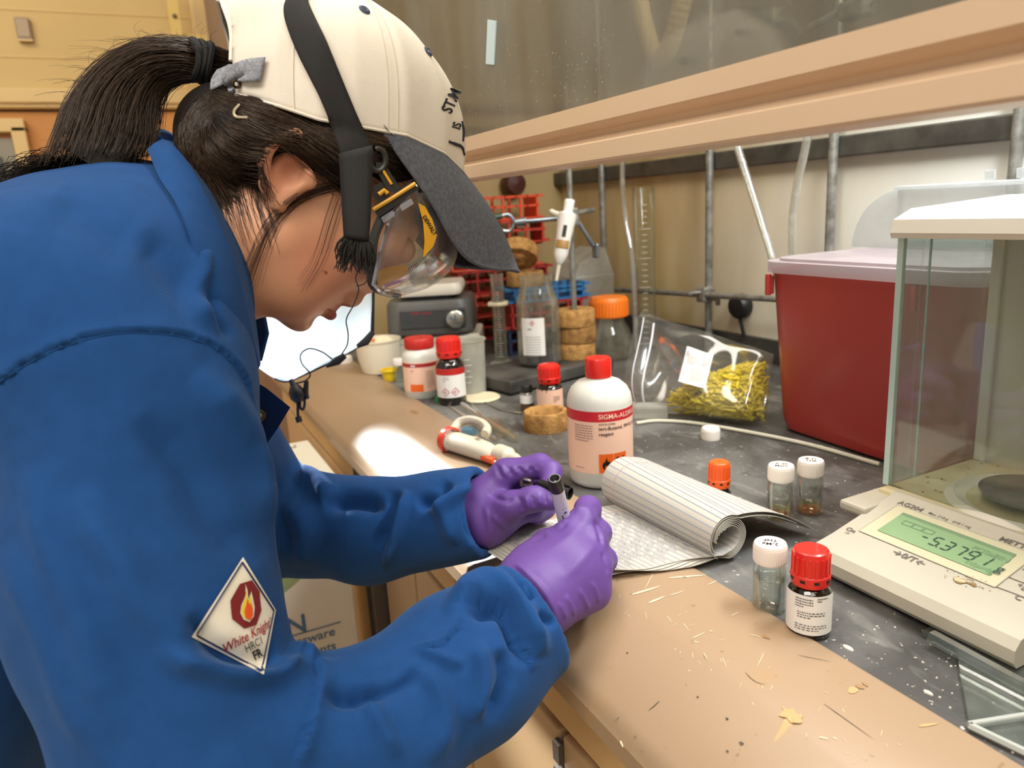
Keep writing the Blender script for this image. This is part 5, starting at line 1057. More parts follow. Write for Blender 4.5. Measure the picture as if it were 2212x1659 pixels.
def stroke_disp(V, Nn, strokes):
    """sculpt folds: each stroke = (polyline px, sigma px, amplitude m, kind); only on the side the line is drawn on"""
    X, Y = proj(V); vd = CAM - V; vd /= np.linalg.norm(vd, axis=1)[:, None]; facing = np.clip((Nn*vd).sum(1)*2.5, 0, 1); D = np.zeros(len(V))
    for pts, sg, amp, kind in strokes:
        P = spline(np.array([(a, b, 0) for a, b in pts], float), max(12, 5*len(pts)))[:, :2]; best = np.full(len(V), 1e9); side = np.zeros(len(V)); pos = np.zeros(len(V))
        near = (X > P[:, 0].min()-4*sg) & (X < P[:, 0].max()+4*sg) & (Y > P[:, 1].min()-4*sg) & (Y < P[:, 1].max()+4*sg); idx = np.where(near)[0]
        if not len(idx): continue
        x, y = X[idx], Y[idx]; b = np.full(len(idx), 1e9); s = np.zeros(len(idx)); ps = np.zeros(len(idx))
        for k in range(len(P)-1):
            ax_, ay_ = P[k]; dx, dy = P[k+1]-P[k]; l2 = dx*dx+dy*dy+1e-9; t = np.clip(((x-ax_)*dx+(y-ay_)*dy)/l2, 0, 1); d = np.hypot(x-ax_-t*dx, y-ay_-t*dy)
            u = d < b; b[u] = d[u]; s[u] = np.sign((x-ax_)*dy-(y-ay_)*dx)[u]; ps[u] = ((k+t)/(len(P)-1))[u]
        env = np.clip(np.minimum(ps, 1-ps)*5, 0, 1)
        if kind == 'r': v = np.exp(-(b/sg)**2)
        elif kind == 'e': v = np.where(s > 0, np.exp(-b/sg), -.35*np.exp(-(b/(sg*.35))**2)); env = np.clip(np.minimum(ps, 1-ps)*8, 0, 1)
        D[idx] += amp*v*env*facing[idx]
    return V + Nn*D[:, None]
class Caster:
    def __init__(s, *meshes):
        s.t = [BVHTree.FromPolygons([tuple(p) for p in V], [tuple(int(i) for i in q) for q in F_]) for V, F_ in meshes]
    def depth(s, px, py):
        r = ray(px, py); l = np.linalg.norm(r); best = None
        for t in s.t:
            h = t.ray_cast(Vector(CAM), Vector(r/l))
            if h[0] is not None and (best is None or h[3] < best): best = h[3]
        return None if best is None else best/l
    def hit(s, px, py, off=.001, dflt=.6):
        d = s.depth(px, py); d = dflt if d is None else d; return at(px, py, d - off)
# ---------------------------------------------------------------- lab coat
ELB = at(430, 1670, .50); WRI = at(1150, 1330, .607); SHO = at(300, 850, .545)
ELL = at(560, 1120, .87); WLI = at(1043, 1105, .772); SHL = np.array([-.015, .865, 1.135])
def coat_d(P):
    Q = P.copy(); Q[..., 1] = (Q[..., 1]-.725)/1.45 + .725
    d = sd_caps(Q, (.005, .725, 1.212), (-.52, .725, 1.03), .094, .125)
    d = smin(d, sd_caps(P, (-.045, .63, 1.185), (-.06, .82, 1.185), .085, .085), .06)
    d = smin(d, sd_ell(P, (-.02, .725, 1.10), (.085, .13, .10)), .05)
    up = sd_caps(P, SHO, at(306, 1250, .532), .084, .083); up = smin(up, sd_caps(P, at(306, 1250, .532), ELB, .083, .080), .03)
    up = smin(up, sd_caps(P, at(435, 1150, .53), at(450, 1390, .52), .034, .036), .03)
    d = smin(d, up, .035)
    fo = sd_caps(P, ELB + [.01, 0, 0], at(800, 1590, .535), .074, .058); fo = smin(fo, sd_caps(P, at(800, 1590, .535), at(1000, 1445, .575), .058, .056), .02); fo = smin(fo, sd_caps(P, at(1000, 1445, .575), WRI + (WRI-at(1000, 1445, .575))*.3, .056, .046), .02)
    ax = WRI-at(1000, 1445, .575); ax /= np.linalg.norm(ax); fo = smax(fo, (P-WRI) @ ax.astype(np.float32), .004)
    d = smin(d, fo, .012)
    ul = sd_caps(P, SHL, ELL, .08, .07); d = smin(d, ul, .035)
    fl = sd_caps(P, ELL, at(800, 1145, .82), .066, .054); fl = smin(fl, sd_caps(P, at(800, 1145, .82), WLI + (WLI-at(800, 1145, .82))*.3, .054, .0465), .02)
    axl = WLI-at(800, 1145, .82); axl /= np.linalg.norm(axl); fl = smax(fl, (P-WLI) @ axl.astype(np.float32), .004)
    d = smin(d, fl, .012)
    # neck opening and cuff openings
    d = smax(d, -sd_caps(P, at(470, 470, .66), at(640, 560, .68), .062, .075), .006)
    d = smax(d, -sd_caps(P, WRI-ax*.02, WRI+ax*.03, .040, .040), .003); d = smax(d, -sd_caps(P, WLI-axl*.02, WLI+axl*.03, .038, .038), .003)
    return d
Vc, Fc_ = surfnet(coat_d, (-.50, .38, .80), (.32, .99, 1.345), .0030)
Vc = laplace(Vc, Fc_, 2); Nc = vnormals(Vc, Fc_)
strokes = [
  # armhole seam
  ([(-60, 850), (0, 820), (78, 770), (160, 735), (260, 714), (369, 718), (451, 740), (499, 775), (530, 822), (553, 900)], 26, .0035, 'e'),
  # shoulder yoke folds
  ([(430, 520), (440, 580), (425, 650), (480, 720)], 22, .004, 'r'), ([(300, 500), (380, 600), (440, 660)], 40, -.004, 'r'), ([(455, 620), (470, 680), (500, 730)], 12, -.003, 'r'),
  ([(120, 420), (200, 480), (300, 540)], 60, -.003, 'r'),
  # upper arm drapes
  ([(430, 800), (510, 900), (570, 1010), (600, 1130)], 40, .006, 'r'), ([(300, 900), (400, 1010), (470, 1130), (560, 1220)], 55, -.004, 'r'), ([(150, 1050), (250, 1200), (330, 1330), (480, 1430)], 50, .005, 'r'), ([(60, 1000), (120, 1200), (200, 1400), (260, 1600)], 45, .004, 'r'),
  ([(330, 1400), (420, 1440), (520, 1462), (610, 1455), (680, 1440)], 30, .007, 'r'), ([(400, 1330), (470, 1400), (560, 1430), (600, 1425)], 26, -.007, 'r'),
  ([(0, 1180), (80, 1330), (150, 1500), (230, 1659)], 40, .003, 'r'),
  ([(540, 960), (572, 1060), (600, 1150), (618, 1230)], 16, .005, 'r'),
  # elbow overlap
  ([(690, 1420), (692, 1470), (672, 1560), (640, 1659)], 24, .009, 'e'), ([(620, 1402), (660, 1410), (688, 1440)], 18, .006, 'r'),
  # forearm twisting folds
  ([(705, 1490), (740, 1510), (790, 1500), (810, 1480)], 20, -.007, 'r'), ([(780, 1470), (810, 1540), (860, 1640)], 18, .004, 'r'), ([(860, 1420), (940, 1480), (960, 1560), (930, 1650)], 24, .004, 'r'), ([(880, 1395), (960, 1420), (1000, 1440)], 12, .003, 'r'),
  ([(1010, 1330), (1050, 1312), (1090, 1320), (1120, 1380), (1140, 1440)], 22, -.009, 'r'), ([(960, 1330), (1010, 1285), (1060, 1262), (1110, 1290), (1150, 1370), (1165, 1420)], 26, .007, 'r'), ([(1030, 1380), (1045, 1470), (1020, 1560)], 20, .005, 'r'), ([(1080, 1400), (1090, 1470), (1050, 1560)], 18, -.005, 'r'),
  ([(975, 1310), (1010, 1300), (1050, 1296), (1085, 1305), (1105, 1345), (1130, 1400), (1150, 1450)], 20, .011, 'e'), ([(905, 1400), (950, 1392), (985, 1360), (1000, 1335)], 14, .006, 'e'), ([(720, 1475), (800, 1500), (870, 1480), (930, 1430)], 16, -.004, 'r'),
  ([(1110, 1250), (1140, 1290), (1150, 1300)], 12, -.005, 'r'), ([(1160, 1320), (1175, 1340), (1200, 1345)], 10, -.004, 'r'), ([(1070, 1230), (1130, 1262), (1162, 1300)], 9, .003, 'r'),
  # left forearm folds
  ([(700, 1090), (760, 1080), (830, 1095)], 20, -.010, 'r'), ([(640, 1030), (680, 1040), (720, 1085)], 20, .008, 'r'), ([(880, 1060), (865, 1110), (850, 1160), (830, 1230)], 12, .008, 'r'), ([(860, 1060), (845, 1120), (820, 1190)], 22, -.007, 'r'), ([(900, 1090), (940, 1080), (975, 1045)], 14, -.008, 'r'), ([(930, 1110), (980, 1075), (1035, 1035)], 14, .006, 'r'), ([(950, 1050), (960, 1110), (985, 1180)], 18, .004, 'r'), ([(620, 1080), (660, 1150), (650, 1230)], 30, .006, 'r'), ([(1000, 1040), (1010, 1110), (1010, 1180)], 18, -.003, 'r'),
]
strokes = [(p_, sg_*.9, am_*(1.0 if kd_ == 'e' else 1.9), kd_) for p_, sg_, am_, kd_ in strokes]
Vc = stroke_disp(Vc, Nc, strokes)
n3 = rng.normal(0, 1, (14, 4)); wob = np.zeros(len(Vc))
for k in range(14): wob += np.sin((Vc @ n3[k, :3])*(26+4*k) + n3[k, 3]*6)*(.0016/(1+k*.25))
Vc = Vc + Nc*wob[:, None]*.3; Vc = laplace(Vc, Fc_, 1, .2)
# split into coat body, right sleeve, left sleeve along the armhole seams
cen = Vc[Fc_].mean(1); cx_, cy_ = proj(cen)
seam = np.interp(cx_, [-600, -60, 0, 78, 160, 260, 369, 451, 499, 530, 553, 575, 600], [1300, 850, 820, 770, 735, 714, 718, 740, 775, 822, 900, 1000, -9])
armR = np.minimum(sd_caps(cen, SHO, ELB, .09, .09), sd_caps(cen, ELB, WRI, .08, .06)); armL = np.minimum(sd_caps(cen, SHL, ELL, .08, .07), sd_caps(cen, ELL, WLI, .07, .06))
isR = (cy_ > seam) & (armR < .02) & (cen[:, 1] < .66); isL = (armL < .012) & (cen[:, 1] > .64) & ~isR & (cen[:, 0] > -.06)
def sub(mask):
    f = Fc_[mask]; u, inv = np.unique(f, return_inverse=True); return Vc[u], inv.reshape(f.shape)
coat = npobj('lab_coat', *(lambda v, f: (v + PT, f))(*sub(~isR & ~isL)), 'coat_blue', person); tag(coat, 'blue cotton lab coat')
for msk in (isR, isL): v, f = sub(msk); npobj('sleeve', v + PT, f, 'coat_blue', coat)
CC = Caster((Vc, Fc_))
# collar: folded flap round the near side of the neck
def loft(rows, n):
    A_ = [spline([at(*q) for q in r_], n) for r_ in rows]; return np.array(A_)
near = [(352, 300, .60), (385, 325, .578), (425, 385, .562), (468, 470, .555), (505, 560, .555), (532, 660, .562), (552, 750, .575), (562, 790, .582)]
mid_ = [(335, 308, .585), (362, 350, .562), (400, 415, .545), (440, 500, .537), (478, 600, .536), (512, 700, .548), (542, 775, .570), (556, 800, .580)]
edge = [(318, 322, .585), (345, 385, .553), (382, 440, .535), (418, 520, .526), (445, 610, .527), (485, 720, .543), (530, 790, .568), (550, 808, .579)]
G = loft([edge, mid_, near], 30); G = np.stack([spline(G[:, j], 9) for j in range(30)], 1)
inner = [(372, 305, .615), (405, 335, .60), (445, 395, .585), (490, 480, .578), (525, 570, .578), (548, 665, .585), (560, 750, .592), (563, 785, .592)]
G2 = loft([near, inner], 30); G2 = np.stack([spline(G2[:, j], 4) for j in range(30)], 1)
col_ = obj('collar', xf(join(sheet(G, .0028), sheet(G2, .0028)), None, PT), 'coat_blue', coat, True, 60)
far = [(352, 300, .60), (350, 285, .66), (380, 300, .73), (440, 380, .76), (500, 480, .765), (550, 600, .755), (575, 720, .73)]
farb = [(318, 322, .60), (310, 310, .67), (345, 340, .76), (400, 430, .80), (460, 560, .80), (520, 690, .78), (560, 780, .75)]
G = loft([farb, far], 26); obj('collar_far', xf(sheet(G, .003), None, PT), 'coat_blue', coat, True, 60)
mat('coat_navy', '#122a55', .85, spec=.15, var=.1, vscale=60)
# open front flap with snap fastener
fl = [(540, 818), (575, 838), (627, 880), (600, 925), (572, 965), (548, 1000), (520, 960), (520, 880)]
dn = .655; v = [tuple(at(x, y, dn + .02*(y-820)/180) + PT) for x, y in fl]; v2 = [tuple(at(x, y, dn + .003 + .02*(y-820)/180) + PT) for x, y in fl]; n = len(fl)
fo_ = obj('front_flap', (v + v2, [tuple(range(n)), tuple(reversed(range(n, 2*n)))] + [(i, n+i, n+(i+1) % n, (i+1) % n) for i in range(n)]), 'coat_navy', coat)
mat('snap_steel', '#8a7f74', .25, metal=.9)
sc_ = at(562, 897, .662); fr = CAM-sc_; fr /= np.linalg.norm(fr); m3, _ = frame((0, 0, 0), np.cross([0, 0, 1.], fr), np.cross(fr, np.cross([0, 0, 1.], fr)))
obj('snap', xf(lathe([(.0062, 0), (.0058, .0018), (.0045, .0012), (.004, .002), (.003, .0012), (.0018, .0028), (0, .003)], 24), m3, sc_ + PT), 'snap_steel', coat, True, 30)
# seam stitching along the armhole
st = [(-10, 826), (78, 772), (160, 737), (260, 716), (369, 720), (451, 742), (499, 777), (530, 824)]
P_ = [CC.hit(x, y+4, .0002, .5) for x, y, _ in spline([(a_, b_, 0) for a_, b_ in st], 60)]
obj('armhole_seam', xf(tube(P_, .0006, 5), None, PT), 'coat_blue', coat, True)
sk = []
for t in np.linspace(0, 1, 14):
    c = np.array([-.17, .735, 1.13])*(1-t) + np.array([-.40, .735, .50])*t; ry = .125 + .06*min(1, t*3); rx = .08 + .085*min(1, t*3)
    sk.append([c + np.array([rx*math.cos(a_)*(1+.04*math.sin(7*a_+3*t)*t), ry*math.sin(a_)*(1+.05*math.sin(6*a_)*t), .0]) for a_ in np.linspace(0, 2*math.pi, 49)])
obj('coat_skirt', xf(sheet(np.array(sk)), None, PT), 'coat_blue', coat, True, 180)
# trousers and shoes below the coat
mat('trousers', '#23262e', .9); mat('shoe', '#2a2623', .6)
for s in (-1, 1):
    y = .72 + s*.09
    obj('trouser_leg', xf(tube(spline([(-.50, y, 1.0), (-.48, y, .75), (-.44, y, .50), (-.47, y, .25), (-.49, y, .06)], 20), np.interp(np.linspace(0, 1, 20), [0, .3, .6, 1], [.115, .09, .07, .055]), 20), None, PT), 'trousers', person, True)
    obj('shoe', xf(join(box(-.42, y, .04, .27, .09, .08, .03)), None, PT), 'shoe', person, True)
# ---------------------------------------------------------------- sleeve patch
mat('patch_cloth', '#e9e1cf', .8, bump=.15, bscale=900); mat('patch_red', '#7c1c1f', .8); mat('patch_text', '#9c2024', .8); mat('flame_yellow', '#ead23a', .8); mat('flame_orange', '#e6571c', .8)
TQ, RQ, BQ, LQ = np.array((525, 1203.)), np.array((596, 1318.)), np.array((570, 1457.)), np.array((414, 1376.))
def pq(x, y):
    s = (x+y+1)/2; t = (y-x+1)/2; p = TQ*s*t + RQ*s*(1-t) + BQ*(1-s)*(1-t) + LQ*(1-s)*t; return p
def on_patch(vf, off, ctr=None):
    v, f = vf; out = []
    for q in v:
        p = pq(q[0], q[1]); h = CC.depth(*p)
        if h is None: h = CC.depth(p[0]-6, p[1]) or .47
        out.append(at(p[0], p[1], h - off) + PT)
    return out, f
pv = []; pf = []; N_ = 22
for i in range(N_+1):
    for j in range(N_+1): s, t = i/N_, j/N_; pv.append((s-t, s+t-1, 0))
pf = [(i*(N_+1)+j, i*(N_+1)+j+1, (i+1)*(N_+1)+j+1, (i+1)*(N_+1)+j) for i in range(N_) for j in range(N_)]
patch = obj('sleeve_patch', on_patch((pv, pf), .0022), 'patch_cloth', person, True, 180); tag(patch, 'white diamond patch with red octagon and flame')
def fan(poly, c=None):
    c = c or (sum(p[0] for p in poly)/len(poly), sum(p[1] for p in poly)/len(poly)); n = len(poly); return [(c[0], c[1], 0)] + [(x, y, 0) for x, y in poly], [(0, 1+i, 1+(i+1) % n) for i in range(n)]
def densify(poly, k=4):
    o = []
    for i in range(len(poly)):
        a_, b_ = poly[i], poly[(i+1) % len(poly)]
        for t in range(k): o.append((a_[0]+(b_[0]-a_[0])*t/k, a_[1]+(b_[1]-a_[1])*t/k))
    return o
oc = (.13, .22); R8 = .40
obj('octagon', on_patch(fan(densify([(oc[0]+R8*math.cos(a_), oc[1]+R8*math.sin(a_)) for a_ in np.arange(8)*math.pi/4+.39]), oc), .0030), 'patch_red', patch)
fw_ = [(-.02, .34), (.0, .22), (-.05, .12), (-.14, .02), (-.18, -.10), (-.13, -.22), (.0, -.29), (.13, -.22), (.19, -.08), (.17, .06), (.13, .20), (.08, .08), (.05, .10), (.03, .24)]
fw_ = [(x+oc[0], y+oc[1]) for x, y in fw_]; obj('flame', on_patch(fan(densify(fw_, 2), (oc[0], oc[1]-.05)), .0036), 'patch_cloth', patch)
fy = [(oc[0] + (x-oc[0])*.78 - .01, oc[1] + (y-oc[1])*.82 - .01) for x, y in fw_]; obj('flame', on_patch(fan(densify(fy, 2), (oc[0], oc[1]-.05)), .0042), 'flame_yellow', patch)
f2 = [(.02, .10), (-.03, .0), (-.09, -.09), (-.08, -.20), (.01, -.27), (.10, -.2), (.12, -.09), (.08, .02), (.05, -.03)]; obj('flame_core', on_patch(fan(densify([(x+oc[0]+.01, y+oc[1]) for x, y in f2], 2), (oc[0], oc[1]-.12)), .0048), 'flame_orange', patch)
def ptext(s, sz, x, y, m, bold=0, slope=.16, shear=0):
    v, f = textvf(s, sz, bold, shear=shear); return on_patch(([(q[0]+x, q[1]+y+slope*q[0], 0) for q in v], f), .0034)
obj('patch_lettering', ptext('White Knight\u2019', .225, .08, -.28, 0, .012, shear=.2), 'patch_text', patch); obj('patch_print', join(ptext('HRC1', .19, .10, -.46, 0), ptext('FR', .21, .08, -.64, 0, .03)), 'ink', patch)
bd = [(0, .92), (-.92, 0), (0, -.92), (.92, 0), (0, .92)]; sv = []
for (x0, y0_), (x1, y1_) in zip(bd[:-1], bd[1:]):
    pts_ = [on_patch(([(x0+(x1-x0)*t, y0_+(y1_-y0_)*t, 0)], []), .0030)[0][0] for t in np.linspace(0, 1, 16)]; sv.append(tube(pts_, .00055, 4))
obj('patch_stitching', join(*sv), 'coat_navy', patch)
# ---------------------------------------------------------------- gloves
def chain(P, pts, rs, k=.006):
    d = None
    for a_, b_, ra, rb_ in zip(pts[:-1], pts[1:], rs[:-1], rs[1:]):
        e = sd_caps(P, a_, b_, ra, rb_); d = e if d is None else smin(d, e, k)
    return d
wA, wB = at(1136, 1248, .628), at(1178, 1310, .608)
MC = [at(1258, 1128, .662), at(1278, 1175, .650), at(1288, 1226, .640), at(1282, 1272, .632)]
penm = lambda t: tipP + (topP-tipP)*t
def gloveR(P):
    d = sd_caps(P, wA, wB, .0195, .021)
    d = smin(d, sd_caps(P, at(1150, 1282, .614), WRI - (WRI-ELB)*.12, .030, .031), .02)
    for i, (mc, r_) in enumerate(zip(MC, (.0132, .0132, .0128, .0124))): d = smin(d, sd_caps(P, wA*(1-i/3) + wB*(i/3), mc, .0185, r_), .012)
    d = smin(d, sd_ell(P, at(1225, 1235, .634), (.027, .027, .027)), .02)
    d = smin(d, sd_caps(P, at(1188, 1316, .612), at(1282, 1284, .632), .013, .012), .012)          # heel of the hand on the sill
    g1 = penm(.16); tips = [g1 + [.008, .004, .006], g1 + [.006, .016, -.001], np.array([.322, .585, .9175]), np.array([.312, .572, .9165])]
    pip = [MC[0] + [.022, .026, -.002], MC[1] + [.026, .030, -.008], MC[2] + [.026, .028, -.012], MC[3] + [.022, .028, -.008]]
    for i in range(4):
        dip = pip[i]*.42 + tips[i]*.58 + np.array([.008, .010, .004]); r0 = (.0118, .0118, .0112, .0100)[i]
        d = smin(d, chain(P, [MC[i], pip[i], dip, tips[i]], [r0*1.06, r0, r0*.9, r0*.78]), .006)
    d = smin(d, chain(P, [at(1152, 1215, .640), at(1180, 1178, .662), at(1200, 1170, .690), penm(.20) + np.array([-.010, .004, 0])], [.018, .0135, .0118, .0095]), .010)
    return d
Vg, Fg = surfnet(gloveR, (.17, .43, .88), (.40, .66, 1.02), .0016); Vg = laplace(Vg, Fg, 2); Ng = vnormals(Vg, Fg)
gs = [([(1110, 1215), (1140, 1240), (1180, 1285), (1205, 1340)], 5, .0022, 'r'), ([(1103, 1228), (1132, 1252), (1170, 1296), (1190, 1340)], 7, -.0022, 'r'), ([(1165, 1290), (1180, 1320), (1185, 1345)], 4, -.002, 'r'), ([(1222, 1285), (1235, 1310), (1240, 1330)], 4, .0018, 'r'), ([(1250, 1270), (1265, 1300), (1272, 1318)], 4, .0018, 'r'), ([(1278, 1255), (1290, 1285), (1292, 1300)], 4, .0018, 'r'), ([(1207, 1300), (1218, 1322), (1222, 1338)], 4, .0015, 'r'),
      ([(1150, 1165), (1165, 1160), (1180, 1158)], 4, -.002, 'r'), ([(1158, 1150), (1172, 1147), (1188, 1150)], 4, .002, 'r'), ([(1185, 1138), (1205, 1142), (1225, 1128)], 5, -.0025, 'r'), ([(1190, 1128), (1210, 1132), (1225, 1120)], 4, .002, 'r'), ([(1240, 1105), (1262, 1092), (1285, 1098)], 9, .0015, 'r'),
      ([(1285, 1120), (1295, 1150), (1302, 1180)], 5, -.0022, 'r'), ([(1300, 1190), (1308, 1215), (1314, 1240)], 5, -.0018, 'r'), ([(1180, 1200), (1230, 1160), (1270, 1120)], 12, .0012, 'r'), ([(1215, 1255), (1265, 1200), (1290, 1170)], 12, .0010, 'r')]
Vg = stroke_disp(Vg, Ng, gs); Vg = laplace(Vg, Fg, 1, .3); o = npobj('glove', Vg + PT, Fg, 'glove', person); tag(o, 'purple nitrile glove on the writing hand')
# left glove
lw = at(1048, 1100, .785); LM = [at(1092, 1022, .778), at(1088, 1045, .795), at(1090, 1075, .805), at(1088, 1105, .805)]
pinch = at(1196, 1064, .742)
def gloveL(P):
    d = sd_caps(P, WLI - (WLI-ELL)*.14, lw, .029, .029)
    for i, (mc, r_) in enumerate(zip(LM, (.0138, .0134, .0130, .0125))): d = smin(d, sd_caps(P, lw + np.array([0, 0, .015-.011*i]), mc, .020, r_), .014)
    d = smin(d, chain(P, [LM[0], at(1166, 1006, .772), at(1190, 1020, .758), pinch + np.array([0, .006, .008])], [.0142, .0122, .0110, .0092]), .008)
    d = smin(d, chain(P, [LM[1], at(1165, 1040, .805), at(1192, 1055, .785), pinch + np.array([.004, .018, -.004])], [.0140, .0122, .0108, .0092]), .005)
    d = smin(d, chain(P, [LM[2], at(1158, 1082, .815), at(1178, 1098, .795), at(1158, 1104, .775)], [.0135, .0118, .0105, .0092]), .005)
    d = smin(d, chain(P, [LM[3], at(1140, 1110, .815), at(1160, 1112, .795), at(1140, 1108, .775)], [.0125, .0105, .0095, .0085]), .005)
    d = smin(d, chain(P, [at(1060, 1120, .768), at(1105, 1092, .750), at(1150, 1078, .742), pinch + np.array([-.002, -.006, -.006])], [.021, .0145, .0122, .0100]), .010)   # thumb
    d = smin(d, sd_caps(P, at(1050, 1140, .772), at(1100, 1118, .775), .020, .014), .014)
    return d
Vl, Fl = surfnet(gloveL, (.22, .55, .86), (.40, .76, 1.03), .0016); Vl = laplace(Vl, Fl, 2); Nl = vnormals(Vl, Fl)
gl = [([(1070+12*k, 1000+2*k), (1076+12*k, 1015), (1084+11*k, 1035-3*k)], 4, .0016*(1 if k % 2 else -1), 'r') for k in range(8)] + [([(1120+14*k, 1072-3*k), (1126+13*k, 1090-3*k), (1128+13*k, 1104-4*k)], 4, .0016*(1 if k % 2 else -1), 'r') for k in range(5)] + [([(1050, 1060), (1085, 1080), (1110, 1078)], 6, -.002, 'r'), ([(1060, 1110), (1080, 1130), (1095, 1140)], 6, .0015, 'r'), ([(1048, 1090), (1056, 1130), (1060, 1160)], 6, .0012, 'r')]
Vl = stroke_disp(Vl, Nl, gl); Vl = laplace(Vl, Fl, 1, .3); o = npobj('glove', Vl + PT, Fl, 'glove', person); tag(o, 'purple nitrile glove holding a tiny vial')
# things held in the left glove
vc = at(1137, 1042, .750); vax = (CAM - vc); vax /= np.linalg.norm(vax); vax = vax*.62 + np.array([.10, -.05, .75]); vax /= np.linalg.norm(vax); m3, _ = frame((0, 0, 0), np.cross([1., 0, 0], vax), np.cross(vax, np.cross([1., 0, 0], vax)))
clear('vial_glass', (205, 200, 210), .2, .02)
hv_ = empty('tiny_vial', vc, 0, 'tiny open glass vial held in the left glove', 'vial'); obj('glass_wall', xf(lathe([(0, -.030), (.0068, -.030), (.0074, -.026), (.0074, -.012), (.0050, -.007), (.0050, -.003), (.0068, -.002), (.0068, .001), (.0036, .001), (.0036, -.007), (.0060, -.012), (.0060, -.027), (0, -.028)], 24), m3), 'vial_glass', hv_, True, 30); obj('neck_bore', xf(lathe([(0, -.006), (.0034, -.006)], 16, False), m3), 'ink', hv_)
ca, cb_ = at(1188, 1052, .738), at(1232, 1066, .726); cax = cb_-ca; cl_ = np.linalg.norm(cax); cax /= cl_; m3, _ = frame((0, 0, 0), np.cross([0, 0, 1.], cax), np.cross(cax, np.cross([0, 0, 1.], cax)))
pc_ = empty('pen_cap', ca, 0, 'black pen cap held between finger and thumb of the left glove', 'pen cap'); obj('shell', xf(lathe([(0, -.012), (.0045, -.012), (.0056, -.006), (.0062, cl_*.5), (.0066, cl_), (.0054, cl_), (.0050, -.004), (0, -.005)], 24), m3), 'pen_black', pc_, True, 30); obj('clip', xf(box(0, .0082, cl_*.45, .004, .0016, cl_*1.1, .0005), m3), 'pen_black', pc_)
# ---------------------------------------------------------------- head
HO = at(725, 430, .665); HF = np.array([.9933, -.1150, 0]); HR = np.array([-.1150, -.9933, 0]); ha = math.radians(47); HZ = np.array([0, 0, 1.])
HU = HF*math.cos(ha) - HZ*math.sin(ha); HV = HF*math.sin(ha) + HZ*math.cos(ha); HM = np.stack([HU, HV, HR], 1)   # local (u fwd, v up, w right side)
def loc(px, py, w=0):
    d = ray(px, py); t = (w - (CAM-HO) @ HR)/(d @ HR); p = CAM + d*t - HO; return np.array([p @ HU, p @ HV, w])
def hw(p): return HO + np.asarray(p) @ HM.T          # local -> world
def mir(p): return np.array([p[0], p[1], -p[2]])
def head_d(P):
    e = lambda px, py, w, r: sd_ell(P, loc(px, py, w), r)
    d = sd_ell(P, (-.040, .054, 0), (.088, .077, .069))
    d = smin(d, sd_ell(P, loc(735, 480, 0), (.062, .064, .056)), .03)
    for s in (1, -1):
        m = (lambda p: p) if s > 0 else mir
        d = smin(d, sd_ell(P, m(loc(690, 555, .032)), (.034, .036, .028)), .020)
        d = smin(d, sd_caps(P, m(loc(600, 515, .046)), m(loc(640, 650, .016)), .024, .018), .022)
        d = smin(d, sd_ell(P, m(loc(625, 600, .032)), (.030, .030, .024)), .022)
        d = smin(d, sd_ell(P, m(loc(840, 520, .032)), (.018, .022, .022)), .02)
    d = smin(d, sd_ell(P, loc(642, 686, 0), (.0140, .0115, .018)), .012)      # chin
    d = smin(d, sd_ell(P, loc(700, 632, 0), (.017, .019, .024)), .012)      # muzzle
    d = smin(d, sd_ell(P, loc(715, 657, 0), (.0075, .0055, .015)), .004)    # upper lip
    d = smin(d, sd_ell(P, loc(711, 676, 0), (.0075, .0060, .013)), .004)    # lower lip
    d = smin(d, sd_caps(P, loc(885, 500, 0), loc(795, 610, 0), .008, .009), .014)  # nose bridge
    d = smin(d, sd_ell(P, loc(757, 640, 0), (.0095, .0095, .0120)), .008)   # nose base
    d = smin(d, sd_ell(P, loc(764, 641, 0), (.0070, .0085, .0095)), .006)   # nose tip
    for s in (1, -1): d = smin(d, sd_ell(P, loc(748, 636, 0) + np.array([0, 0, s*.011]), (.0080, .0070, .0070)), .004)
    d = smax(d, -sd_ell(P, loc(745, 655, .007), (.0042, .003, .0035)), .002)
    q = P.copy(); q[..., 2] *= .55; mc = loc(722, 667, 0); mc[2] = 0
    d = smax(d, -(sd_caps(q, mc + np.array([.004, 0, .0]), loc(698, 662, 0)*[1, 1, 0] + [0, 0, .010], .0014, .0009)), .002)   # mouth line
    for s in (1, -1):
        m = (lambda p: p) if s > 0 else mir
        d = smax(d, -sd_ell(P, m(loc(905, 545, .030)), (.020, .014, .020)), .012)    # eye socket
        d = smin(d, sd_ell(P, m(loc(868, 540, .030)), (.0125, .0125, .0130)), .004)     # closed lid over the eye
    # neck
    d = smin(d, sd_caps(P, loc(590, 450, 0), loc(440, 560, 0), .054, .058), .035)
    d = smin(d, sd_caps(P, loc(440, 560, 0), loc(300, 640, 0), .058, .07), .02)
    # ear on each side
    for s in (1, -1):
        m = (lambda p: p) if s > 0 else mir; wE = .072
        hx = [m(loc(655, 400, wE)), m(loc(600, 438, wE)), m(loc(575, 400, wE+.004)), m(loc(570, 350, wE+.010)), m(loc(590, 305, wE+.014)), m(loc(640, 290, wE+.010)), m(loc(690, 320, wE+.002))]
        er = chain(P, hx, [.0045, .0062, .0050, .0044, .0044, .0042, .0038], .004)
        plate = sd_ell(P, m(loc(622, 368, wE-.002)), (.0145, .0225, .0075)); er = smin(er, plate, .007)
        er = smax(er, -sd_ell(P, m(loc(638, 366, wE+.009)), (.0105, .0150, .0105)), .003)
        er = smin(er, sd_caps(P, m(loc(672, 395, wE)), m(loc(668, 375, wE+.003)), .005, .004), .004)
        d = smin(d, er, .006)
    return d
Vh, Fh = surfnet(head_d, (-.20, -.19, -.11), (.12, .15, .11), .0022); Vh = laplace(Vh, Fh, 1, .4)
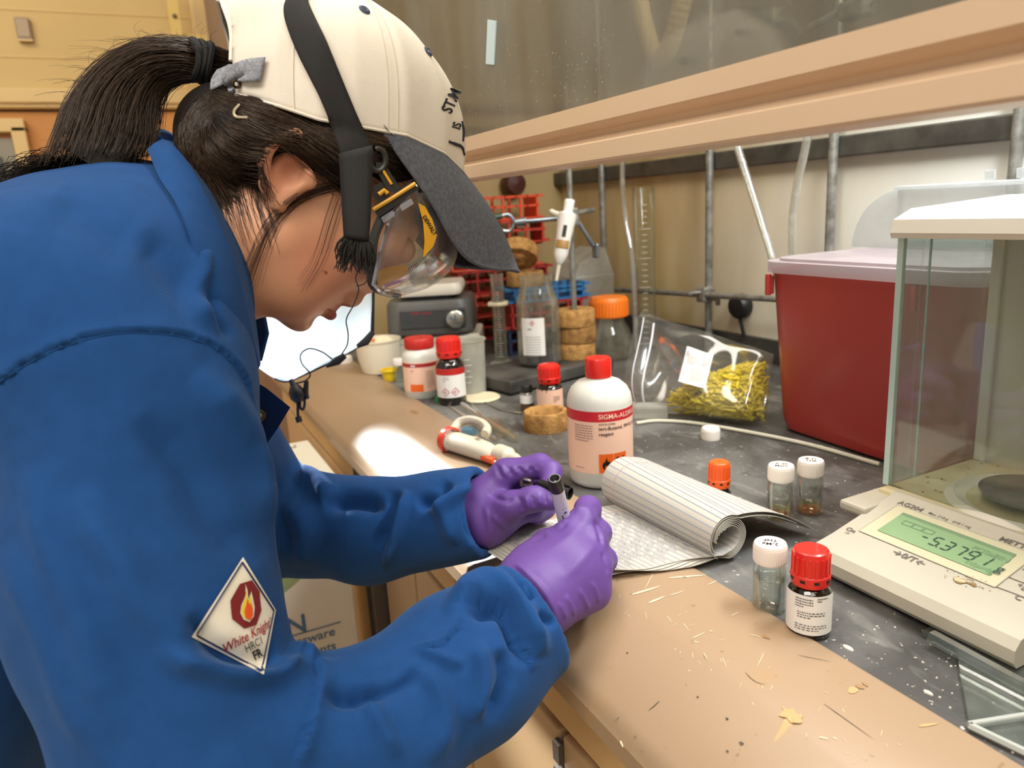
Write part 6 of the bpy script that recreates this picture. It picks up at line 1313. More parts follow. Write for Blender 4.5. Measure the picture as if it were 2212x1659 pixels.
base = np.array(srgb('#d29a78')[:3]); lip = np.array(srgb('#a4574f')[:3]); pink = np.array(srgb('#c87a60')[:3])
colr = np.tile(base, (len(Vh), 1))
def tint(c, r, col, k):
    global colr
    f = np.clip(1.3 - np.sqrt((((Vh-c)/r)**2).sum(1)), 0, 1)*k; f = np.clip(f, 0, 1); colr = colr*(1-f[:, None]) + col*f[:, None]
tint(loc(722, 657, 0), (.010, .0065, .017), lip, 1.6); tint(loc(717, 680, 0), (.010, .0070, .016), lip, 1.8); tint(loc(690, 570, .06), (.03, .03, .05), pink, .5); tint(loc(620, 350, .085), (.02, .03, .03), pink, .6)
tint(loc(705, 588, .06), (.0013, .0013, .03), np.array(srgb('#5a3022')[:3]), 3)
head = npobj('body', hw(Vh) + PT, Fh, 'skin', person, col=np.hstack([colr, np.ones((len(colr), 1))])); tag(head, 'head and neck bent low in profile')
Hw = hw(Vh)
# lashes and brow
def curve3(pts, n=12): return spline([hw(loc(*p)) for p in pts], n)
la = []
for k in range(9):
    x = 850 + 5*k; la.append(tube(curve3([(x+30, 580-3.2*k, .030), (x+22, 600-3*k, .031), (x+8, 618-2.5*k, .030)], 6), np.linspace(.0005, .00015, 6), 4))
obj('lashes', xf(join(*la), None, PT), 'hair_dark', person)
br = [tube(curve3([(905+3*k, 470-3*k, .040-.002*k), (925+2*k, 500-2*k, .034-.002*k), (932+2*k, 520-3*k, .024-.002*k)], 8), np.linspace(.0006, .0002, 8), 4) for k in range(8)]
obj('eyebrow', xf(join(*br), None, PT), 'hair_dark', person)
# ---------------------------------------------------------------- hair mass under the cap
def hair_d(P):
    d = sd_ell(P, (-.042, .052, 0), (.090, .080, .074))
    d = smin(d, sd_ell(P, loc(500, 300, 0), (.046, .044, .058)), .02)
    for s in (1, -1):
        m = (lambda p: p) if s > 0 else mir
        d = smin(d, sd_caps(P, m(loc(560, 275, .060)), m(loc(740, 335, .070)), .020, .016), .02)
        d = smin(d, sd_caps(P, m(loc(480, 330, .030)), m(loc(520, 300, .058)), .030, .022), .02)
        d = smin(d, sd_caps(P, m(loc(760, 330, .066)), m(loc(850, 330, .055)), .014, .012), .02)
    # keep the face and the ear free of hair
    cut = sd_caps(P, loc(640, 470, .07), loc(800, 520, .05), .040, .06); d = smax(d, -sd_ell(P, loc(612, 385, .085), (.018, .024, .022)), .004)
    for s in (1, -1):
        c = loc(760, 560, 0); d = smax(d, -sd_ell(P, c, (.095, .075, .12)), .004)
    return d
Vr, Fr = surfnet(hair_d, (-.16, -.08, -.10), (.09, .16, .10), .003); Vr = laplace(Vr, Fr, 2)
hair = npobj('hair', hw(Vr) + PT, Fr, 'hair_dark', person); tag(hair, 'dark brown hair tied back'); HWr = hw(Vr)
HC = Caster((HWr, Fr), (Hw, Fh))
def strands(paths, r, n=12, sides=3, taper=.4):
    """many hairs as thin three-sided tubes -> one mesh"""
    m = len(paths); P = np.array([spline(p, n) for p in paths]); T = np.gradient(P, axis=1); T /= np.linalg.norm(T, axis=2)[..., None] + 1e-12
    vd = CAM - P; s = np.cross(T, vd); s /= np.linalg.norm(s, axis=2)[..., None] + 1e-12; u = np.cross(s, T); rr = (np.linspace(1, taper, n)[None, :]*np.broadcast_to(np.asarray(r), (m,))[:, None])[..., None]
    V = np.stack([P + rr*(math.cos(a_)*s + math.sin(a_)*u) for a_ in np.arange(sides)*2*math.pi/sides], 2).reshape(-1, 3)
    base_ = (np.arange(m)*n*sides)[:, None, None]; i = np.arange(n-1)[None, :, None]*sides; k = np.arange(sides)[None, None, :]; k2 = (k+1) % sides
    F_ = np.stack([base_+i+k, base_+i+k2, base_+i+sides+k2, base_+i+sides+k], -1).reshape(-1, 4); return V, F_
hr_ = np.random.default_rng(3); paths = []
# side hair combed back from temple and ear to the tie
flows = [[(770, 345), (700, 300), (620, 255), (540, 225), (475, 205)], [(760, 400), (680, 345), (600, 285), (530, 250), (470, 215)], [(650, 300), (590, 290), (530, 270), (470, 225)], [(590, 305), (545, 300), (500, 280), (455, 230)], [(560, 340), (520, 335), (480, 305), (440, 245)], [(540, 380), (500, 370), (455, 330), (420, 270)], [(500, 420), (465, 395), (430, 350), (405, 285)], [(840, 300), (780, 285), (700, 255), (620, 225)], [(850, 380), (800, 350), (740, 310), (680, 275)], [(440, 400), (415, 340), (408, 290), (428, 245), (458, 208)], [(470, 430), (440, 370), (425, 310), (437, 255), (465, 210)], [(400, 330), (395, 295), (405, 262), (430, 228), (455, 203)]]
for _ in range(1500):
    k = hr_.integers(0, len(flows)); f_ = np.array(flows[k], float); j = hr_.normal(0, 1, 2)*[13, 13]; P = []
    for i, (x, y) in enumerate(f_):
        q = j*(1-.5*i/(len(f_)-1)) + hr_.normal(0, 2.0, 2); x2, y2 = x+q[0], y+q[1]; d = HC.depth(x2, y2)
        if d is None: P = None; break
        P.append(at(x2, y2, d - hr_.uniform(.0003, .0028)))
    if P is None: continue
    dd = np.array([p @ R[:, 2] for p in P])
    if np.abs(np.diff([np.linalg.norm(p-CAM) for p in P])).max() > .045: continue
    paths.append(P)
v, f = strands(paths, hr_.uniform(.0002, .00045, len(paths))); npobj('combed_strands', v + PT, f, 'hair_brown', hair)['kind'] = 'stuff'
# nape wisps hanging on the neck and loose locks across the cheek
paths = []
for _ in range(170):
    x0 = hr_.uniform(440, 575); y0_ = 330 + (x0-440)*.1 + hr_.uniform(-20, 40); L = hr_.uniform(60, 190); P = []
    for t in np.linspace(0, 1, 5): x, y = x0 + 10*t + hr_.normal(0, 2) + 25*t*t, y0_ + L*t; d = HC.depth(x, y) or .60; P.append(at(x, y, d-.0012))
    if np.abs(np.diff([np.linalg.norm(p-CAM) for p in P])).max() < .04: paths.append(P)
for _ in range(26):
    j = hr_.normal(0, 1, 2)*[5, 6]; pts = [(770, 392), (700, 405), (640, 430), (585, 480), (550, 560), (530, 620)]; P = []
    for i, (x, y) in enumerate(pts): x, y = x + j[0]*(1+i*.25), y + j[1]; d = HC.depth(x, y) or .585; P.append(at(x, y, d-.002))
    paths.append(P)
for _ in range(9):
    j = hr_.normal(0, 1, 2)*[9, 7]; pts = [(735, 420), (715, 480), (690, 560), (655, 620)]; paths.append([at(x + j[0], y + j[1], (HC.depth(x+j[0], y+j[1]) or .585)-.002) for x, y in pts])
v, f = strands(paths, hr_.uniform(.00015, .00035, len(paths)), 14); npobj('loose_wisps', v + PT, f, 'hair_thin', hair)['kind'] = 'stuff'
# hair pin
mat('pin', '#b7a78c', .4, metal=.4); pp_ = [at(x, y, (HC.depth(x, y) or .57) - .003) for x, y in ((517, 226), (507, 238), (506, 247), (512, 253), (535, 254))]
obj('hair_pin', xf(tube(spline(pp_, 14), .0011, 6), None, PT), 'pin', hair, True)
# ---------------------------------------------------------------- ponytail
outer_g = [(500, 122, .632), (452, 106, .625), (400, 92, .615), (320, 92, .605), (240, 125, .595), (175, 190, .588), (140, 260, .583), (120, 325, .580), (95, 365, .580)]
inner_g = [(500, 168, .632), (452, 170, .625), (415, 166, .62), (372, 178, .615), (345, 208, .607), (334, 250, .60), (330, 290, .594), (318, 328, .588), (300, 352, .585)]
OG = spline([at(*q) for q in outer_g], 24); IG = spline([at(*q) for q in inner_g], 24); vdir = R @ np.array([0, 0, -1.])
paths = []
for _ in range(2100):
    s = hr_.beta(.85, .9); th = hr_.normal(0, 1); end = int(24*hr_.uniform(.78, 1.0)); P = []
    ph = hr_.uniform(0, 6.28); am = hr_.normal(0, .0016)
    for i in range(0, end, 3):
        t = i/23; wv = am*math.sin(ph + t*5)*(1+2*t); s2 = s + .07*math.sin(t*3+ph)*t
        th2 = .004 + .016*min(1, t*1.6)*math.sqrt(max(0, 1-(2*min(max(s2, 0), 1)-1)**2))
        P.append(OG[i]*(1-s2) + IG[i]*s2 + vdir*(th*th2*.55) + np.array([wv, wv*.5, wv]))
    paths.append(P)
v, f = strands(paths, hr_.uniform(.00028, .00055, len(paths)), 14); npobj('ponytail', v + PT, f, 'hair_brown', hair); hair.children[-1]['kind'] = 'stuff'
core = []
for i in range(24): core.append((OG[i]+IG[i])/2)
wid = np.linalg.norm(OG-IG, axis=1)/2*.80
obj('ponytail_core', xf(tube(core, wid, 14, flat=.35, upv=vdir), None, PT), 'hair_dark', hair, True)
# lower end of the tail spread over the back of the coat
paths = []
for _ in range(700):
    u = hr_.uniform(0, 1); st_ = OG[23]*(1-u) + IG[23]*u + hr_.normal(0, .004, 3); px, py = proj(st_); L = hr_.uniform(60, 175)*(1-.7*u); P = [st_ + np.array([0, 0, .004])]
    for t in (.35, .7, 1.0): x, y = px - L*t, py + 12*t + L*.26*t*t + hr_.normal(0, 4); d = .605 - .02*t; P.append(at(x, y - 6, d) + hr_.normal(0, .003, 3))
    paths.append(P)
v, f = strands(paths, hr_.uniform(.0003, .0005, len(paths)), 10); npobj('tail_ends', v + PT, f, 'hair_dark', hair)['kind'] = 'stuff'
# flyaways
paths = []
for _ in range(75):
    i = int(hr_.integers(2, 18)); st_ = OG[i]; px, py = proj(st_); a_ = hr_.uniform(2.6, 4.6); L = hr_.uniform(30, 120); d = .60
    paths.append([st_] + [at(px + L*t*math.cos(a_ + .6*t) - 25*t, py - abs(L*t*math.sin(a_))*.55 - 6*math.sin(t*4), d) for t in (.3, .65, 1.0)])
for _ in range(40):
    i = int(hr_.integers(4, 23)); st_ = OG[i]*.9 + IG[i]*.1; px, py = proj(st_); L = hr_.uniform(15, 60); paths.append([st_, at(px - L*.5, py - 4 + hr_.normal(0, 8), .59), at(px - L, py + hr_.normal(10, 14), .585)])
v, f = strands(paths, .00016, 12); npobj('flyaway_hairs', v + PT, f, 'hair_thin', hair)['kind'] = 'stuff'
# hair tie
tc_ = (OG[4]+IG[4])/2; td = (OG[5]+IG[5])/2 - (OG[3]+IG[3])/2; td /= np.linalg.norm(td); e1_ = (OG[4]-IG[4]); hl = np.linalg.norm(e1_)/2; e1_ /= 2*hl; e2_ = np.cross(td, e1_)
ties = []
for k, off in enumerate((-.005, .0, .005)): ties.append(tube([tc_ + td*(off + .002*math.sin(a_*2+k)) + e1_*(hl*1.06+.001)*math.cos(a_) + e2_*.017*math.sin(a_) for a_ in np.linspace(0, 2*math.pi, 30)], .0034, 8))
obj('hair_tie', xf(join(*ties), None, PT), 'strap_black', hair, True)
# ---------------------------------------------------------------- cap
base_pts = [(0, loc(1003, 372, 0)), (28, loc(960, 330, .040)), (55, loc(880, 292, .070)), (80, loc(770, 272, .084)), (105, loc(690, 258, .086)), (130, loc(600, 228, .078)), (152, loc(520, 206, .056)), (168, loc(475, 198, .028)), (180, loc(460, 196, 0))]
TOP = loc(748, -8, 0); BC = (base_pts[0][1] + base_pts[-1][1])/2
def base_at(th):
    th = th % 360; t = th if th <= 180 else 360-th; A_ = [q[0] for q in base_pts]; p = np.array([np.interp(t, A_, [q[1][k] for q in base_pts]) for k in range(3)])
    if th > 180: p[2] = -p[2]
    return p
ths = np.arange(0, 360, 2.5); ph_ = np.concatenate([np.linspace(0, 88, 60), [90]]); capG = np.zeros((len(ph_), len(ths)+1, 3))
for j, th in enumerate(list(ths) + [360.]):
    b_ = base_at(th); t = abs(((th+180) % 360)-180); back = max(0, (t-110)/70)
    for i, p in enumerate(ph_):
        pr = math.radians(p); ce = .92 - .30*back; se = .92 - .12*back
        q = TOP + (b_ - TOP)*0
        rad = b_ - BC; x = BC + rad*math.cos(pr)**ce + (TOP-BC)*math.sin(pr)**se + rad*.075*math.sin(2*pr)
        wr = .0016*math.sin(th/180*math.pi*3 + p*.09)*back + .0012*back*math.sin(p*.25 + th*.12)
        x = x + rad/np.linalg.norm(rad)*wr; capG[i, j] = x
    # panel seams: six shallow grooves
    for sm in (0, 60, 120, 180, 240, 300):
        dth = abs(((th-sm+180) % 360)-180)
        if dth < 1.5: capG[:, j] += (BC-capG[:, j])*.006
capW = np.array([[hw(q) for q in row] for row in capG])
# opening for the ponytail above the strap at the back
r_, c_n = capW.shape[:2]; vv, ff = sheet(capW)
keep = []
for i in range(r_-1):
    for j in range(c_n-1):
        th = (ths[j] if j < len(ths) else 360)+1.25; dth = abs(th-180); a0 = 24
        hole = dth < a0 and ph_[i] < 9 + 26*math.sqrt(max(0, 1-(dth/a0)**2))
        if not hole: keep.append(i*(c_n-1)+j)
ff = [ff[k] for k in keep]; _q = np.asarray(vv)[list(ff[len(ff)//3])]; _n = np.cross(_q[1]-_q[0], _q[2]-_q[0])
if _n @ (_q[0]-hw(BC)) < 0: ff = [tuple(reversed(q)) for q in ff]
capo = obj('cap', (np.asarray(vv) + PT, ff), 'cap_white', person, True, 180); tag(capo, 'white cotton cap with dark denim brim')
md = capo.modifiers.new('thickness', 'SOLIDIFY'); md.thickness = .0022; md.offset = -1
KC = Caster((np.asarray(vv), ff))
HC2 = Caster((np.asarray(vv), ff), (HWr, Fr), (Hw, Fh))
he = []
for dth in np.linspace(-24, 24, 41):
    pmax = 9+26*math.sqrt(max(0, 1-(dth/24)**2)); th = 180+dth; jf = th/2.5; j = int(jf); tt = jf-j; fi = pmax/88*59; i = int(fi); ti = fi-i
    he.append((capW[i, j]*(1-tt)+capW[i, j+1]*tt)*(1-ti) + (capW[i+1, j]*(1-tt)+capW[i+1, j+1]*tt)*ti)
obj('opening_hem', xf(tube(he, .0022, 6), None, PT), 'cap_white', capo, True)
# edge band and seam stitching
obj('cap_hem', xf(tube([capW[0, j % (c_n-1)] for j in range(82, 82+(c_n-1)-19)], .0014, 6), None, PT), 'cap_white', capo, True)
mat('cap_stitch', '#cfc3ac', .85)
for sm in (60,): obj('panel_seam', xf(join(tube([capW[i, int(sm/2.5)]*1.0 for i in range(r_-1)], .0007, 5), tube([capW[i, int(sm/2.5)+2] for i in range(r_-1)], .0005, 5)), None, PT), 'cap_stitch', capo, True)
obj('panel_seam', xf(tube([capW[i, int(120/2.5)] for i in range(r_-1)], .0006, 5), None, PT), 'cap_stitch', capo, True)
# eyelet, top button
mat('eyelet_blue', '#39465f', .8)
def cap_frame(px, py):
    p0, p1, p2 = KC.hit(px, py, 0, .62), KC.hit(px-4, py, 0, .62), KC.hit(px, py+4, 0, .62); nn = np.cross(p1-p0, p2-p0); nn /= np.linalg.norm(nn)
    if nn @ (CAM-p0) < 0: nn = -nn
    m3_, _ = frame((0, 0, 0), p1-p0, np.cross(nn, p1-p0)); m3_ = np.stack([m3_[:, 0], np.cross(nn, m3_[:, 0]), nn], 1); return m3_, p0
ec = KC.hit(787, 19, .0004, .62); fr = CAM-ec; fr /= np.linalg.norm(fr); nrm = fr*.5 + HV*.87; nrm /= np.linalg.norm(nrm); m3, _ = frame((0, 0, 0), np.cross([0, 1., 0], nrm), np.cross(nrm, np.cross([0, 1., 0], nrm)))
m3, ec = cap_frame(787, 22); obj('eyelet', xf(lathe([(.0012, .0012), (.003, .0018), (.0048, .0006)], 20, False), m3, ec + PT), 'eyelet_blue', capo, True)
obj('top_button', xf(lathe([(.008, 0), (.007, .004), (0, .006)], 18), HM[:, [0, 2, 1]]*[1, -1, 1], hw(TOP) + PT), 'cap_white', capo, True)
ec = KC.hit(931, 112, .0004, .62); m3, ec = cap_frame(924, 112); obj('eyelet', xf(lathe([(.0012, .0012), (.003, .0018), (.0048, .0006)], 20, False), m3, ec + PT), 'eyelet_blue', capo, True)
# denim strap with tail and clasp at the back
sg_ = []
rows = [[(470, 152), (500, 140), (540, 128), (574, 124)], [(458, 172), (490, 162), (530, 156), (568, 152)], [(455, 198), (478, 186), (500, 178), (562, 177)]]
Gs = np.array([[KC.hit(x, y, .0030, .585) for x, y, _ in spline([(a_, b_, 0) for a_, b_ in r0], 14)] for r0 in rows]); Gs = np.stack([spline(Gs[:, j], 7) for j in range(14)], 1)
obj('cap_strap', xf(sheet(Gs, .0016), None, PT), 'denim_pale', capo, True, 180)
bk = [hw(base_at(th)*1.0 + np.array([-.0022, 0, 0]) + np.array([0, .010, 0])) for th in range(158, 206, 3)]
obj('cap_strap_back', xf(tube(bk, .011, 8, flat=.16, upv=hw(TOP)-hw(BC)) if 0 else sheet(np.stack([np.array(bk) + HV*.010, np.array(bk) - HV*.010], 0), .002), None, PT), 'denim_pale', capo, True)
ck = KC.hit(511, 181, .0030, .585); fr = CAM-ck; fr /= np.linalg.norm(fr); m3, _ = frame((0, 0, 0), np.cross([0, 0, 1.], fr), np.cross(fr, np.cross([0, 0, 1.], fr)))
obj('clasp', xf(lathe([(.0026, -.001), (.0036, .0010), (.0026, .0024), (.0015, .0008)], 18, False), m3, ck + PT), mat('brass', '#5d4a34', .35, metal=.8), capo, True)
# brim
nb_ = 27; Gb = []
bf = [base_at(t) for t in np.linspace(-66, 66, nb_)]
tipL = loc(1122, 585, 0)
for s in np.linspace(0, 1, 13):
    row = []
    for k in range(nb_):
        a_ = -1 + 2*k/(nb_-1); b_ = bf[k]; ext_ = (1-abs(a_)**3.0)**.50 if abs(a_) < 1 else 0
        fwd = tipL - base_pts[0][1]; p = b_ + fwd*s*ext_ 
        droop = .15*a_*a_*(1-a_*a_)**2*s*s; side = np.array([-.012*a_*a_*s, -droop, 0]); p = p + side + np.array([0, .005*a_*s*ext_, 0]); p = p + np.array([0, .006*math.sin(s*math.pi)*(1-a_*a_), 0]); row.append(hw(p))
    Gb.append(row)
Gb = np.array(Gb); 
brm = obj('brim', xf(sheet(Gb), None, PT), 'denim', capo, True, 180); tag(brm, 'dark grey denim brim')
n_ = np.cross(np.gradient(Gb, axis=1), np.gradient(Gb, axis=0)); n_ /= np.linalg.norm(n_, axis=2)[..., None]+1e-9; sgn = 1 if (n_[6, 13] @ HV) > 0 else -1
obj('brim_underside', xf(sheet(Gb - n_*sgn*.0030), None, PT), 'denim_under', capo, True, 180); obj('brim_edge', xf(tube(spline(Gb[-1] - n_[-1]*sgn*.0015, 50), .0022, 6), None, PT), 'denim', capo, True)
# lettering on the front panel
def on_cap(vf, px, py, sx, sy, ang_, off=.0012):
    v, f = vf; c_, s_ = math.cos(ang_), math.sin(ang_); o = []
    for q in v:
        x = px + sx*q[0]*c_ + sy*q[1]*s_; y = py + sx*q[0]*s_ - sy*q[1]*c_; h = KC.depth(x, y)
        if h is None: h = KC.depth(x-5, y) or KC.depth(x-12, y) or .68
        o.append(at(x, y, h - off) + PT)
    return o, f
obj('cap_lettering', join(on_cap(textvf('ST.M', 1, .03), 976, 218, 26, 34, -1.15), on_cap(textvf('IS', 1, .03), 988, 272, 20, 26, -1.25)), 'cap_thread', capo)
hk = [[(970, 306), (985, 312), (998, 318), (1003, 335)], [(998, 262), (1001, 285), (1000, 305)]]
obj('cap_embroidery', xf(join(*[tube([KC.hit(x, y, .001, .69) for x, y, _ in spline([(a_, b_, 0) for a_, b_ in h_], 12)], [.0012]*3 + [.0016]*6 + [.0012]*3, 5) for h_ in hk]), None, PT), 'cap_thread', capo)
# ---------------------------------------------------------------- goggles
clear('goggle_lens', (248, 250, 252), .07, .015, haze=.07, hazecol=(230, 232, 240), hscale=60, hlo=.5, hhi=.7)
secs = [(.0, [(925, 395), (972, 450), (988, 520), (978, 575), (930, 618), (862, 640)]), (.030, [(922, 395), (966, 450), (980, 518), (970, 572), (920, 615), (852, 639)]), (.054, [(916, 395), (950, 445), (962, 510), (948, 565), (898, 610), (838, 635)]), (.068, [(906, 397), (922, 440), (930, 500), (912, 555), (868, 600), (820, 628)]), (.0735, [(900, 400), (872, 432), (845, 470), (828, 520), (816, 570), (806, 615)])]
def resamp(pts, w, n=18): return spline([loc(x, y, w) for x, y in pts], n)
S5 = [resamp(p, w) for w, p in secs]; S9 = [np.array([mir(q) for q in s_]) for s_ in S5[:0:-1]] + S5
Gg = np.array([spline([s_[i] for s_ in S9], 33) for i in range(18)]); GgW = np.array([[hw(q) for q in r0] for r0 in Gg])
gog = obj('goggles', xf(sheet(GgW, .0016), None, PT), 'goggle_lens', person, True, 180); tag(gog, 'clear wrap-around safety goggles')
obj('lens_rim', xf(join(tube(GgW[-1], .0016, 6), tube([GgW[i, -1] for i in range(18)], .0018, 6)), None, PT), clear('lens_edge', (205, 212, 225), .3, .05, haze=.3, hazecol=(220, 225, 240)), gog, True)
def quad_block(pix, w0, w1, m, name, par):
    n = len(pix); v = [hw(loc(x, y, w0)) + PT for x, y in pix] + [hw(loc(x, y, w1)) + PT for x, y in pix]
    return obj(name, (v, [tuple(range(n)), tuple(reversed(range(n, 2*n)))] + [(i, n+i, n+(i+1) % n, (i+1) % n) for i in range(n)]), m, par)
quad_block([(806, 452), (896, 398), (905, 408), (818, 470)], .060, .078, 'goggle_black', 'side_frame', gog)
obj('yellow_piping', xf(tube([hw(loc(x, y, .0795)) for x, y in ((806, 453), (850, 426), (897, 396))], .0018, 6), None, PT), 'goggle_yellow', gog, True)
obj('foam_seal', xf(join(tube(spline([hw(loc(x, y, w)) for x, y, w in ((892, 402, .066), (845, 440, .070), (812, 500, .072), (803, 560, .070), (806, 615, .060), (840, 632, .035), (858, 634, 0), (840, 632, -.035), (806, 615, -.060), (803, 560, -.07))], 40), .0042, 8)), None, PT), mat('seal_grey', '#3a3a38', .5), gog, True)
obj('top_gasket', xf(join(tube(spline([hw(loc(x, y, w)) for x, y, w in ((900, 402, .062), (925, 398, .030), (930, 396, 0), (925, 398, -.030), (900, 402, -.062))], 24), .006, 8)), None, PT), 'goggle_black', gog, True)
clear('clip_clear', (225, 225, 235), .3, .05, haze=.25)
for x, y in ((838, 466), (878, 440)): quad_block([(x-15, y+4), (x+10, y-12), (x+16, y), (x-9, y+16)], .074, .082, 'clip_clear', 'vent_clip', gog)
quad_block([(812, 350), (830, 352), (866, 408), (856, 418), (838, 412), (812, 366)], .068, .080, 'goggle_black', 'strap_arm', gog)
quad_block([(808, 400), (824, 394), (842, 422), (820, 438), (806, 425)], .066, .079, 'goggle_black', 'strap_arm', gog)
obj('arm_inlay', xf(join(tube([hw(loc(x, y, .081)) for x, y in ((826, 366), (846, 398))], .0012, 6), tube([hw(loc(x, y, .081)) for x, y in ((818, 420), (830, 411), (837, 418))], .0020, 6)), None, PT), 'goggle_yellow', gog, True)
obj('strap_loop', xf(tube([hw(loc(816 + 17*math.cos(a_), 345 + 24*math.sin(a_), .080)) for a_ in np.linspace(-1.9, 2.9, 24)], .0026, 8), None, PT), 'goggle_black', gog, True)
GC = Caster((GgW.reshape(-1, 3), sheet(GgW)[1]))
yl = fan(densify([(903, 438), (918, 446), (934, 474), (944, 508), (936, 532), (924, 546), (914, 556), (917, 520), (914, 480)], 3), (922, 500))
def on_lens(vf, off=.0006): 
    v, f = vf; return [at(q[0], q[1], (GC.depth(q[0], q[1]) or .66) - off) + PT for q in v], f
obj('yellow_flash', on_lens(yl), 'goggle_yellow', gog)
tv = textvf('DEWALT', 1, .03); a_ = math.radians(58)
obj('lens_lettering', on_lens(([(928 + 12*q[0]*math.cos(a_) + 12*q[1]*math.sin(a_)*1.0, 487 + 12*q[0]*math.sin(a_) - 12*q[1]*math.cos(a_), 0) for q in tv[0]], tv[1]), .0012), 'ink_black', gog)
obj('lower_seal', on_lens(fan(densify([(818, 585), (845, 575), (878, 572), (884, 588), (870, 615), (838, 628), (815, 622)], 3)), -.004), mat('seal_amber', '#c48a22', .4), gog)
# head strap over the cap, hanging tail with frayed end
L1 = spline([(640, -60, 0), (622, -10, 0), (613, 32, 0), (640, 110, 0), (690, 210, 0), (722, 290, 0), (740, 345, 0)], 40); R1 = spline([(690, -60, 0), (675, -20, 0), (666, 6, 0), (702, 84, 0), (746, 190, 0), (782, 275, 0), (808, 335, 0)], 40)
rows = []
for (x0, y0_, _), (x1, y1_, _) in zip(L1, R1):
    row = []
    for t in np.linspace(0, 1, 7): x, y = x0+(x1-x0)*t, y0_+(y1_-y0_)*t; d = HC2.depth(x, y); row.append((x, y, d))
    rows.append(row)
Dm = np.array([[q[2] if q[2] else np.nan for q in r0] for r0 in rows]); 
for c in range(7):
    k = np.isnan(Dm[:, c]); 
    if k.any() and (~k).any(): Dm[k, c] = np.interp(np.where(k)[0], np.where(~k)[0], Dm[~k, c])
Dm = np.minimum(Dm, np.roll(Dm, 1, 0)) if 0 else Dm
Ds = Dm.copy()
for _ in range(6): Ds[1:-1] = (Ds[:-2]+2*Ds[1:-1]+Ds[2:])/4
Ds = np.minimum(Ds, Dm) - .0028
Gst = np.array([[at(q[0], q[1], Ds[i, c]) for c, q in enumerate(r0)] for i, r0 in enumerate(rows)])
obj('head_strap', xf(sheet(Gst, .0014), None, PT), 'strap_black', gog, True, 180)
d0 = .560
Lh = spline([(734, 332, 0), (738, 400, 0), (742, 470, 0), (745, 512, 0)], 14); Rh = spline([(804, 314, 0), (803, 400, 0), (800, 470, 0), (796, 520, 0)], 14)
Gt_ = np.array([[at(l[0]+(r0[0]-l[0])*t, l[1]+(r0[1]-l[1])*t, d0 + .010*i/13 - .003*math.sin(t*math.pi)) for t in np.linspace(0, 1, 6)] for i, (l, r0) in enumerate(zip(Lh, Rh))])
obj('strap_tail', xf(sheet(Gt_, .0016), None, PT), 'strap_black', gog, True, 180)
fz = []
for k in range(220):
    t = hr_.uniform(0, 1); x = 745 + 51*t; y = 510 + 8*t; L = hr_.uniform(30, 78); dx = (t-.6)*26 - 8*hr_.random(); c0_ = hr_.normal(0, 5)
    fz.append([at(x, y, d0+.010), at(x + dx*.5 + c0_, y + L*.5, d0+.011+hr_.normal(0, .002)), at(x + dx + hr_.normal(0, 5), y + L, d0+.012)])
v, f = strands(fz, .0010, 8); npobj('frayed_threads', v + PT, f, 'thread', gog)['kind'] = 'stuff'
lt = [[(782, 570), (768, 600), (775, 625), (763, 660), (748, 690), (752, 720), (750, 745), (738, 765)], [(785, 575), (800, 590), (788, 612), (770, 618)]]
obj('loose_thread', xf(join(*[tube(spline([at(x, y, .575) for x, y in l_], 30), .0005, 4) for l_ in lt]), None, PT), 'thread', gog)
# ---------------------------------------------------------------- white visor bag hanging beyond the chin, lit by the sun
def mat_visor():
    m = bpy.data.materials.new('visor_sheet'); m.use_nodes = True; N = m.node_tree.nodes; L = m.node_tree.links; N.remove(N['Principled BSDF'])
    d = N.new('ShaderNodeBsdfDiffuse'); d.inputs[0].default_value = (.85, .92, .95, 1); t = N.new('ShaderNodeBsdfTranslucent'); t.inputs[0].default_value = (.85, .93, .97, 1)
    mx = N.new('ShaderNodeMixShader'); mx.inputs[0].default_value = .6; L.new(d.outputs[0], mx.inputs[1]); L.new(t.outputs[0], mx.inputs[2]); L.new(mx.outputs[0], N['Material Output'].inputs[0]); MATS['visor_sheet'] = m
mat_visor()
vz = empty('drawstring_pouch', at(690, 740, 1.0), 0, 'bright white drawstring pouch with black piping and cord lock under the chin', 'pouch'); VT = -at(690, 740, 1.0)
topl = [(500, 600), (580, 590), (700, 585), (806, 590)]; botl = [(548, 800), (612, 824), (700, 790), (806, 725)]
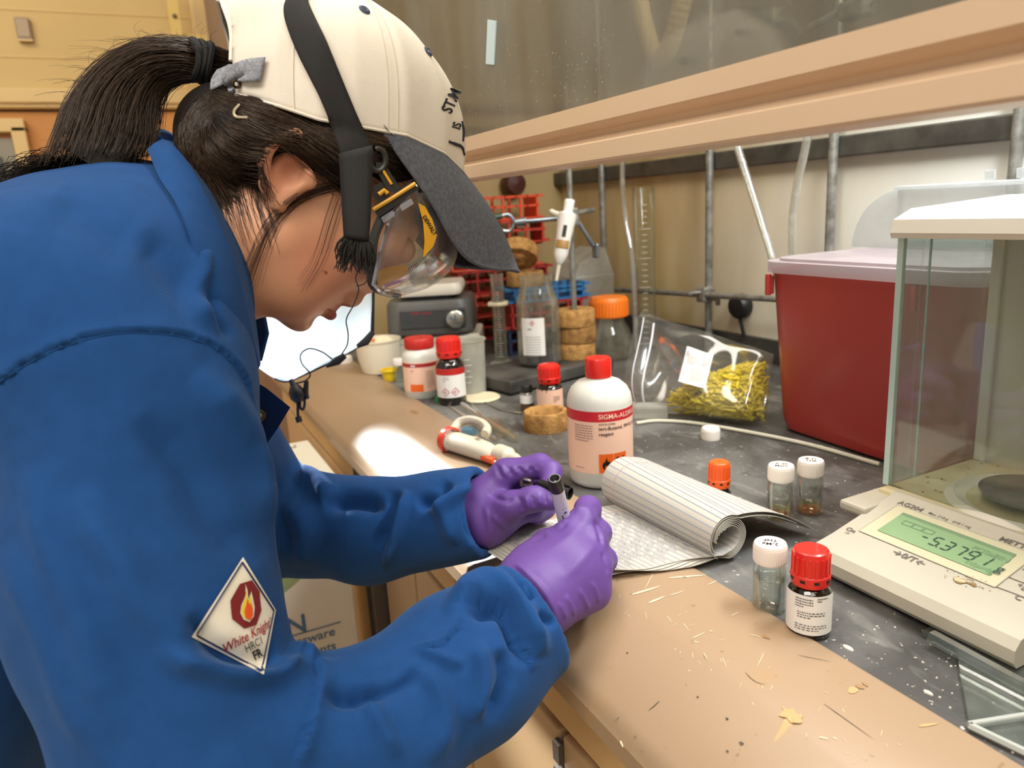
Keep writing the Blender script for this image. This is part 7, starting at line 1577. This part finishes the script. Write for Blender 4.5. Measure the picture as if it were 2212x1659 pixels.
TL = spline([(x, y, 0) for x, y in topl], 20); BL = spline([(540, 780, 0), (585, 812, 0), (618, 824, 0), (650, 812, 0), (715, 782, 0), (775, 748, 0), (804, 722, 0)], 20)
Gv = np.array([[at(a_[0]+(b_[0]-a_[0])*t, a_[1]+(b_[1]-a_[1])*t, 1.0 + .03*j/19 - .012*math.sin(t*math.pi) + .004*math.sin(j*.9+t*5)) for j, (a_, b_) in enumerate(zip(TL, BL))] for t in np.linspace(0, 1, 14)])
obj('sheet_body', xf(sheet(Gv, .0015), None, VT), 'visor_sheet', vz, True, 180)
obj('piping', xf(join(tube(Gv[-1][4:], .0018, 6), tube([Gv[i, -1] for i in range(14)], .0028, 6)), None, VT), 'strap_black', vz, True)
obj('corner_tab', xf(join(tube([at(772, 748, 1.02), at(790, 738, 1.025), at(805, 718, 1.03)], [.003, .006, .004], 8), tube([at(705, 792, 1.01), at(728, 780, 1.01), at(745, 768, 1.01)], [.002, .006, .004], 8)), None, VT), 'strap_black', vz, True)
obj('lanyard', xf(tube(spline([Gv[0, 1], at(470, 520, .90), np.array([.03, .84, 1.24])], 12), .0016, 6), None, VT), 'strap_black', vz, True)
obj('cord', xf(tube(spline([at(718, 776, .995), at(695, 760, .99), at(668, 753, .985), at(650, 765, .985), at(652, 785, .985), at(670, 808, .985), at(660, 822, .985), at(640, 828, .985)], 40), .0011, 6), None, VT), 'strap_black', vz, True)
obj('cord_lock', xf(join(tube([at(636, 832, .98), at(640, 846, .98), at(645, 858, .98), at(648, 868, .98)], [.006, .0105, .0105, .006], 12), tube([at(628, 820, .98), at(637, 838, .98)], [.003, .005], 8), tube([at(662, 822, .98), at(660, 850, .98), at(664, 862, .98)], [.003, .004, .003], 8)), None, VT), 'black_plastic', vz, True)
obj('cord_tails', xf(join(tube(spline([at(644, 866, .98), at(643, 885, .98), at(644, 905, .98)], 8), .0022, 6), tube([at(643, 900, .98), at(647, 912, .98)], .0045, 6), tube(spline([at(648, 866, .98), at(648, 880, .98), at(655, 884, .98), at(658, 872, .98), at(657, 855, .98)], 14), .0018, 6)), None, VT), 'strap_black', vz, True)
